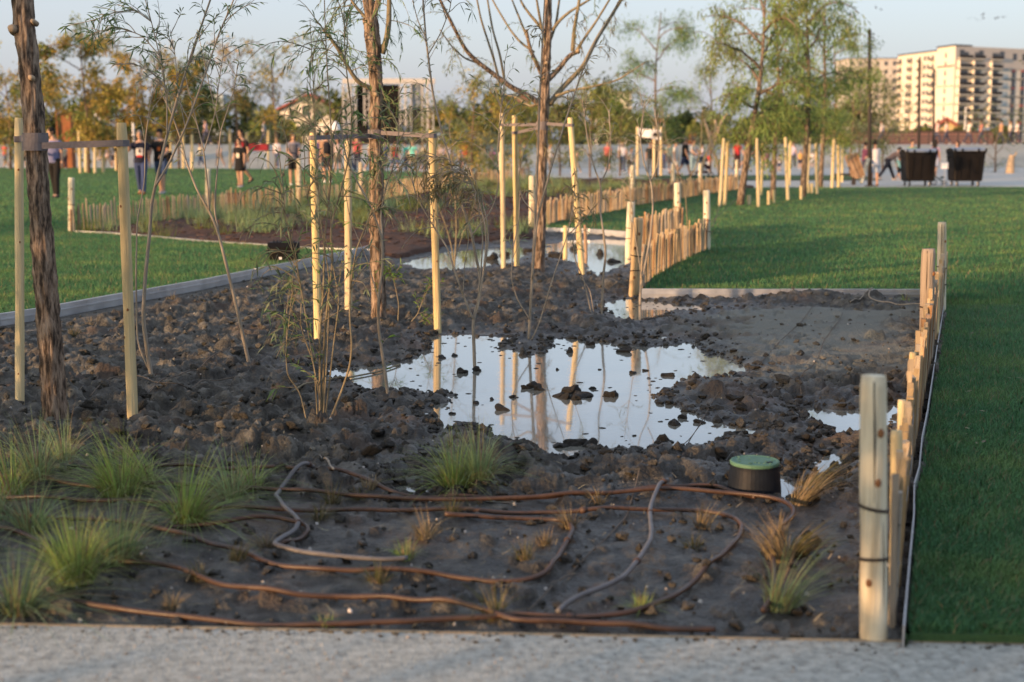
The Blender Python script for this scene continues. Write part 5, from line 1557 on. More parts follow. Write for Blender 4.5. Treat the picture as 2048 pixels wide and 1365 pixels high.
# ================================================================== TREES FARTHER AWAY
def leafy_tree(label, base, h, crown_r, crown_z, mats, nl=2600, leaf=(.09, .16), wid=.28, lean=(0, 0), r0=.07, group=None, droop=.25, nb=9, sub=5, bark='barkfar', elong=1.0, name='tree', clump=.22, fork=None, parts=True, cat='tree'):
    base = np.asarray(base, float)
    root = empty(name, tuple(base))
    tag(root, label, cat, group)
    top = base + np.array((lean[0], lean[1], h * .88))
    n = 12
    line = np.array([base + (top - base) * t + np.array((math.sin(t * 5 + h) * .02 * h * t, math.cos(t * 4) * .01 * h * t, 0)) for t in np.linspace(-.02, 1, n)])
    rad = r0 * np.linspace(1.1, .22, n)
    MB().tube(line, rad, 9, True, jit=.06).build('trunk', M[bark], root, smooth=True)
    tw, lf = MB(), MB()
    anchors = []
    zc = (crown_z + h) / 2
    hz = (h - crown_z) / 2
    for k in range(nb):
        t = (crown_z / h * .8) + (1 - crown_z / h * .8) * (k + .3) / nb * .92
        i = min(n - 2, int(t * (n - 1)))
        st = line[i] + (line[i + 1] - line[i]) * (t * (n - 1) - i)
        az = k * 2.4 + RNG.uniform(-.5, .5)
        zt = (st[2] - base[2] - zc) / hz
        reach = crown_r * math.sqrt(max(.12, 1 - min(1, abs(zt)) ** 2)) * RNG.uniform(.75, 1.1)
        d = np.array((math.cos(az), math.sin(az), RNG.uniform(.5, 1.1)))
        g_ = grow(st, d, reach * 1.15, 7, .25, .14)
        q = MB().tube(g_, np.linspace(r0 * .42, r0 * .10, 8), 6, False)
        if parts:
            q.build('branch', M[bark], root, smooth=True)
        for _ in range(sub):
            s = RNG.uniform(.25, 1) * 6.99
            i2 = int(s)
            st2 = g_[i2] + (g_[i2 + 1] - g_[i2]) * (s - i2)
            d2 = (g_[i2 + 1] - g_[i2]) / np.linalg.norm(g_[i2 + 1] - g_[i2]) * .6 + RNG.normal(size=3) * .6 + (0, 0, .15)
            g2 = grow(st2, d2, crown_r * RNG.uniform(.3, .65), 6, droop * 2, .16)
            tw.tube(g2, np.linspace(r0 * .10, r0 * .03, 7), 4, False)
            anchors.append(g2)
    per = max(1, nl // len(anchors))
    for g2 in anchors:
        m_ = int(per * RNG.uniform(.4, 1.6))
        t = RNG.uniform(.1, 1.0, m_) * 5.99
        i = t.astype(int)
        f = (t - i)[:, None]
        b0 = g2[i] * (1 - f) + g2[i + 1] * f + RNG.normal(size=(m_, 3)) * crown_r * clump * .35
        d = RNG.normal(size=(m_, 3)) + np.array((0, 0, -.3))
        L_ = RNG.uniform(*leaf, m_)
        leaf_arrays(lf, b0, d, L_, L_ * wid, droop, m=int(RNG.integers(0, len(mats))), two=False)
    stuff(tw.build('twigs', M[bark], root))
    stuff(lf.build('foliage', list(mats), root))
    return root
def at_px(u, v, z=.05):
    return G(u, v, z)
def hpx(base, v):
    return P(0, v, base[1])[2] - base[2]
# row of staked willows on the right lawn
DT = [(1480, 413, -60, 2.0, 1.6, 'leafyg', 'leaning willow nearest in the row on the right lawn', (.55, 0), .085, 1),
      (1546, 402, -40, 1.8, 2.2, 'leafyg', 'upright willow behind the leaning one in the right lawn row', (0, 0), .07, 1),
      (1606, 396, -70, 2.3, 2.1, 'leaf', 'dark trunked willow in the middle of the right lawn row', (.05, 0), .085, 0),
      (1640, 376, -50, 2.3, 2.1, 'leafyg', 'willow with reddish trunk near the dark lamp mast', (.1, 0), .08, 0),
      (1664, 368, 20, 1.6, 2.0, 'leaf', 'thin willow left of the dark lamp mast', (0, 0), .05, 0)]
for (u, v, tv, cr, cz, m, lb, ln, r, c2) in DT:
    b = at_px(u, v, .04)
    leafy_tree(lb, b, hpx(b, tv), cr * .74, cz, [M['leaffresh'], M[m], M['leaffresh']], nl=4600, leaf=(.10, .18), wid=.2, lean=ln, r0=r, group='staked willows on the right lawn', droop=.45, nb=12, sub=7, bark='bark', name='willow_tree')
b = at_px(1312, 352, -.1)
leafy_tree('green willow standing behind the white banner right of centre', b, hpx(b, -20), 2.1, 2.1, [M['leaffresh'], M['leaf'], M['leafbright']], nl=6500, leaf=(.12, .2), wid=.2, r0=.08, droop=.45, nb=12, sub=7, name='willow_tree')
b = at_px(1420, 345, -.1)
leafy_tree('pale green willow behind the pruned pale tree', b, hpx(b, 100), 2.0, 2.0, [M['leafgrey'], M['leafyg']], nl=3000, leaf=(.12, .2), wid=.2, r0=.06, droop=.4, name='willow_tree')
for k, (u, v, tv, cr, cz, m, lb, nl) in enumerate([(1700, 352, 150, 2.2, 1.6, 'leafdk', 'thin grey trunked tree left of the dark lamp mast, before the apartment block', 1500), (1716, 350, 110, 2.2, 1.8, 'leafyg', 'loose leafed tree overlapping the dark lamp mast', 2600),
                                                (1765, 340, 200, 1.6, 1.0, 'leafdk', 'small dark tree right of the lamp mast before the apartment block', 900), (1990, 343, 205, 2.2, .3, 'leafyg', 'loose bare willow bush right of the second waste bin', 700)]):
    b = at_px(u, v, -.15)
    leafy_tree(lb, b, hpx(b, tv), cr, cz, [M[m], M['leafgrey']], nl=nl, leaf=(.13, .22), wid=.25, r0=.05, droop=.35)
b = np.array((18.2, 47.5, .04))
leafy_tree('leafy tree at the right picture edge before the apartment block', b, 6.2, 1.25, 2.3, [M['leafdk'], M['leafyg']], nl=2600, leaf=(.10, .18), wid=.4, r0=.08)
# autumn tree row behind the back left lawn
AT = [(22, 340, 120, 2.6, 1.2, ('leafgold', 'leafyg'), 1700, 'yellow green tree at the far left edge behind the thick trunk'), (90, 338, 110, 1.8, 1.6, ('leafgold', 'leafau'), 900, 'thin golden tree between the thick trunk and the fullest autumn tree'),
      (178, 347, 25, 2.4, 1.7, ('leafgold', 'leafau', 'leafyg'), 3400, 'fullest golden autumn tree behind the man in the blue shirt'), (236, 343, 150, 1.5, 1.4, ('leafau',), 900, 'small rusty autumn tree right of the fullest golden one'),
      (293, 336, 70, 2.1, 2.8, ('leafau', 'leafgold'), 1700, 'tree with a rusty orange top above the two men'), (358, 336, 90, 1.9, 2.4, ('leafyg', 'leafau'), 1300, 'mixed green and orange tree right of the two men'),
      (476, 334, 55, 1.6, 4.0, ('leafau',), 500, 'slim bare tree with a small orange top'), (553, 334, 50, 2.3, 2.6, ('leafgold', 'leafgrey'), 1100, 'thin leafed tan tree left of the red roofed house'), (620, 336, 150, 1.4, 2.0, ('leafgrey',), 700, 'small grey green tree in front of the red roofed house')]
for (u, v, tv, cr, cz, ms, nl, lb) in AT:
    b = at_px(u, v, .04)
    leafy_tree(lb, b, hpx(b, tv), cr * .95, cz, [M[m] for m in ms], nl=int(nl * 2.1), leaf=(.12, .2), wid=.55, r0=.07, group='autumn trees behind the back lawn', droop=.2, nb=10, sub=6)
# young trees and shrubs in and behind the mulch bed
MT = [(945, 372, 120, 1.5, .8, ('leafgold', 'leafyg'), 2000, 'yellowish young tree left of the close pair of stakes'), (860, 366, 190, 1.3, .6, ('leafgrey', 'leafyg'), 1300, 'young willow behind the bright golden stake'), (1000, 352, 205, 1.9, .4, ('leafyg', 'leafgold'), 1700, 'bushy yellow green shrub behind the close pair of stakes'),
      (1120, 350, 190, 2.0, .4, ('leafyg', 'leafgold'), 2000, 'bushy yellow green shrub right of the branching tree'), (1180, 352, 170, 2.0, .5, ('leafyg', 'leafdk'), 2000, 'green shrub between the branching tree and the banner'), (1240, 350, 200, 1.7, .5, ('leafdk', 'leafyg'), 1500, 'dark shrub left of the white banner'),
      (1040, 352, 225, 1.6, .3, ('leafyg',), 1200, 'low olive shrub behind the branching tree trunk'), (980, 362, 270, 1.2, .1, ('leafgrey',), 1100, 'low grey green willow bush at the mulch bed back'), (905, 366, 268, 1.0, .2, ('leafgold',), 700, 'low golden bush in front of the person in red')]
for (u, v, tv, cr, cz, ms, nl, lb) in MT:
    b = at_px(u, v, .05)
    leafy_tree(lb, b, hpx(b, tv), cr, cz, [M[m] for m in ms], nl=nl, leaf=(.10, .18), wid=.3, r0=.04, group='shrubs behind the mulch bed', droop=.3, name='shrub', cat='shrub')
# pruned pale tree
b = at_px(1440, 352, -.1)
root = empty('pruned_tree', tuple(b))
tag(root, 'pruned pale tree of sawn off forked limbs beside the stroller', 'tree')
for k, (pp, w) in enumerate([([(1440, 352), (1436, 325), (1424, 300), (1418, 270), (1412, 250)], 8), ([(1424, 300), (1436, 262), (1445, 240)], 6), ([(1400, 352), (1408, 320), (1425, 280), (1435, 255), (1430, 240)], 7), ([(1425, 280), (1412, 255), (1408, 238)], 6), ([(1435, 258), (1450, 232), (1456, 228)], 6), ([(1440, 350), (1452, 325), (1466, 340)], 4)]):
    ln_ = smooth_line(px_line(pp, b[1]), 12)
    MB().tube(ln_, np.linspace(w, w * .7, 12) / 2 / FPX * b[1], 8, True, jit=.05).build('limb', M['cutwood'], root, smooth=True)

# far tree line beyond the water
k = 0
FARX = np.linspace(-300, 2360, 38)
for i, u in enumerate(FARX):
    Y = 165 + 40 * math.sin(i * 2.1) + 25 * (i % 3)
    vt = 212 + 15 * math.sin(i * 1.7) + RNG.uniform(-14, 14)
    if 520 < u < 700:
        vt = max(vt, 222)
    if u > 1720:
        vt = 266 + RNG.uniform(-6, 5)
    if 1280 < u < 1500:
        vt = 236 + RNG.uniform(-8, 8)
    base = P(u, 285, Y)
    base[2] = 0.6
    h = P(u, vt, Y)[2] - base[2]
    leafy_tree('%s tree from the left in the far dark green tree line beyond the embankment' % (ORD[i + 1] if i < 30 else 'thirty-' + ORD[i - 29]), base, h, min(RNG.uniform(3.6, 5.2), h * .62), .3, [M['leafdk'], M['leafdk'], M['leafyg']], nl=1500, leaf=(.45, .85), wid=.6, r0=.22, group='far tree line', nb=8, sub=5, clump=.5, parts=False)
b = P(388, 285, 180)
b[2] = .5
leafy_tree('tall dark pointed tree rising above the far tree line on the left', b, P(388, 118, 180)[2] - b[2], 3.0, 1.0, [M['leafdk']], nl=1800, leaf=(.4, .8), wid=.6, r0=.25, nb=12, clump=.5, parts=False)
# unseen trees added out of the picture to shade the mud, post and fence
for (qx, qy, t, zc, hgt, cr, nl, lb) in [(-2.6, 7.9, 9.0, .3, 7.0, 1.2, 8000, 'bushy willow added left of the view to shade the thick trunk'), (1.45, 3.35, 10, .2, 7.0, 1.8, 26000, 'tall bushy willow added behind the viewer to shade the near post'), (3.6, .7, 9, .2, 7.5, 2.4, 13000, 'second tall bushy willow added behind the viewer for shade'),
                                        (-8.3, 26.2, 15, .2, 5.0, 2.3, 6500, 'bushy willow added left of the view to shade the mulch bed fence'), (1.6, 8.6, 16, .2, 2.2, .8, 1500, 'low shrub added behind the viewer on the left for shade')]:
    p = np.array((qx + SDIR.x / math.cos(SUN_EL) * t, qy + SDIR.y / math.cos(SUN_EL) * t, .03))
    leafy_tree(lb, p, hgt, cr, zc, [M['leaf'], M['leafyg']], nl=nl, leaf=(.12, .2), wid=.4, r0=.07, nb=14, sub=7, droop=.3, group='added shade trees out of view', clump=.6)

# ================================================================== EMBANKMENT AND ITS RAILING
b_ = MB()
xs = np.linspace(-120, 140, 60)
prof = [(86.5, -.25), (88, -.18), (93.5, 1.12), (94.0, 1.2), (99, 1.2), (100, .2)]
R_ = np.array([[(x, y + 2.5 * math.sin(x * .02), z) for y, z in prof] for x in xs])
F = []
nP = len(prof)
for i in range(len(xs) - 1):
    for j in range(nP - 1):
        F.append((i * nP + j, (i + 1) * nP + j, (i + 1) * nP + j + 1, i * nP + j + 1))
struct(b_.add(R_.reshape(-1, 3), F).build('embankment', M['dyke']))
rail = empty('railing', (0, 95, 1.2))
tag(rail, 'long dark railing along the top of the grey embankment', 'railing')
for x in np.arange(-60, 70, 2.0):
    y = 95.2 + 2.5 * math.sin(x * .02)
    MB().box((x, y, 1.62), (.06, .06, .85)).build('post', M['darkrail'], rail)
    y2 = 95.2 + 2.5 * math.sin((x + 2) * .02)
    q = MB()
    L_ = math.hypot(2, y2 - y)
    for z in (1.35, 1.55, 1.75, 2.0):
        q.box((x + 1, (y + y2) / 2, z), (L_ - .07, .035, .06), Rz(math.atan2(y2 - y, 2)))
    q.build('rail', M['darkrail'], rail)
# brown roofed low wall behind the railing at the right
x0, x1 = P(1700, 270, 120)[0], P(1985, 270, 120)[0]
q = MB().box(((x0 + x1) / 2, 120, 1.2), (x1 - x0, .4, 2.0))
hw = q.build('brown_wall', M['brownband'], origin=((x0 + x1) / 2, 120, 0.2))
tag(hw, 'long red brown wall behind the railing below the apartment block', 'wall')
MB().box(((x0 + x1) / 2, 120, 2.25), (x1 - x0 + .3, .7, .08)).build('coping', M['dark'], hw)
# grass verge strips on the plaza
sheet('verge', [(7, 62), (16, 62), (17, 70), (6, 70)], -.17, M['lawn'])
sheet('verge', [(27, 70), (60, 66), (60, 72), (28, 76)], -.17, M['lawn'])

# ================================================================== LAMP MASTS, BINS
def mast(label, u, bv, tv, w, Y):
    base = P(u, bv, Y)
    base[2] = -.2
    top = P(u, tv, Y)
    root = empty('lamp_mast', tuple(base))
    tag(root, label, 'lamp mast', 'dark lamp masts on the plaza')
    r = w / 2 / FPX * Y
    MB().tube([base, base + (top - base) * .5, top], [r * 1.05, r, r * .85], 12).build('pole', M['dark'], root, smooth=True)
    MB().box(base + (0, 0, .02), (r * 4, r * 4, .04)).build('base_plate', M['dark'], root)
    for k in range(6):
        z = top[2] - .12 - k * .13
        MB().box((top[0] + r + .06, Y, z), (.14, .05, .03), np.array(Matrix.Rotation(.35, 3, 'Y'))).build('louvre', M['dark'], root)
    MB().tube([top, top + (0, 0, .06)], [r, r * .6], 12).build('cap', M['dark'], root)
mast('nearest and tallest dark lamp mast beside the person in the white shirt', 1739, 371, 62, 8, 54.5)
mast('dark lamp mast behind the left waste bin', 1839, 300, 122, 6, 70)
mast('shorter dark lamp mast just right of the second one, before the block', 1868, 300, 140, 5, 78)
def bin_(label, u0, u1, rz):
    Y = 55.0
    b0, b1 = P(u0, 372, Y), P(u1, 372, Y)
    c = np.array(((b0[0] + b1[0]) / 2, Y, -.2))
    W = (b1[0] - b0[0])
    root = empty('waste_bin', tuple(c), 0)
    tag(root, label, 'waste bin', 'wheeled waste bins on the plaza')
    k = W / 1.12
    D = .95 * k
    def ring(w, d, z, e=.06):
        return [(-w + e, -d, z), (w - e, -d, z), (w, -d + e, z), (w, d - e, z), (w - e, d, z), (-w + e, d, z), (-w, d - e, z), (-w, -d + e, z)]
    w = W / 2
    q = MB().rings(np.array([ring(w * .84, D / 2 * .84, .19), ring(w * .88, D / 2 * .88, .24), ring(w * .985, D / 2 * .97, 1.12 * k + .02), ring(w * 1.03, D / 2 * 1.02, 1.13 * k + .02), ring(w * 1.03, D / 2 * 1.02, 1.20 * k + .02)]) + c)
    body = q.build('body', M['bin'], root)
    for sx_ in (-.55, 0, .55):
        MB().box(c + (sx_ * w, -D / 2 * .94 - .012, .70), (.035, .03, .80), np.array(Matrix.Rotation(.065, 3, 'X'))).build('rib', M['bin'], body)
    # curved lid
    R_ = []
    for t in np.linspace(-1, 1, 9):
        y = t * D / 2 * 1.04
        z = 1.225 * k + .02 + .10 * (1 - t * t)
        R_.append([(-w * 1.03, y, z - .03), (w * 1.03, y, z - .03), (w * 1.02, y, z), (-w * 1.02, y, z)])
    ld = MB().rings(np.array(R_) + c).build('lid', M['lid'], root)
    for sx_ in (-.95, -.5, .5, .95):
        MB().box(c + (sx_ * w, -D / 2 * 1.05, 1.24 * k), (.06, .05, .13)).build('lid_hinge', M['bin'], ld)
    for sx_ in (-1, 1):
        MB().tube([c + (sx_ * w * 1.02, -.12, 1.0 * k), c + (sx_ * (w + .09), -.1, 1.0 * k), c + (sx_ * (w + .09), .1, 1.0 * k), c + (sx_ * w * 1.02, .12, 1.0 * k)], .022, 7).build('handle', M['bin'], root)
        for sy_ in (-1, 1):
            wc = c + (sx_ * w * .66, sy_ * D * .32, .09)
            wh = MB().tube([wc + (-.022, 0, 0), wc + (.022, 0, 0)], .088, 14).build('wheel', M['black'], root)
            MB().tube([wc + (-.03, 0, 0), wc + (.03, 0, 0)], .045, 10).build('rim', M['white'], wh)
            MB().box(wc + (.035, 0, .06), (.012, .09, .15)).build('fork', M['steel'], wh)
bin_('left one of the two big black waste bins on the plaza', 1803, 1865, 0)
bin_('right one of the two big black waste bins on the plaza', 1897, 1961, 0)

# ================================================================== FAR BUILDINGS
def frame_of(a, b):
    a, b = np.array((*a, 0.0)), np.array((*b, 0.0))
    d = (b - a)
    L_ = np.linalg.norm(d)
    d /= L_
    n = np.array((d[1], -d[0], 0))
    return a, d, n, L_
BOXM = {}
def ubox(mat):
    if mat not in BOXM:
        me = MB().box((0, 0, 0), (1, 1, 1)).mesh('piece')
        me.materials.append(M[mat])
        BOXM[mat] = me
    return BOXM[mat]
def piece(name, mat, root, fr, s, z, w, h, d, proud):
    a, dr, n, L_ = fr
    c = a + dr * s + n * proud - np.array((root.location.x, root.location.y, 0))
    ang_ = math.atan2(dr[1], dr[0])
    return inst(ubox(mat), name, root, (c[0], c[1], z - root.location.z), (0, 0, ang_), (w, d, h))
# apartment block
cor, lft, rgt = (146.8, 480.0), (138.2, 523.0), (196.0, 508.0)
blk = empty('apartment_block', (cor[0], cor[1], 0))
tag(blk, 'large cream apartment block with stacked balconies in low sun', 'building')
FH = 2.95
Z0 = 0.0
NF = 10
ZT = 32.0
def prism(name, mat, root, pts, z0, z1):
    q = MB()
    p0 = [(x, y, z0) for x, y in pts]
    p1 = [(x, y, z1) for x, y in pts]
    q.rings(np.array([p0, p1]))
    return q.build(name, mat, root)
dl = (np.array(lft) - cor) / np.linalg.norm(np.array(lft) - cor)
dr_ = (np.array(rgt) - cor) / np.linalg.norm(np.array(rgt) - cor)
L1 = np.linalg.norm(np.array(lft) - cor)
c_ = np.array(cor)
A_ = c_ + dl * 12.0
prism('wall', M['cream'], blk, [tuple(c_), tuple(c_ + dr_ * 55), tuple(c_ + dr_ * 55 + dl * 12), tuple(A_)], 0, ZT)
prism('wall', M['cream'], blk, [tuple(A_ + dr_ * 1.2 + dl * .01), tuple(A_ + dr_ * 16), tuple(A_ + dr_ * 16 + dl * 31), tuple(A_ + dr_ * 1.2 + dl * 31)], 0, ZT - .9)
prism('parapet', M['dark'], blk, [tuple(c_ - dr_ * .3 - dl * .3), tuple(c_ + dr_ * 8), tuple(c_ + dr_ * 8 + dl * 12.4), tuple(A_ + dl * .4 - dr_ * .3)], ZT + .01, ZT + .5)
prism('parapet', M['dark'], blk, [tuple(A_ + dr_ * .9 + dl * .5), tuple(A_ + dr_ * 16), tuple(A_ + dr_ * 16 + dl * 31.3), tuple(A_ + dr_ * .9 + dl * 31.3)], ZT - .88, ZT - .45)
fr = frame_of(cor, rgt)          # right facade
frl = frame_of(lft, cor)         # left facade, s from the far end
piece('top_storey', 'greyrender', blk, fr, 27.5, ZT - 3.6, 55, 7.0, .25, .13)
for f in range(NF):
    z = 1.5 + f * FH
    top = f >= NF - 1
    for (s, w) in ((4.2, 5.4), (10.6, 4.4), (19.0, 4.6)):
        if f < NF:
            piece('window', 'glass', blk, fr, s, z + 1.2, w * .72, 1.9, .2, .02 if not top else .22)
            if not top:
                bl = piece('balcony', 'cream', blk, fr, s, z - .15, w + .5, .3, 1.5, .78)
                inst(ubox('dark'), 'railing', bl, (0, -.47, 2.5), (0, 0, 0), (.97, .06, 3.4))
                piece('side_fin', 'cream', blk, fr, s - w / 2 - .3, z + 1.15, .3, 2.2, 1.3, .66)
            else:
                bl = piece('balcony', 'cream', blk, fr, s, z - .15, w + .9, .3, 1.2, .75)
                inst(ubox('dark'), 'railing', bl, (0, -.47, 2.5), (0, 0, 0), (.97, .06, 3.4))
    piece('window', 'glass', blk, fr, 15.2, z + 1.2, .9, 1.3, .2, .05)
    piece('panel', 'bluepanel', blk, fr, 16.2, z + .2, .9, 2.0, .2, .04)
    piece('panel', 'bluepanel', blk, fr, 24.2, z + .3, 2.6, 1.9, .2, .03)
    for s in (28.2, 32.8, 41.0):
        piece('window', 'glass', blk, fr, s, z + 1.1, 1.9, 2.3, .2, .04 if not top else .20)
        if f % 2 == 0:
            piece('panel', 'redpanel', blk, fr, s, z - .5, 1.9, .75, .2, .05)
    piece('window', 'glass', blk, fr, 36.9, z + 1.0, 1.0, 1.2, .2, .04)
    if f % 2 == 1:
        piece('band', 'dark', blk, fr, 30.5, z - .5, 13.0, .25, .2, .06)
    for s, w in ((2.6, 1.3), (8.5, 1.0), (10.9, .9), (17.4, 1.0), (21.0, 1.0), (23.6, 1.0), (26.8, .9)):
        piece('window', 'glass', blk, frl, s, z + 1.1, w * 1.4, 1.5, .2, -1.0)
        if s in (2.6, 10.9, 17.4, 26.8):
            bl = piece('balcony', 'cream', blk, frl, s, z - .1, w + 1.8, .25, 1.1, -.65)
            inst(ubox('dark'), 'railing', bl, (.1, -.47, 2.2), (0, 0, 0), (.8, .06, 3.0))
    piece('window', 'glass', blk, frl, L1 - 6, z + 1.2, .9, 1.7, .2, .03)
for z in (7.0, 13.0, 19.0):
    piece('band', 'dark', blk, frl, L1 - 6, z, 11.6, .2, .2, .04)
piece('band', 'redpanel', blk, frl, L1 - 6, ZT - 6.4, 11.6, .5, .2, .05)
for s in (3.0, 12.0, 22.0, 36.0):
    piece('window', 'glass', blk, fr, s, ZT - 2.4, 2.2, 2.5, .2, .22)
# lower block left of it, half hidden by trees
def simple_block(label, u0, u1, vt, Y, mat, nx, nz, dep=14, name='apartment_block', zb=0.0, roofmat='dark'):
    a, b = P(u0, 280, Y), P(u1, 280, Y)
    zt = P(u0, vt, Y)[2]
    root = empty(name, (a[0], Y, zb))
    tag(root, label, 'building')
    W = b[0] - a[0]
    prism('wall', M[mat], root, [(a[0], Y), (b[0], Y), (b[0], Y + dep), (a[0], Y + dep)], zb, zt)
    prism('roof', M[roofmat], root, [(a[0] - .2, Y - .2), (b[0] + .2, Y - .2), (b[0] + .2, Y + dep + .2), (a[0] - .2, Y + dep + .2)], zt + .01, zt + .3)
    f_ = frame_of((a[0], Y), (b[0], Y))
    for i in range(nx):
        for j in range(nz):
            piece('window', 'glass', root, f_, W * (i + .5) / nx, zb + (zt - zb) * (j + .45) / nz, W / nx * .4, (zt - zb) / nz * .5, .2, .03)
    return root
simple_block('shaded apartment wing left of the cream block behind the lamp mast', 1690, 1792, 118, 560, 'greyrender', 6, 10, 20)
simple_block('pale yellow tower far behind the shrubs right of centre', 1196, 1262, 184, 420, 'cream', 5, 6)
simple_block('low pinkish brown building behind the pruned tree', 1312, 1392, 238, 300, 'rust', 6, 2, zb=.3)
simple_block('pale yellow building between the right lawn tree trunks', 1540, 1625, 212, 330, 'yellowwall', 7, 3, zb=.3)
simple_block('small white house far left behind the fullest autumn tree', 190, 212, 222, 240, 'white', 2, 2, zb=.4, name='house', roofmat='roofred')
simple_block('blue grey office roof above the left tree line', 418, 448, 190, 520, 'bluepanel', 4, 4)
simple_block('long low brown roofed building behind the branching tree', 980, 1060, 192, 330, 'brownband', 5, 1, zb=.3)
def gable(label, u0, u1, vb_, ve, vr, ur, Y, wall, roof, dep, name='house', windows=(), along_x=False):
    a, b = P(u0, ve, Y), P(u1, ve, Y)
    rz = P(ur, vr, Y)
    zb = .3
    root = empty(name, (a[0], Y, zb))
    tag(root, label, 'building')
    q = MB()
    fpts = [(a[0], Y, zb), (b[0], Y, zb), (b[0], Y, b[2]), (rz[0], Y, rz[2] - .25), (a[0], Y, a[2])]
    q.rings(np.array([fpts, [(x, y + dep, z) for x, y, z in fpts]]))
    q.build('wall', M[wall], root)
    for s_, e in ((-1, a), (1, b)):
        q = MB()
        d = np.array((e[0] - rz[0], 0, e[2] - rz[2] + .25))
        e2 = np.array((rz[0], 0, rz[2])) + d * 1.12
        R_ = [[(rz[0], y, rz[2]), (e2[0], y, e2[2]), (e2[0], y, e2[2] + .3), (rz[0], y, rz[2] + .3)] for y in (Y - .6, Y + dep + .6)]
        q.rings(np.array(R_))
        q.build('roof', M[roof], root)
        q = MB()
        q.rings(np.array([[(rz[0], y, rz[2] - .06), (e2[0], y, e2[2] - .06), (e2[0], y, e2[2] - .01), (rz[0], y, rz[2] - .01)] for y in (Y - .75, Y - .62)]))
        q.build('verge_trim', M['roofred'], root)
    for (u, v, w, h) in windows:
        p = P(u, v, Y)
        wd = MB().box((p[0], Y - .02, p[2]), (w, .1, h)).build('window', M['glass'], root)
        MB().box((p[0], Y - .05, p[2] - h / 2 - .08), (w + .3, .25, .1)).build('sill', M['white'], wd)
    return root
gable('red roofed cream house behind the thin leafed tan tree', 560, 668, 240, 222, 190, 618, 210, 'cream', 'roofred', 14, windows=[(611, 222, 1.0, 1.5), (585, 228, 1.0, 1.3), (640, 228, 1.0, 1.3)])
# warehouse: gable end turned to the left, ridge running right
def warehouse(label, ua, ub, uc, vr, ve, Y, wall):
    a, m, c = P(ua, ve, Y), P(ub, vr, Y), P(uc, vr + 14, Y + 6)
    zb = .3
    g2 = m[0] + (m[0] - a[0])
    root = empty('warehouse', (a[0], Y, zb))
    tag(root, label, 'building')
    W = c[0] - a[0]
    dep = 14
    pts = [(a[0], Y, zb), (g2, Y, zb), (g2, Y, a[2]), (m[0], Y, m[2]), (a[0], Y, a[2])]
    sh = np.array((W * .55, dep * 1.6, 0))
    MB().rings(np.array([pts, [tuple(np.array(p) + sh) for p in pts]])).build('wall', M[wall], root)
    off = np.array((-.5, -.8, 0))
    for e in (a, np.array((g2, Y, a[2]))):
        d = (e - m) * 1.12
        r = [m + off, m + d + off, m + d + off + (0, 0, .35), m + off + (0, 0, .35)]
        MB().rings(np.array([r, [p + sh * 1.05 for p in r]])).build('roof', M['roofblue'], root)
        r = [m + off + (0, -.05, -.3), m + d + off + (0, -.05, -.3), m + d + off + (0, -.05, .3), m + off + (0, -.05, .3)]
        MB().rings(np.array([r, [p + (0, -.15, 0) for p in r]])).build('verge_trim', M['roofred'], root)
    return root
warehouse('yellow gabled warehouse with blue metal roof and red trim below the block', 1870, 1896, 1985, 238, 254, 250, 'yellowwall')
warehouse('second smaller warehouse with blue grey roof right of the yellow one', 1976, 1995, 2050, 258, 270, 240, 'yellowwall')
# white flagpole by the warehouse
p = P(1928, 292, 130)
q = MB().tube([(p[0], 130, .8), (p[0], 130, P(1928, 214, 130)[2])], [.09, .05], 8)
fp_ = tag(q.build('flagpole', M['white'], origin=(p[0], 130, .8)), 'thin white flagpole in front of the warehouse roof', 'pole')
p = P(268, 292, 120)
tag(MB().tube([(p[0], 120, .5), (p[0], 120, P(268, 190, 120)[2])], [.12, .07], 8).build('flagpole', M['white'], origin=(p[0], 120, .5)), 'pale pole rising behind the two men on the left', 'pole')
# stage of white truss towers with black drapes
Ys = 140.0
s0 = P(690, 292, Ys)
root = empty('stage', (s0[0], Ys, .3))
tag(root, 'white truss stage with black backdrop behind the middle willow', 'stage')
def truss(u, v0, v1, w=.75):
    p0, p1 = P(u, v0, Ys), P(u, v1, Ys)
    t = empty('truss_tower', (0, 0, 0))
    t.parent = root
    q = MB()
    for dx in (-w / 2, w / 2):
        for dy in (-w / 2, w / 2):
            q.box((p0[0] + dx - root.location.x, dy, (p0[2] + p1[2]) / 2 - .3), (.09, .09, p1[2] - p0[2]))
    n = int((p1[2] - p0[2]) / w)
    for k in range(n):
        z = p0[2] + (k + .5) * (p1[2] - p0[2]) / n - .3
        for dy in (-w / 2, w / 2):
            q.box((p0[0] - root.location.x, dy, z), (w * 1.3, .05, .05), np.array(Matrix.Rotation(.75 if k % 2 else -.75, 3, 'Y')))
        for dx in (-w / 2, w / 2):
            q.box((p0[0] + dx - root.location.x, 0, z), (.05, w * 1.3, .05), np.array(Matrix.Rotation(.75 if k % 2 else -.75, 3, 'X')))
    me = q.mesh('truss_tower')
    me.materials.append(M['alu'])
    bpy.data.objects.remove(t)
    return inst(me, 'truss_tower', root, (0, 0, 0))
for u in (693, 708, 735, 806, 818, 850, 862):
    truss(u, 292, 170 if u < 830 else 160, .5)
for (ua, ub, v, h) in ((685, 870, 163, .5),):
    p0, p1 = P(ua, v, Ys), P(ub, v, Ys)
    MB().box(((p0[0] + p1[0]) / 2, Ys, p0[2]), (p1[0] - p0[0], .6, h)).build('roof_beam', M['alu'], root)
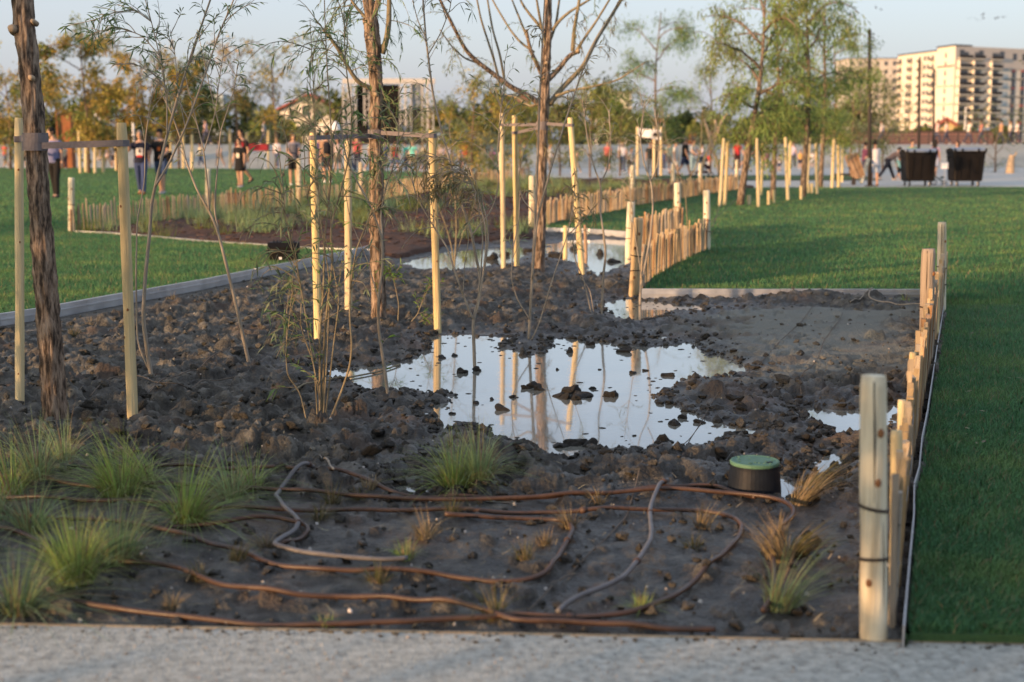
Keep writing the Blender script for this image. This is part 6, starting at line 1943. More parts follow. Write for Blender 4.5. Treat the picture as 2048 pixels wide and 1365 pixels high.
for (ua, ub, va, vb_, m, dy) in ((714, 800, 170, 285, 'black', .9), (822, 848, 166, 215, 'roofblue', .5), (822, 848, 216, 288, 'darkrail', .5)):
    p0, p1 = P(ua, va, Ys + dy), P(ub, vb_, Ys + dy)
    MB().box(((p0[0] + p1[0]) / 2, Ys + dy, (p0[2] + p1[2]) / 2), (p1[0] - p0[0], .15, p0[2] - p1[2])).build('drape', M[m], root)
p0, p1 = P(680, 287, Ys), P(870, 287, Ys)
MB().box(((p0[0] + p1[0]) / 2, Ys + 2, .7), (p1[0] - p0[0], 5, .8)).build('deck', M['dark'], root)
for (u, v) in ((725, 262), (790, 262)):
    p0 = P(u, v, Ys - .4)
    MB().box((p0[0], Ys - .8, 2.0), (1.0, .8, 1.8)).build('loudspeaker', M['black'], root)
# rusty brown tower box on the left
p0, p1 = P(126, 285, 84), P(143, 225, 84)
root = empty('steel_kiosk', (p0[0], 84, -.2))
tag(root, 'rust brown tall panel kiosk with a pipe frame behind the man in blue', 'kiosk')
MB().box(((p0[0] + p1[0]) / 2, 84, (p1[2] - .2) / 2), (p1[0] - p0[0], 1.0, p1[2] + .2)).build('panel', M['rust'], root)
pa_ = P(146, 222, 84)
MB().tube([(p0[0] - .1, 83.4, -.2), (p0[0] - .1, 83.4, pa_[2]), (pa_[0], 83.4, pa_[2]), (pa_[0], 83.4, -.2)], .06, 8).build('pipe_frame', M['rust'], root)
MB().box((p0[0] + .1, 83.48, 1.2), (.03, .03, 2.6)).build('seam', M['dark'], root)
# flock of birds
q = MB()
q.add([(0, -.16, 0), (.05, 0, .02), (0, .2, 0), (-.05, 0, .02), (0, 0, -.04)], [(0, 1, 4), (1, 2, 4), (2, 3, 4), (3, 0, 4), (0, 3, 1), (1, 3, 2)])
q.add([(0.04, .05, .01), (.04, -.06, .01), (.25, -.06, .10), (.27, .02, .10), (.5, -.08, .02)], [(0, 1, 2, 3), (3, 2, 4, 4)] if False else [(0, 1, 2, 3)])
q.add([(-0.04, .05, .01), (-.04, -.06, .01), (-.25, -.06, .10), (-.27, .02, .10)], [(0, 3, 2, 1)])
q.add([(.25, -.06, .10), (.27, .02, .10), (.5, -.08, .02), (-.25, -.06, .10), (-.27, .02, .10), (-.5, -.08, .02)], [(0, 2, 1), (3, 4, 5)])
bm_ = q.mesh('bird')
bm_.materials.append(M['dark'])
for k, (u, v) in enumerate(sorted([(1938, 38), (1954, 40), (1966, 30), (1967, 37), (1991, 38), (1996, 36), (2007, 35), (1752, 16), (1762, 20)])):
    o = inst(bm_, 'bird', None, tuple(P(u, v, 160)), (RNG.uniform(-.3, .3), RNG.uniform(-.4, .4), RNG.uniform(0, 6)), (1.1, 1.1, 1.1))
    tag(o, '%s tiny dark bird from the left in the sky at upper right' % ORD[k + 1], 'bird', 'distant flock of birds')

# ================================================================== PEOPLE
TMP = bpy.data.scenes.new('workshop')
def fuse(q, vox, name):
    me = q.mesh(name)
    o = bpy.data.objects.new('tmp', me)
    TMP.collection.objects.link(o)
    md_ = o.modifiers.new('r', 'REMESH')
    md_.mode = 'VOXEL'
    md_.voxel_size = vox
    md_.use_smooth_shade = True
    sm = o.modifiers.new('s', 'SMOOTH')
    sm.iterations = 2
    with bpy.context.temp_override(scene=TMP, view_layer=TMP.view_layers[0]):
        dg = bpy.context.evaluated_depsgraph_get()
        r = bpy.data.meshes.new_from_object(o.evaluated_get(dg))
    r.name = name
    bpy.data.objects.remove(o)
    bpy.data.meshes.remove(me)
    for p in r.polygons:
        p.use_smooth = True
    return r
def ering(c, ax, ay, rx, ry, n=14):
    a = np.linspace(0, 2 * math.pi, n, endpoint=False)
    return c + np.cos(a)[:, None] * ax * rx + np.sin(a)[:, None] * ay * ry
HAIR = {'black': (.012, .010, .009), 'brown': (.05, .028, .016), 'grey': (.16, .15, .14), 'blond': (.25, .16, .07)}
def person(label, pos, h, rz, shirt, pants, pkind='long', legs=((.1, .05), (-.1, .1)), arms=((.1, .12, .3, 0), (-.1, .12, .3, 0)), lean=.03, hair='black', hstyle='short', shoes=(.6, .6, .6), sleeve=.62, vox=.016,
           skin=None, head=(0, 0), extras=(), top_len=0.0, fat=1.0, group='people in the park', fist=False):
    k = h / 1.75
    kid = 1.0 if h > 1.45 else 1.12
    root = empty('person', tuple(pos), 0)
    tag(root, label, 'person', group)
    Z = np.array((0, 0, 1.0))
    X = np.array((1.0, 0, 0))
    sp = np.array((0, math.sin(lean), math.cos(lean)))
    fwd = np.array((0, math.cos(lean), -math.sin(lean)))
    pel = np.array((0, 0, .94))
    J = []
    for s_, (a, b) in zip((-1, 1), legs):
        hip = pel + (s_ * .092, 0, -.02)
        kn = hip + np.array((s_ * .01, math.sin(a), -math.cos(a))) * .43
        an = kn + np.array((0, math.sin(a - b), -math.cos(a - b))) * .41
        J.append((hip, kn, an, a - b))
    zmin = min(j[2][2] for j in J) - .085
    dz = np.array((0, 0, -zmin))
    J = [(a + dz, b + dz, c + dz, d) for a, b, c, d in J]
    pel = pel + dz
    def S(t):
        return pel + sp * t
    body, sh, pt = MB(), MB(), MB()
    tors = [(-.07, .145, .10), (0, .165, .115), (.12, .145, .10), (.25, .155, .11), (.38, .175, .115), (.47, .165, .095), (.52, .10, .075), (.55, .058, .06)]
    body.rings([ering(S(t), X, fwd, rx * fat, ry * fat) for t, rx, ry in tors])
    body.tube([S(.50), S(.60)], [.058, .052], 10)
    hc = S(.62) + np.array((head[0] * .05, .012 + head[1] * .05, .085 * kid))
    hr = np.array((.075, .095, .115)) * kid
    rh = np.array(Matrix.Rotation(-lean * .5 - head[1] * .5, 3, 'X') @ Matrix.Rotation(-head[0], 3, 'Z'))
    body.ell(hc, hr, 14, 10, rot=rh)
    body.ell(hc + rh @ np.array((0, .035, -.065)) * kid, np.array((.05, .055, .055)) * kid, 10, 7, rot=rh)
    body.tube([hc + rh @ np.array((0, .085, .02)) * kid, hc + rh @ np.array((0, .115, -.02)) * kid], [.010 * kid, .017 * kid], 6)
    for s_ in (-1, 1):
        body.ell(hc + rh @ np.array((s_ * .077, -.005, -.005)) * kid, np.array((.012, .02, .032)) * kid, 8, 6, rot=rh)
    hands = []
    for s_, (a, c, b, inn) in zip((-1, 1), arms):
        so = S(.455) + X * s_ * .175 * fat
        ua = np.array((s_ * math.sin(c), math.sin(a) * math.cos(c), -math.cos(a) * math.cos(c)))
        el = so + ua * .285
        f2 = a + b
        fa = np.array((s_ * math.sin(c) * .6 - s_ * inn, math.sin(f2), -math.cos(f2)))
        fa /= np.linalg.norm(fa)
        wr = el + fa * .25
        body.tube([so - X * s_ * .03, so + ua * .06, so + ua * .18, el], [.055, .052, .046, .040], 10)
        body.tube([el, el + fa * .08, wr], [.041, .042, .028], 10)
        hd_ = wr + fa * .05
        side = np.cross(fa, X * s_)
        if np.linalg.norm(side) < .1:
            side = np.array((0, 1.0, 0))
        side /= np.linalg.norm(side)
        nrm = np.cross(fa, side)
        body.rings([ering(wr + fa * t, side, nrm, w1, w2, 10) for t, w1, w2 in ((0, .028, .022), (.04, .040, .02), (.085, .042, .018))])
        for i, (o_, ln) in enumerate(((-.031, .06), (-.011, .072), (.010, .068), (.030, .055))):
            st = wr + fa * .08 + side * o_
            cu = nrm * (-s_ * .02)
            body.tube([st, st + fa * ln * .5 + cu * .3, st + fa * ln * .9 + cu], [.010, .0095, .0075], 6)
        st = wr + fa * .025 + side * .035
        body.tube([st, st + fa * .03 + side * .025, st + fa * .06 + side * .03], [.012, .011, .009], 6)
        hands.append((wr, hd_, fa))
        if sleeve > 0:
            e1 = so + ua * .285 * min(1, sleeve)
            if sleeve <= 1:
                sh.tube([so - X * s_ * .05 + (0, 0, .01), so + ua * .05, e1], [.072, .070, .064], 12)
            else:
                sh.tube([so - X * s_ * .05 + (0, 0, .01), so + ua * .05, el, el + fa * .2], [.070, .067, .054, .042], 12)
    sh.rings([ering(S(t), X, fwd, rx * fat, ry * fat) for t, rx, ry in ((-.06 - top_len, .182 + top_len * .12, .135 + top_len * .12), (.02, .178, .132), (.12, .165, .12), (.25, .175, .128), (.38, .190, .13), (.455, .182, .11), (.495, .125, .085), (.525, .07, .068))])
    for s_, (hip, kn, an, ang_) in zip((-1, 1), J):
        body.tube([hip + (0, 0, .04), hip + (kn - hip) * .3, kn, kn + (an - kn) * .25, kn + (an - kn) * .5, an], [.088, .082, .055, .058, .052, .036], 12)
        fd = np.array((0, math.cos(ang_ * .5), math.sin(ang_ * .5)))
        body.tube([an, an + fd * .10 + (0, 0, -.045)], [.038, .03], 8)
        if pkind == 'long':
            pt.tube([hip + (0, 0, .06), hip + (kn - hip) * .3, kn, kn + (an - kn) * .5, an + (an - kn) * .03], [.105, .100, .074, .070, .062], 12)
        elif pkind == 'shorts':
            pt.tube([hip + (0, 0, .06), hip + (kn - hip) * .3, hip + (kn - hip) * .92], [.107, .104, .092], 12)
        sole = an + np.array((0, 0, -.05))
        so_ = MB()
        so_.rings([ering(sole + fd * t + (0, 0, z), X, np.array((0, 0, 1.0)), w, hh, 10) for t, z, w, hh in ((-.075, .0, .03, .03), (-.05, .005, .042, .042), (.03, 0, .045, .04), (.11, -.012, .048, .027), (.165, -.018, .034, .018))])
        me = so_.mesh('shoe', smooth=True)
        me.materials.append(cloth(shoes))
        inst(me, 'shoe', root, (0, 0, 0), (0, 0, rz), (k, k, k))
    if pkind in ('long', 'shorts'):
        pt.rings([ering(S(t), X, fwd, rx * fat, ry * fat) for t, rx, ry in ((-.13, .12, .10), (-.07, .172, .125), (0, .176, .128), (.06, .166, .12))])
    else:
        pt.rings([ering(pel + (0, 0, t), X, np.array((0, 1.0, 0)), rx, ry) for t, rx, ry in ((.08, .15, .115), (0, .178, .135), (-.2, .20, .17), (-.36, .205, .18))])
    def add(me, name, mat, par=root):
        me.materials.clear()
        me.materials.append(mat)
        return inst(me, name, par, (0, 0, 0), (0, 0, rz), (k, k, k))
    add(fuse(body, vox, 'body'), 'body', skin or M['skin'])
    add(fuse(sh, vox, 'shirt'), 'shirt', cloth(shirt))
    add(fuse(pt, vox, 'trousers'), {'long': 'trousers', 'shorts': 'shorts', 'skirt': 'skirt'}[pkind], cloth(pants))
    # eyes and hair
    for s_ in (-1, 1):
        add(MB().ell(hc + rh @ np.array((s_ * .03, .088, .015)) * kid, np.array((.011, .007, .006)) * kid, 7, 5).mesh('eye'), 'eye', cloth((.02, .015, .012)))
    hb = MB()
    a = np.linspace(0, 2 * math.pi, 16, endpoint=False)
    if hstyle != 'bald':
        R_ = []
        low = -.05 if hstyle != 'long' else -.06
        for ph in np.linspace(0, 1, 7):
            zt = .125 - ph * (.125 - low)
            rr = math.sqrt(max(.02, 1 - (zt / .13) ** 2))
            ring = []
            for t in a:
                y = math.sin(t)
                z = zt + (max(0, y) ** 2) * max(0, .075 - zt) if y > 0 else zt
                rr2 = math.sqrt(max(.02, 1 - (min(.129, z) / .13) ** 2))
                ring.append(hc + rh @ (np.array((math.cos(t) * .083 * rr2, y * (.102 if y < 0 else .098) * rr2, z)) * kid))
            R_.append(ring)
        hb.rings(np.array(R_))
        if hstyle == 'long':
            hb.rings([ering(hc + np.array((0, -.05 - .01 * i, .05 - .085 * i)) * kid, X, np.array((0, 1.0, 0)), (.085, .10, .10, .095, .07)[i] * kid, (.06, .06, .055, .05, .03)[i] * kid) for i in range(5)])
        if hstyle == 'cap':
            hb.tube([hc + rh @ np.array((0, .08, .06)) * kid, hc + rh @ np.array((0, .16, .045)) * kid], [.05, .03], 8)
        add(hb.mesh('hair', smooth=True), 'cap' if hstyle == 'cap' else 'hair', cloth(HAIR[hair]))
    for ex in extras:
        kind = ex[0]
        if kind == 'print':
            _, t, w, hh, c, s0 = ex
            q = MB()
            R_ = []
            for j in range(4):
                tt = t + hh * (j / 3 - .5)
                ring = []
                for i in range(7):
                    an_ = math.pi / 2 + (i / 6 - .5) * w * 6 + s0
                    ring.append(S(tt) + X * math.cos(an_) * .200 * fat + fwd * math.sin(an_) * .142 * fat)
                R_.append(ring)
            V = np.array(R_).reshape(-1, 3)
            F = [(j * 7 + i, j * 7 + i + 1, j * 7 + i + 8, j * 7 + i + 7) for j in range(3) for i in range(6)]
            add(q.add(V, F).mesh('print'), 'shirt_print', cloth(c))
        elif kind == 'bag':
            _, c, sx_ = ex
            q = MB()
            ctr = S(.08) + X * sx_ * .24 + fwd * -.05
            q.rings([ering(ctr + Z * z, X, np.array((0, 1.0, 0)), w, d, 12) for z, w, d in ((-.16, .04, .10), (-.13, .065, .14), (.05, .065, .14), (.11, .04, .11))])
            q.tube([ctr + Z * .1 + fwd * .08, S(.40) + X * -sx_ * .02 + fwd * .14, S(.5) - X * sx_ * .12, S(.38) - fwd * .15, ctr + Z * .1 - fwd * .08], .012, 6)
            add(q.mesh('bag', smooth=True), 'shoulder_bag', cloth(c))
        elif kind == 'backpack':
            q = MB()
            ctr = S(.25) - fwd * .19
            q.rings([ering(ctr + sp * z, X, fwd, w, d, 12) for z, w, d in ((-.22, .08, .05), (-.19, .13, .085), (.10, .135, .09), (.2, .10, .06))])
            add(q.mesh('backpack', smooth=True), 'backpack', cloth(ex[1]))
        elif kind == 'held':
            wr, hd_, fa = hands[ex[1]]
            q = MB().box(hd_ + fa * .05 + (0, .02, 0), ex[2])
            add(q.mesh('held'), ex[4], cloth(ex[3]))
        elif kind == 'stripes':
            for j in range(6):
                q = MB()
                q.rings([ering(S(.02 + j * .075 + dz_), X, fwd, r1 * fat, r2 * fat, 18) for dz_, r1, r2 in ((0, .203, .146), (.03, .203, .146))], close=False)
                add(q.mesh('stripe'), 'stripe', cloth(ex[1]))
    return root
def pos_px(u, v, z=.06):
    p = G(u, v, z)
    return np.array((p[0], p[1], z))
WALK = ((.35, .12), (-.30, .25))
WALK2 = ((-.28, .3), (.32, .1))
STAND = ((.04, .03), (-.04, .04))
PI = math.pi
ARM_REST = ((.05, .1, .15, 0), (.0, .1, .2, 0))
navy, blk_, den = (.012, .014, .03), (.010, .010, .011), (.06, .10, .20)
p = pos_px(112, 396)
person('man in a blue patterned shirt and black trousers walking behind the thick trunk', p, 1.83, PI * .93, (.13, .14, .26), (.012, .011, .011), 'long', legs=((.22, .2), (-.18, .05)), arms=((-.1, .12, .3, 0), (.35, .1, 1.1, .3)), shoes=(.03, .03, .04), vox=.012, head=(.7, 0),
       extras=[('held', 1, (.16, .05, .2), (.62, .5, .3), 'paper_bag')])
p = pos_px(284, 389)
person('man in dark printed shirt and ripped jeans with a hand at his mouth', p, 1.80, PI * 1.02, navy, (.035, .055, .14), 'long', legs=((.36, .12), (-.30, .2)), arms=((-.1, .12, .2, 0), (.75, .35, 1.9, .35)), hstyle='short', hair='grey', shoes=(.3, .12, .05), vox=.012, fat=1.06,
       extras=[('print', .24, .16, .20, (.55, .52, .5), 0), ('print', .13, .12, .05, (.5, .03, .03), 0), ('print', .27, .05, .10, (.03, .03, .04), .05)])
p = pos_px(324, 388)
person('man in a black shirt and denim shorts with a dark bag and cap', p, 1.82, PI * .95, blk_, (.05, .08, .16), 'shorts', legs=((.25, .25), (-.22, .05)), arms=((.35, .15, .8, .35), (.35, .15, .8, .35)), hstyle='cap', shoes=(.35, .38, .42), vox=.012, fat=1.12,
       extras=[('print', .28, .06, .10, (.45, .12, .03), .1), ('bag', (.008, .008, .009), -1)])
p = pos_px(486, 372)
person('man in a black and red shirt and grey shorts behind the child in black', p, 1.86, PI * .80, (.02, .012, .014), (.22, .21, .21), 'shorts', legs=((.30, .1), (-.42, .35)), arms=((-.2, .15, .3, 0), (.1, .15, .3, 0)), shoes=blk_, vox=.012, fat=1.05, extras=[('print', .3, .05, .25, (.30, .02, .03), -.75), ('print', .3, .05, .25, (.30, .02, .03), .8)])
p = pos_px(481, 375)
person('child in a black top with white print walking on the back lawn', p, 1.55, PI * .9, blk_, blk_, 'skirt', legs=((.12, .1), (-.1, .1)), arms=((.05, .12, .15, 0), (.05, .1, .2, 0)), shoes=(.3, .33, .38), vox=.012, extras=[('print', .2, .10, .16, (.62, .58, .48), 0)])
p = pos_px(588, 371)
person('person in a grey striped top and black shorts left of the golden stakes', p, 1.72, PI * 1.1, (.20, .20, .24), blk_, 'shorts', legs=STAND, arms=((.3, .1, .9, .3), (.3, .1, .9, .3)), hair='brown', hstyle='long', vox=.014, extras=[('stripes', (.05, .05, .07))])
p = pos_px(655, 366)
person('person in shorts with a dark backpack and white shoes seen from behind', p, 1.80, .15, (.32, .20, .13), (.02, .02, .03), 'shorts', legs=((.15, .1), (-.15, .1)), arms=ARM_REST, hair='brown', shoes=(.75, .75, .75), vox=.014, extras=[('backpack', (.012, .013, .02))])
p = pos_px(640, 365)
person('person in a purple shirt walking beside the dark backpack', p, 1.74, .3, (.06, .05, .14), (.25, .2, .18), 'shorts', legs=WALK, arms=ARM_REST, shoes=(.75, .75, .75), vox=.014)
# white parasol over the two
c = pos_px(672, 366)
zt = P(672, 243, c[1])[2]
root = empty('parasol', (c[0], c[1], zt - .55))
tag(root, 'small white parasol held above the people by the golden stakes', 'parasol')
R_ = [[(c[0] + r * math.cos(t), c[1] + r * math.sin(t), zt - d) for t in np.linspace(0, 2 * PI, 12, endpoint=False)] for r, d in ((.01, 0), (.10, .04), (.18, .14), (.235, .30), (.225, .30), (.17, .15))]
MB().rings(np.array(R_), close=False).build('canopy', M['white'], root)
MB().tube([(c[0], c[1], zt + .03), (c[0] - .05, c[1], zt - .7)], .01, 6).build('shaft', M['dark'], root)
# around the plaza in the middle
p = pos_px(1350, 351, -.15)
person('person in a white top and white trousers beside the stroller', p, 1.66, PI * 1.35, (.66, .62, .55), (.62, .58, .52), 'shorts', legs=WALK2, arms=ARM_REST, vox=.016, shoes=(.03, .03, .03))
p = pos_px(1369, 353, -.15)
person('large man in a black shirt and navy shorts beside the stroller', p, 1.86, PI * 1.45, blk_, (.03, .04, .09), 'shorts', legs=WALK, arms=((.4, .12, .6, 0), (.1, .12, .3, 0)), hstyle='short', hair='grey', vox=.014, shoes=blk_, fat=1.18)
p = pos_px(1386, 346, -.15)
person('person in a pale grey top behind the stroller', p, 1.68, PI * 1.2, (.36, .38, .40), (.2, .3, .34), 'long', legs=STAND, arms=((.4, .1, .7, .1), (.4, .1, .7, .1)), hair='brown', vox=.018)
p = pos_px(1404, 346, -.15)
person('person in a pale lilac top right of the stroller', p, 1.52, PI * .6, (.42, .44, .55), (.25, .28, .38), 'long', legs=STAND, arms=((.5, .1, .8, .1), (.3, .1, .7, .1)), vox=.018)
p = pos_px(1419, 342, -.15)
person('child in a red shirt right of the stroller', p, .98, PI, (.42, .03, .03), (.4, .4, .42), 'shorts', vox=.014)
p = pos_px(1474, 341, -.15)
person('man in a red shirt and dark trousers behind the leaning willow trunk', p, 1.70, PI * 1.1, (.45, .04, .04), (.05, .02, .02), 'long', arms=((.1, .3, .5, 0), (.1, .3, .5, 0)), vox=.018)
p = pos_px(1503, 340, -.15)
person('child in a pale blue top right of the man in red', p, 1.25, PI, (.36, .40, .52), (.25, .36, .38), 'long', vox=.018)
p = pos_px(1530, 342, -.15)
person('woman in a white top and rose skirt between the lawn trees', p, 1.68, PI * .9, (.5, .5, .55), (.3, .12, .2), 'skirt', hair='brown', hstyle='long', vox=.018)
p = pos_px(1558, 344, -.15)
person('small child in a pale shirt and navy shorts between the lawn trees', p, .92, PI, (.48, .48, .52), (.03, .04, .10), 'shorts', vox=.014)
p = pos_px(1624, 335, -.15)
person('child with dark hair far behind the stakes on the plaza', p, 1.0, PI, (.5, .5, .5), (.4, .42, .45), 'shorts', vox=.018)
p = pos_px(1328, 340, -.15)
person('child in a navy top left of the person in white', p, 1.1, PI * .9, (.03, .05, .13), (.04, .05, .09), 'long', vox=.018)
p = pos_px(1300, 352, -.15)
person('person in dark clothes behind the white banner post', p, 1.6, PI, (.03, .035, .04), (.08, .10, .13), 'long', vox=.018)
# by the bins
b55 = lambda u, v: np.array((*P(u, v, 54.6 - (v - 370) * .8)[:2], -.2))
person('person in a white shirt and pale blue shorts beside the tall lamp mast', b55(1748, 370), 1.72, .25, (.60, .58, .58), (.25, .31, .40), 'shorts', legs=((.08, .04), (-.06, .06)), arms=((.5, .15, .8, .2), (.5, .15, .8, .2)), vox=.014, shoes=(.12, .08, .06), top_len=.10, hair='black')
person('person in red and navy left of the tall lamp mast', b55(1728, 360), 1.65, -1.3, (.16, .05, .09), (.05, .05, .08), 'long', arms=((.7, .1, .5, 0), (.7, .1, .5, 0)), vox=.016)
person('man in a grey brown shirt bending down left of the bins', b55(1775, 360), 1.76, -1.35, (.14, .10, .09), (.015, .017, .028), 'long', legs=((.45, .05), (-.55, .10)), arms=((.25, .1, .2, 0), (.35, .1, .2, 0)), lean=.95, vox=.014, shoes=(.5, .42, .36))
person('child in a teal shirt and black shorts touching the left bin', b55(1797, 360), 1.08, -2.6, (.28, .52, .48), blk_, 'shorts', legs=WALK2, vox=.014, hair='brown')
person('person with dark hair whose head shows above the left bin', b55(1822, 356), 1.72, PI, (.12, .22, .12), (.05, .05, .07), 'long', vox=.016)
person('woman with long black hair between the two bins', b55(1868, 356), 1.72, -.6, (.30, .22, .30), (.40, .42, .50), 'shorts', hair='black', hstyle='long', vox=.014, extras=[('backpack', (.015, .015, .02))])
person('person with dark hair whose head shows above the right bin', b55(1912, 356), 1.68, PI * .8, (.10, .08, .08), (.05, .05, .07), 'long', vox=.016, hair='black', hstyle='long')
# crowd behind the mulch bed and on the left
CR = [(812, 345, 1.6, (.05, .32, .30), 'teal top', 'just right of the middle willow trunk'), (790, 346, 1.66, (.34, .03, .04), 'dark red top', 'touching the middle willow trunk'), (826, 348, 1.7, (.12, .40, .36), 'turquoise top', 'left of the bright golden stake'), (884, 348, 1.7, (.45, .38, .42), 'pale pink top', 'right of the bright golden stake'),
      (897, 346, 1.62, (.42, .42, .48), 'pale lilac top', 'second right of the bright golden stake'), (930, 345, 1.72, (.50, .05, .03), 'bright red top', 'left of the close pair of stakes'), (921, 347, 1.5, (.38, .38, .45), 'light grey top', 'touching the person in bright red'), (951, 346, 1.5, (.12, .06, .06), 'maroon top', 'right of the person in bright red'),
      (1152, 347, 1.3, (.45, .28, .22), 'salmon top', 'right of the slanting stake'), (1262, 350, 1.3, (.42, .44, .5), 'pale top', 'left of the white banner'), (700, 348, 1.66, (.42, .44, .50), 'pale grey top', 'left of the middle willow trunk'), (676, 346, 1.6, (.34, .30, .30), 'taupe top', 'under the white parasol'),
      (132, 338, 1.25, (.40, .40, .36), 'pale yellow top', 'right of the man in blue'), (12, 336, 1.4, (.40, .06, .07), 'red top', 'at the far left edge'), (216, 336, 1.2, (.5, .38, .38), 'light rose top', 'left of the pale left stake'), (228, 336, 1.3, (.48, .42, .42), 'whitish top', 'touching the pale left stake'), (402, 333, 1.3, (.55, .50, .36), 'cream top', 'right of the cap man'), (48, 337, 1.3, (.5, .45, .42), 'pale coat', 'left of the thick trunk')]
CR += [(715, 344, 1.7, (.30, .06, .08), 'wine red top', 'just left of the middle willow trunk'), (742, 343, 1.6, (.5, .5, .5), 'plain white top', 'partly behind the middle willow'), (770, 344, 1.68, (.06, .08, .16), 'navy blue top', 'right beside the middle willow trunk'), (845, 345, 1.6, (.5, .42, .3), 'sand coloured top', 'just left of the bright golden stake'),
       (868, 343, 1.7, (.10, .12, .14), 'charcoal top', 'behind the bright golden stake'), (965, 343, 1.6, (.46, .46, .52), 'silver grey top', 'beside the maroon top'), (985, 344, 1.3, (.5, .2, .3), 'pink top', 'directly left of the close pair of stakes'), (1048, 343, 1.6, (.2, .3, .4), 'steel blue top', 'left of the branching tree'),
       (1100, 344, 1.5, (.5, .48, .44), 'ivory top', 'right beside the branching tree trunk'), (1215, 344, 1.6, (.4, .1, .1), 'brick red top', 'between the slanting stake and the banner'), (1245, 345, 1.7, (.5, .5, .56), 'bluish white top', 'second left of the white banner'), (1338, 343, 1.6, (.36, .4, .3), 'sage green top', 'behind the person in white'),
       (1450, 341, 1.62, (.5, .46, .42), 'off white top', 'left of the man in red'), (1490, 339, 1.6, (.12, .2, .2), 'dark teal top', 'right of the man in red'), (1585, 338, 1.6, (.45, .4, .5), 'mauve top', 'behind the upright stakes of the lawn trees'), (1600, 339, 1.1, (.5, .3, .1), 'orange top', 'beside the dark trunked willow'), (555, 336, 1.6, (.5, .5, .54), 'chalk white top', 'behind the striped top person'), (440, 335, 1.5, (.2, .24, .3), 'slate blue top', 'left of the man in black and red')]
for k, (u, v, h, c, tn, wh) in enumerate(CR):
    z = -.15 if u > 760 else .05
    person('person in a %s far back %s' % (tn, wh), pos_px(u, v, z), h, PI * (.6 + .8 * RNG.random()), c, ((.03, .035, .06), (.06, .08, .14), (.2, .17, .14))[k % 3], ('long', 'shorts')[k % 2], legs=(STAND, WALK, WALK2)[k % 3], hair=('black', 'brown', 'blond', 'black')[k % 4], hstyle=('short', 'long')[(k // 2) % 2], vox=.022)
# walkers on the embankment
for k, (u, v, c, lb) in enumerate(sorted([(1763, 277, (.55, .52, .52), 'white'), (1874, 278, (.5, .38, .36), 'pink'), (1892, 278, (.55, .42, .38), 'peach'), (1937, 276, (.6, .58, .52), 'bright white'), (1962, 276, (.42, .16, .13), 'red'), (2020, 280, (.5, .48, .44), 'cream'), (2033, 280, (.55, .5, .48), 'pale'), (2001, 281, (.4, .22, .12), 'orange'), (412, 268, (.55, .36, .36), 'rose'), (528, 268, (.5, .5, .55), 'pale blue')])):
    Y = 97 + 2.5 * math.sin(P(u, v, 97)[0] * .02)
    pz = np.array((P(u, v, Y)[0], Y, 1.2))
    person('tiny walker in %s on the embankment behind the railing' % lb, pz, 1.7, (PI / 2, -PI / 2)[k % 2], c, (.06, .07, .12), 'long', legs=(WALK, WALK2)[k % 2], vox=.03, group='walkers on the embankment')

# ================================================================== STROLLER, BANNERS, PLANKS, SMALL THINGS
c = pos_px(1404, 355, -.18)
root = empty('stroller', tuple(c))
tag(root, 'dark stroller with pale frame pushed beside the man in black', 'stroller')
for sx_ in (-.22, .22):
    MB().tube([c + (-.55, sx_, 1.02), c + (-.35, sx_, .95), c + (.05, sx_, .50), c + (.38, sx_, .14)], .016, 7).build('frame', M['white'], root)
    MB().tube([c + (-.42, sx_, .16), c + (-.05, sx_, .52)], .014, 7).build('leg', M['white'], root)
    for dx, r in ((-.42, .15), (.40, .12)):
        wc = c + (dx, sx_, r)
        a = np.linspace(0, 2 * PI, 21)
        wh = MB().tube(np.stack([wc[0] + np.cos(a) * r * .88, np.full(21, wc[1]), wc[2] + np.sin(a) * r * .88], -1), r * .12, 6, False).build('wheel', M['black'], root)
        MB().tube([wc + (0, -.015, 0), wc + (0, .015, 0)], r * .3, 8).build('hub', M['white'], wh)
MB().tube([c + (-.55, -.22, 1.02), c + (-.58, 0, 1.03), c + (-.55, .22, 1.02)], .02, 7).build('handlebar', M['black'], root)
R_ = [[(c[0] + x, c[1] + y, c[2] + z) for x, z in pr] for y, pr in ((-.21, [(-.1, .45), (.36, .35), (.40, .50), (.2, .58), (-.05, .70)]), (.21, [(-.1, .45), (.36, .35), (.40, .50), (.2, .58), (-.05, .70)]))]
MB().rings(np.array(R_)).build('seat', cloth((.05, .02, .025)), root)
R_ = []
for y in (-.22, -.1, .1, .22):
    R_.append([(c[0] - .02 + .34 * math.cos(t) * (1 if abs(y) < .2 else .95), c[1] + y, c[2] + .62 + .36 * math.sin(t) * (1 if abs(y) < .2 else .94)) for t in np.linspace(.5, 2.6, 9)] + [(c[0] - .05, c[1] + y, c[2] + .62)])
MB().rings(np.array(R_)).build('hood', cloth((.03, .05, .08)), root)
MB().box(c + (0, 0, .24), (.5, .36, .12)).build('basket', cloth((.07, .02, .02)), root)
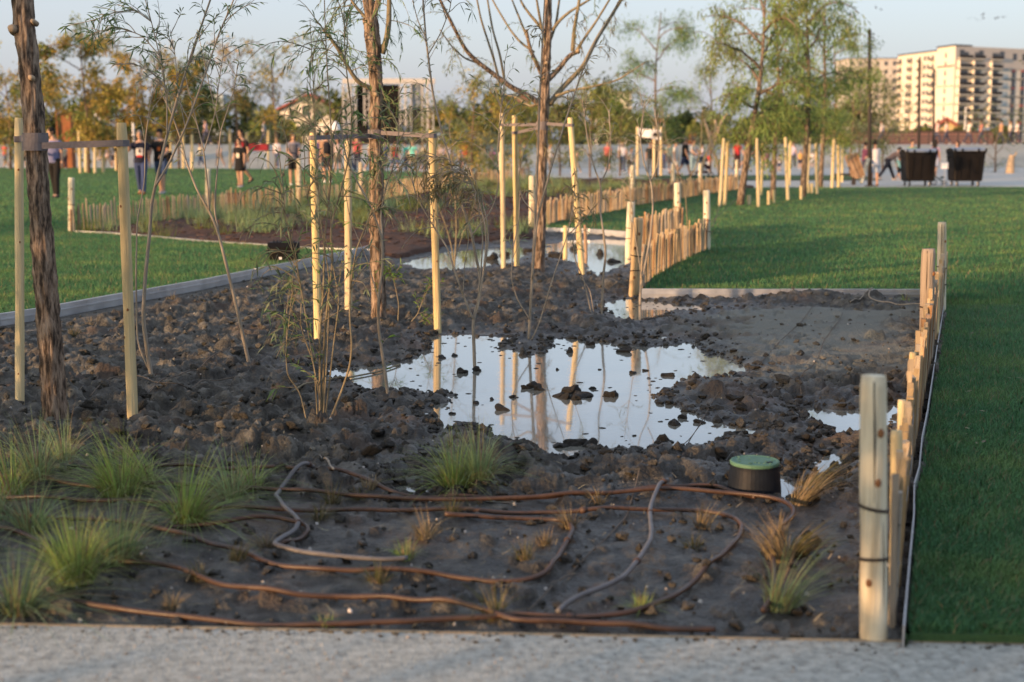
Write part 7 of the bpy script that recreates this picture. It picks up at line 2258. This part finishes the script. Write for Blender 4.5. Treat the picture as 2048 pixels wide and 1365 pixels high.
# white banner between two posts
Yb = 50.0
root = empty('banner', tuple(P(1297, 352, Yb)))
tag(root, 'white banner with dark lettering hung between two posts right of centre', 'banner')
xa, xb = P(1276, 265, Yb)[0], P(1322, 265, Yb)[0]
n = 14
R_ = []
for i in range(n):
    t = i / (n - 1)
    x = xa + (xb - xa) * t
    sag = -.05 * math.sin(t * PI) - .16 * max(0, t - .6)
    R_.append([(x, Yb + .05 * math.sin(t * 9), P(0, 273 + (3 if t > .6 else 0), Yb)[2] + sag), (x, Yb + .05 * math.sin(t * 9) + .012, P(0, 273, Yb)[2] + sag), (x, Yb + .03 * math.sin(t * 8) + .012, P(0, 256, Yb)[2] + sag), (x, Yb + .03 * math.sin(t * 8), P(0, 256, Yb)[2] + sag)])
MB().rings(np.array(R_)).build('cloth', M['white'], root)
for (t, w) in ((.72, .10), (.80, .05), (.87, .12)):
    x = xa + (xb - xa) * t
    MB().box((x, Yb - .07, P(0, 266, Yb)[2] - .06), (w, .01, .14), np.array(Matrix.Rotation(.6, 3, 'Y'))).build('lettering', M['dark'], root)
for u in (1275, 1308, 1322):
    MB().tube([P(u, 352, Yb + .08), P(u, 254, Yb + .08)], .05, 8).build('post', M['stake'], root)
# white sheet hanging between the stakes on the left
pz = pos_px(193, 340)
root = empty('white_sheet', (pz[0], pz[1], P(193, 322, pz[1])[2]))
R_ = []
for j, v in enumerate((266, 276, 290, 305, 322)):
    w = (.10, .22, .26, .22, .14)[j]
    R_.append([(P(192 + j * 1.2, v, pz[1])[0] + w * math.cos(t), pz[1] + .08 * math.sin(t) + .02 * math.sin(5 * t + j), P(0, v, pz[1])[2]) for t in np.linspace(0, 2 * PI, 12, endpoint=False)])
MB().rings(np.array(R_)).build('cloth', cloth((.52, .50, .58)), root, smooth=True)
tag(root, 'white cloth draped over a stake behind the grey strap on the left', 'cloth')
# leaning planks by the lamp mast
for k, (u0, v0, u1, v1) in enumerate([(1695, 310, 1715, 358), (1703, 308, 1722, 356), (1711, 306, 1726, 352), (1692, 312, 1708, 355)]):
    a_, b2 = P(u1, v1, 52.5 + k * .1), P(u0, v0, 53.2 + k * .1)
    d = b2 - a_
    q = MB()
    s_ = np.array((.075, 0, 0))
    R_ = [[p_ - s_ + (0, -.02, 0), p_ + s_ + (0, -.02, 0), p_ + s_ + (0, .02, 0), p_ - s_ + (0, .02, 0)] for p_ in (a_, b2)]
    tag(MB().rings(np.array(R_)).build('plank', M['pale3'], origin=tuple(a_)), '%s brown plank from the left leaning beside the tall lamp mast' % ORD[(2, 3, 4, 1)[k]], 'plank', 'leaning planks')
a_, b2 = P(1722, 366, 53.5), P(1737, 318, 53.9)
tag(MB().tube([a_, b2], .07, 8).build('leaning_post', M['post'], origin=tuple(a_)), 'pale post leaning against the foot of the tall lamp mast', 'post')
# low bench on the plaza
c = np.array((*P(1692, 356, 56)[:2], -.2))
root = empty('bench', tuple(c))
tag(root, 'low dark bench on the plaza left of the leaning planks', 'bench')
MB().box(c + (0, 0, .42), (.9, .45, .06)).build('seat', M['dark'], root)
for sx_ in (-.3, .3):
    MB().box(c + (sx_, 0, .2), (.08, .38, .38)).build('leg', M['dark'], root)
# sign board by the right bin, tricycle, stump
c = np.array((*P(1888, 372, 54)[:2], -.2))
root = empty('sign', tuple(c))
tag(root, 'small white sign board on a thin pole between the two bins', 'sign')
MB().tube([c, c + (0, 0, .9)], .015, 6).build('pole', M['steel'], root)
MB().box(c + (-.02, -.03, .80), (.26, .02, .24)).build('board', M['white'], root)
c = np.array((*P(1878, 362, 56)[:2], -.2))
root = empty('tricycle', tuple(c))
tag(root, 'small dark green tricycle between the two bins', 'tricycle')
for dx, dy, r in ((-.2, 0, .12), (.2, .12, .09), (.2, -.12, .09)):
    a = np.linspace(0, 2 * PI, 17)
    MB().tube(np.stack([c[0] + dx + np.cos(a) * r * .85, np.full(17, c[1] + dy), c[2] + r + np.sin(a) * r * .85], -1), r * .15, 6, False).build('wheel', M['black'], root)
MB().tube([c + (-.2, 0, .12), c + (-.17, 0, .45), c + (-.2, 0, .52)], .02, 6).build('steering_column', cloth((.03, .08, .06)), root)
MB().tube([c + (-.17, 0, .36), c + (.0, 0, .22), c + (.2, 0, .12)], .022, 6).build('frame', cloth((.03, .08, .06)), root)
MB().tube([c + (-.2, -.16, .52), c + (-.2, .16, .52)], .014, 6).build('handlebar', M['black'], root)
MB().ell(c + (.12, 0, .30), (.10, .08, .04)).build('saddle', cloth((.03, .09, .07)), root)
pz = P(2020, 343, 75)
root = empty('tree_stump', (pz[0], 75, -.2))
MB().tube([(pz[0], 75, -.25), (pz[0], 75, .3), (pz[0] + .05, 75, .75)], [.24, .19, .12], 9, True, jit=.15).build('trunk', M['cutwood'], root)
MB().tube([(pz[0], 75, .3), (pz[0] + .2, 75, .7), (pz[0] + .3, 75, .9)], [.07, .05, .03], 7, True).build('broken_branch', M['cutwood'], root)
tag(root, 'pale broken stump at the foot of the embankment on the right', 'stump')
# red table by the back lawn and dark box behind the left fence
c = np.array((*P(512, 333, 74)[:2], .0))
root = empty('red_table', tuple(c))
tag(root, 'red topped table behind the man in black and red', 'table')
MB().box(c + (0, 0, 1.15), (1.3, .6, .35)).build('top', cloth((.30, .03, .04)), root)
for sx_ in (-.5, .5):
    MB().box(c + (sx_, 0, .48), (.10, .4, .96)).build('leg', M['white'], root)
c = G(470, 408, .06)
root = empty('cable_ramp', tuple(c))
tag(root, 'low dark box lying behind the slats of the long left fence', 'box')
MB().box(c + (0, 0, .12), (.42, .3, .22), taper=.9).build('body', M['dark'], root)
MB().box(c + (0, 0, .245), (.36, .24, .03)).build('lid', M['black'], root)

bpy.data.scenes.remove(TMP)
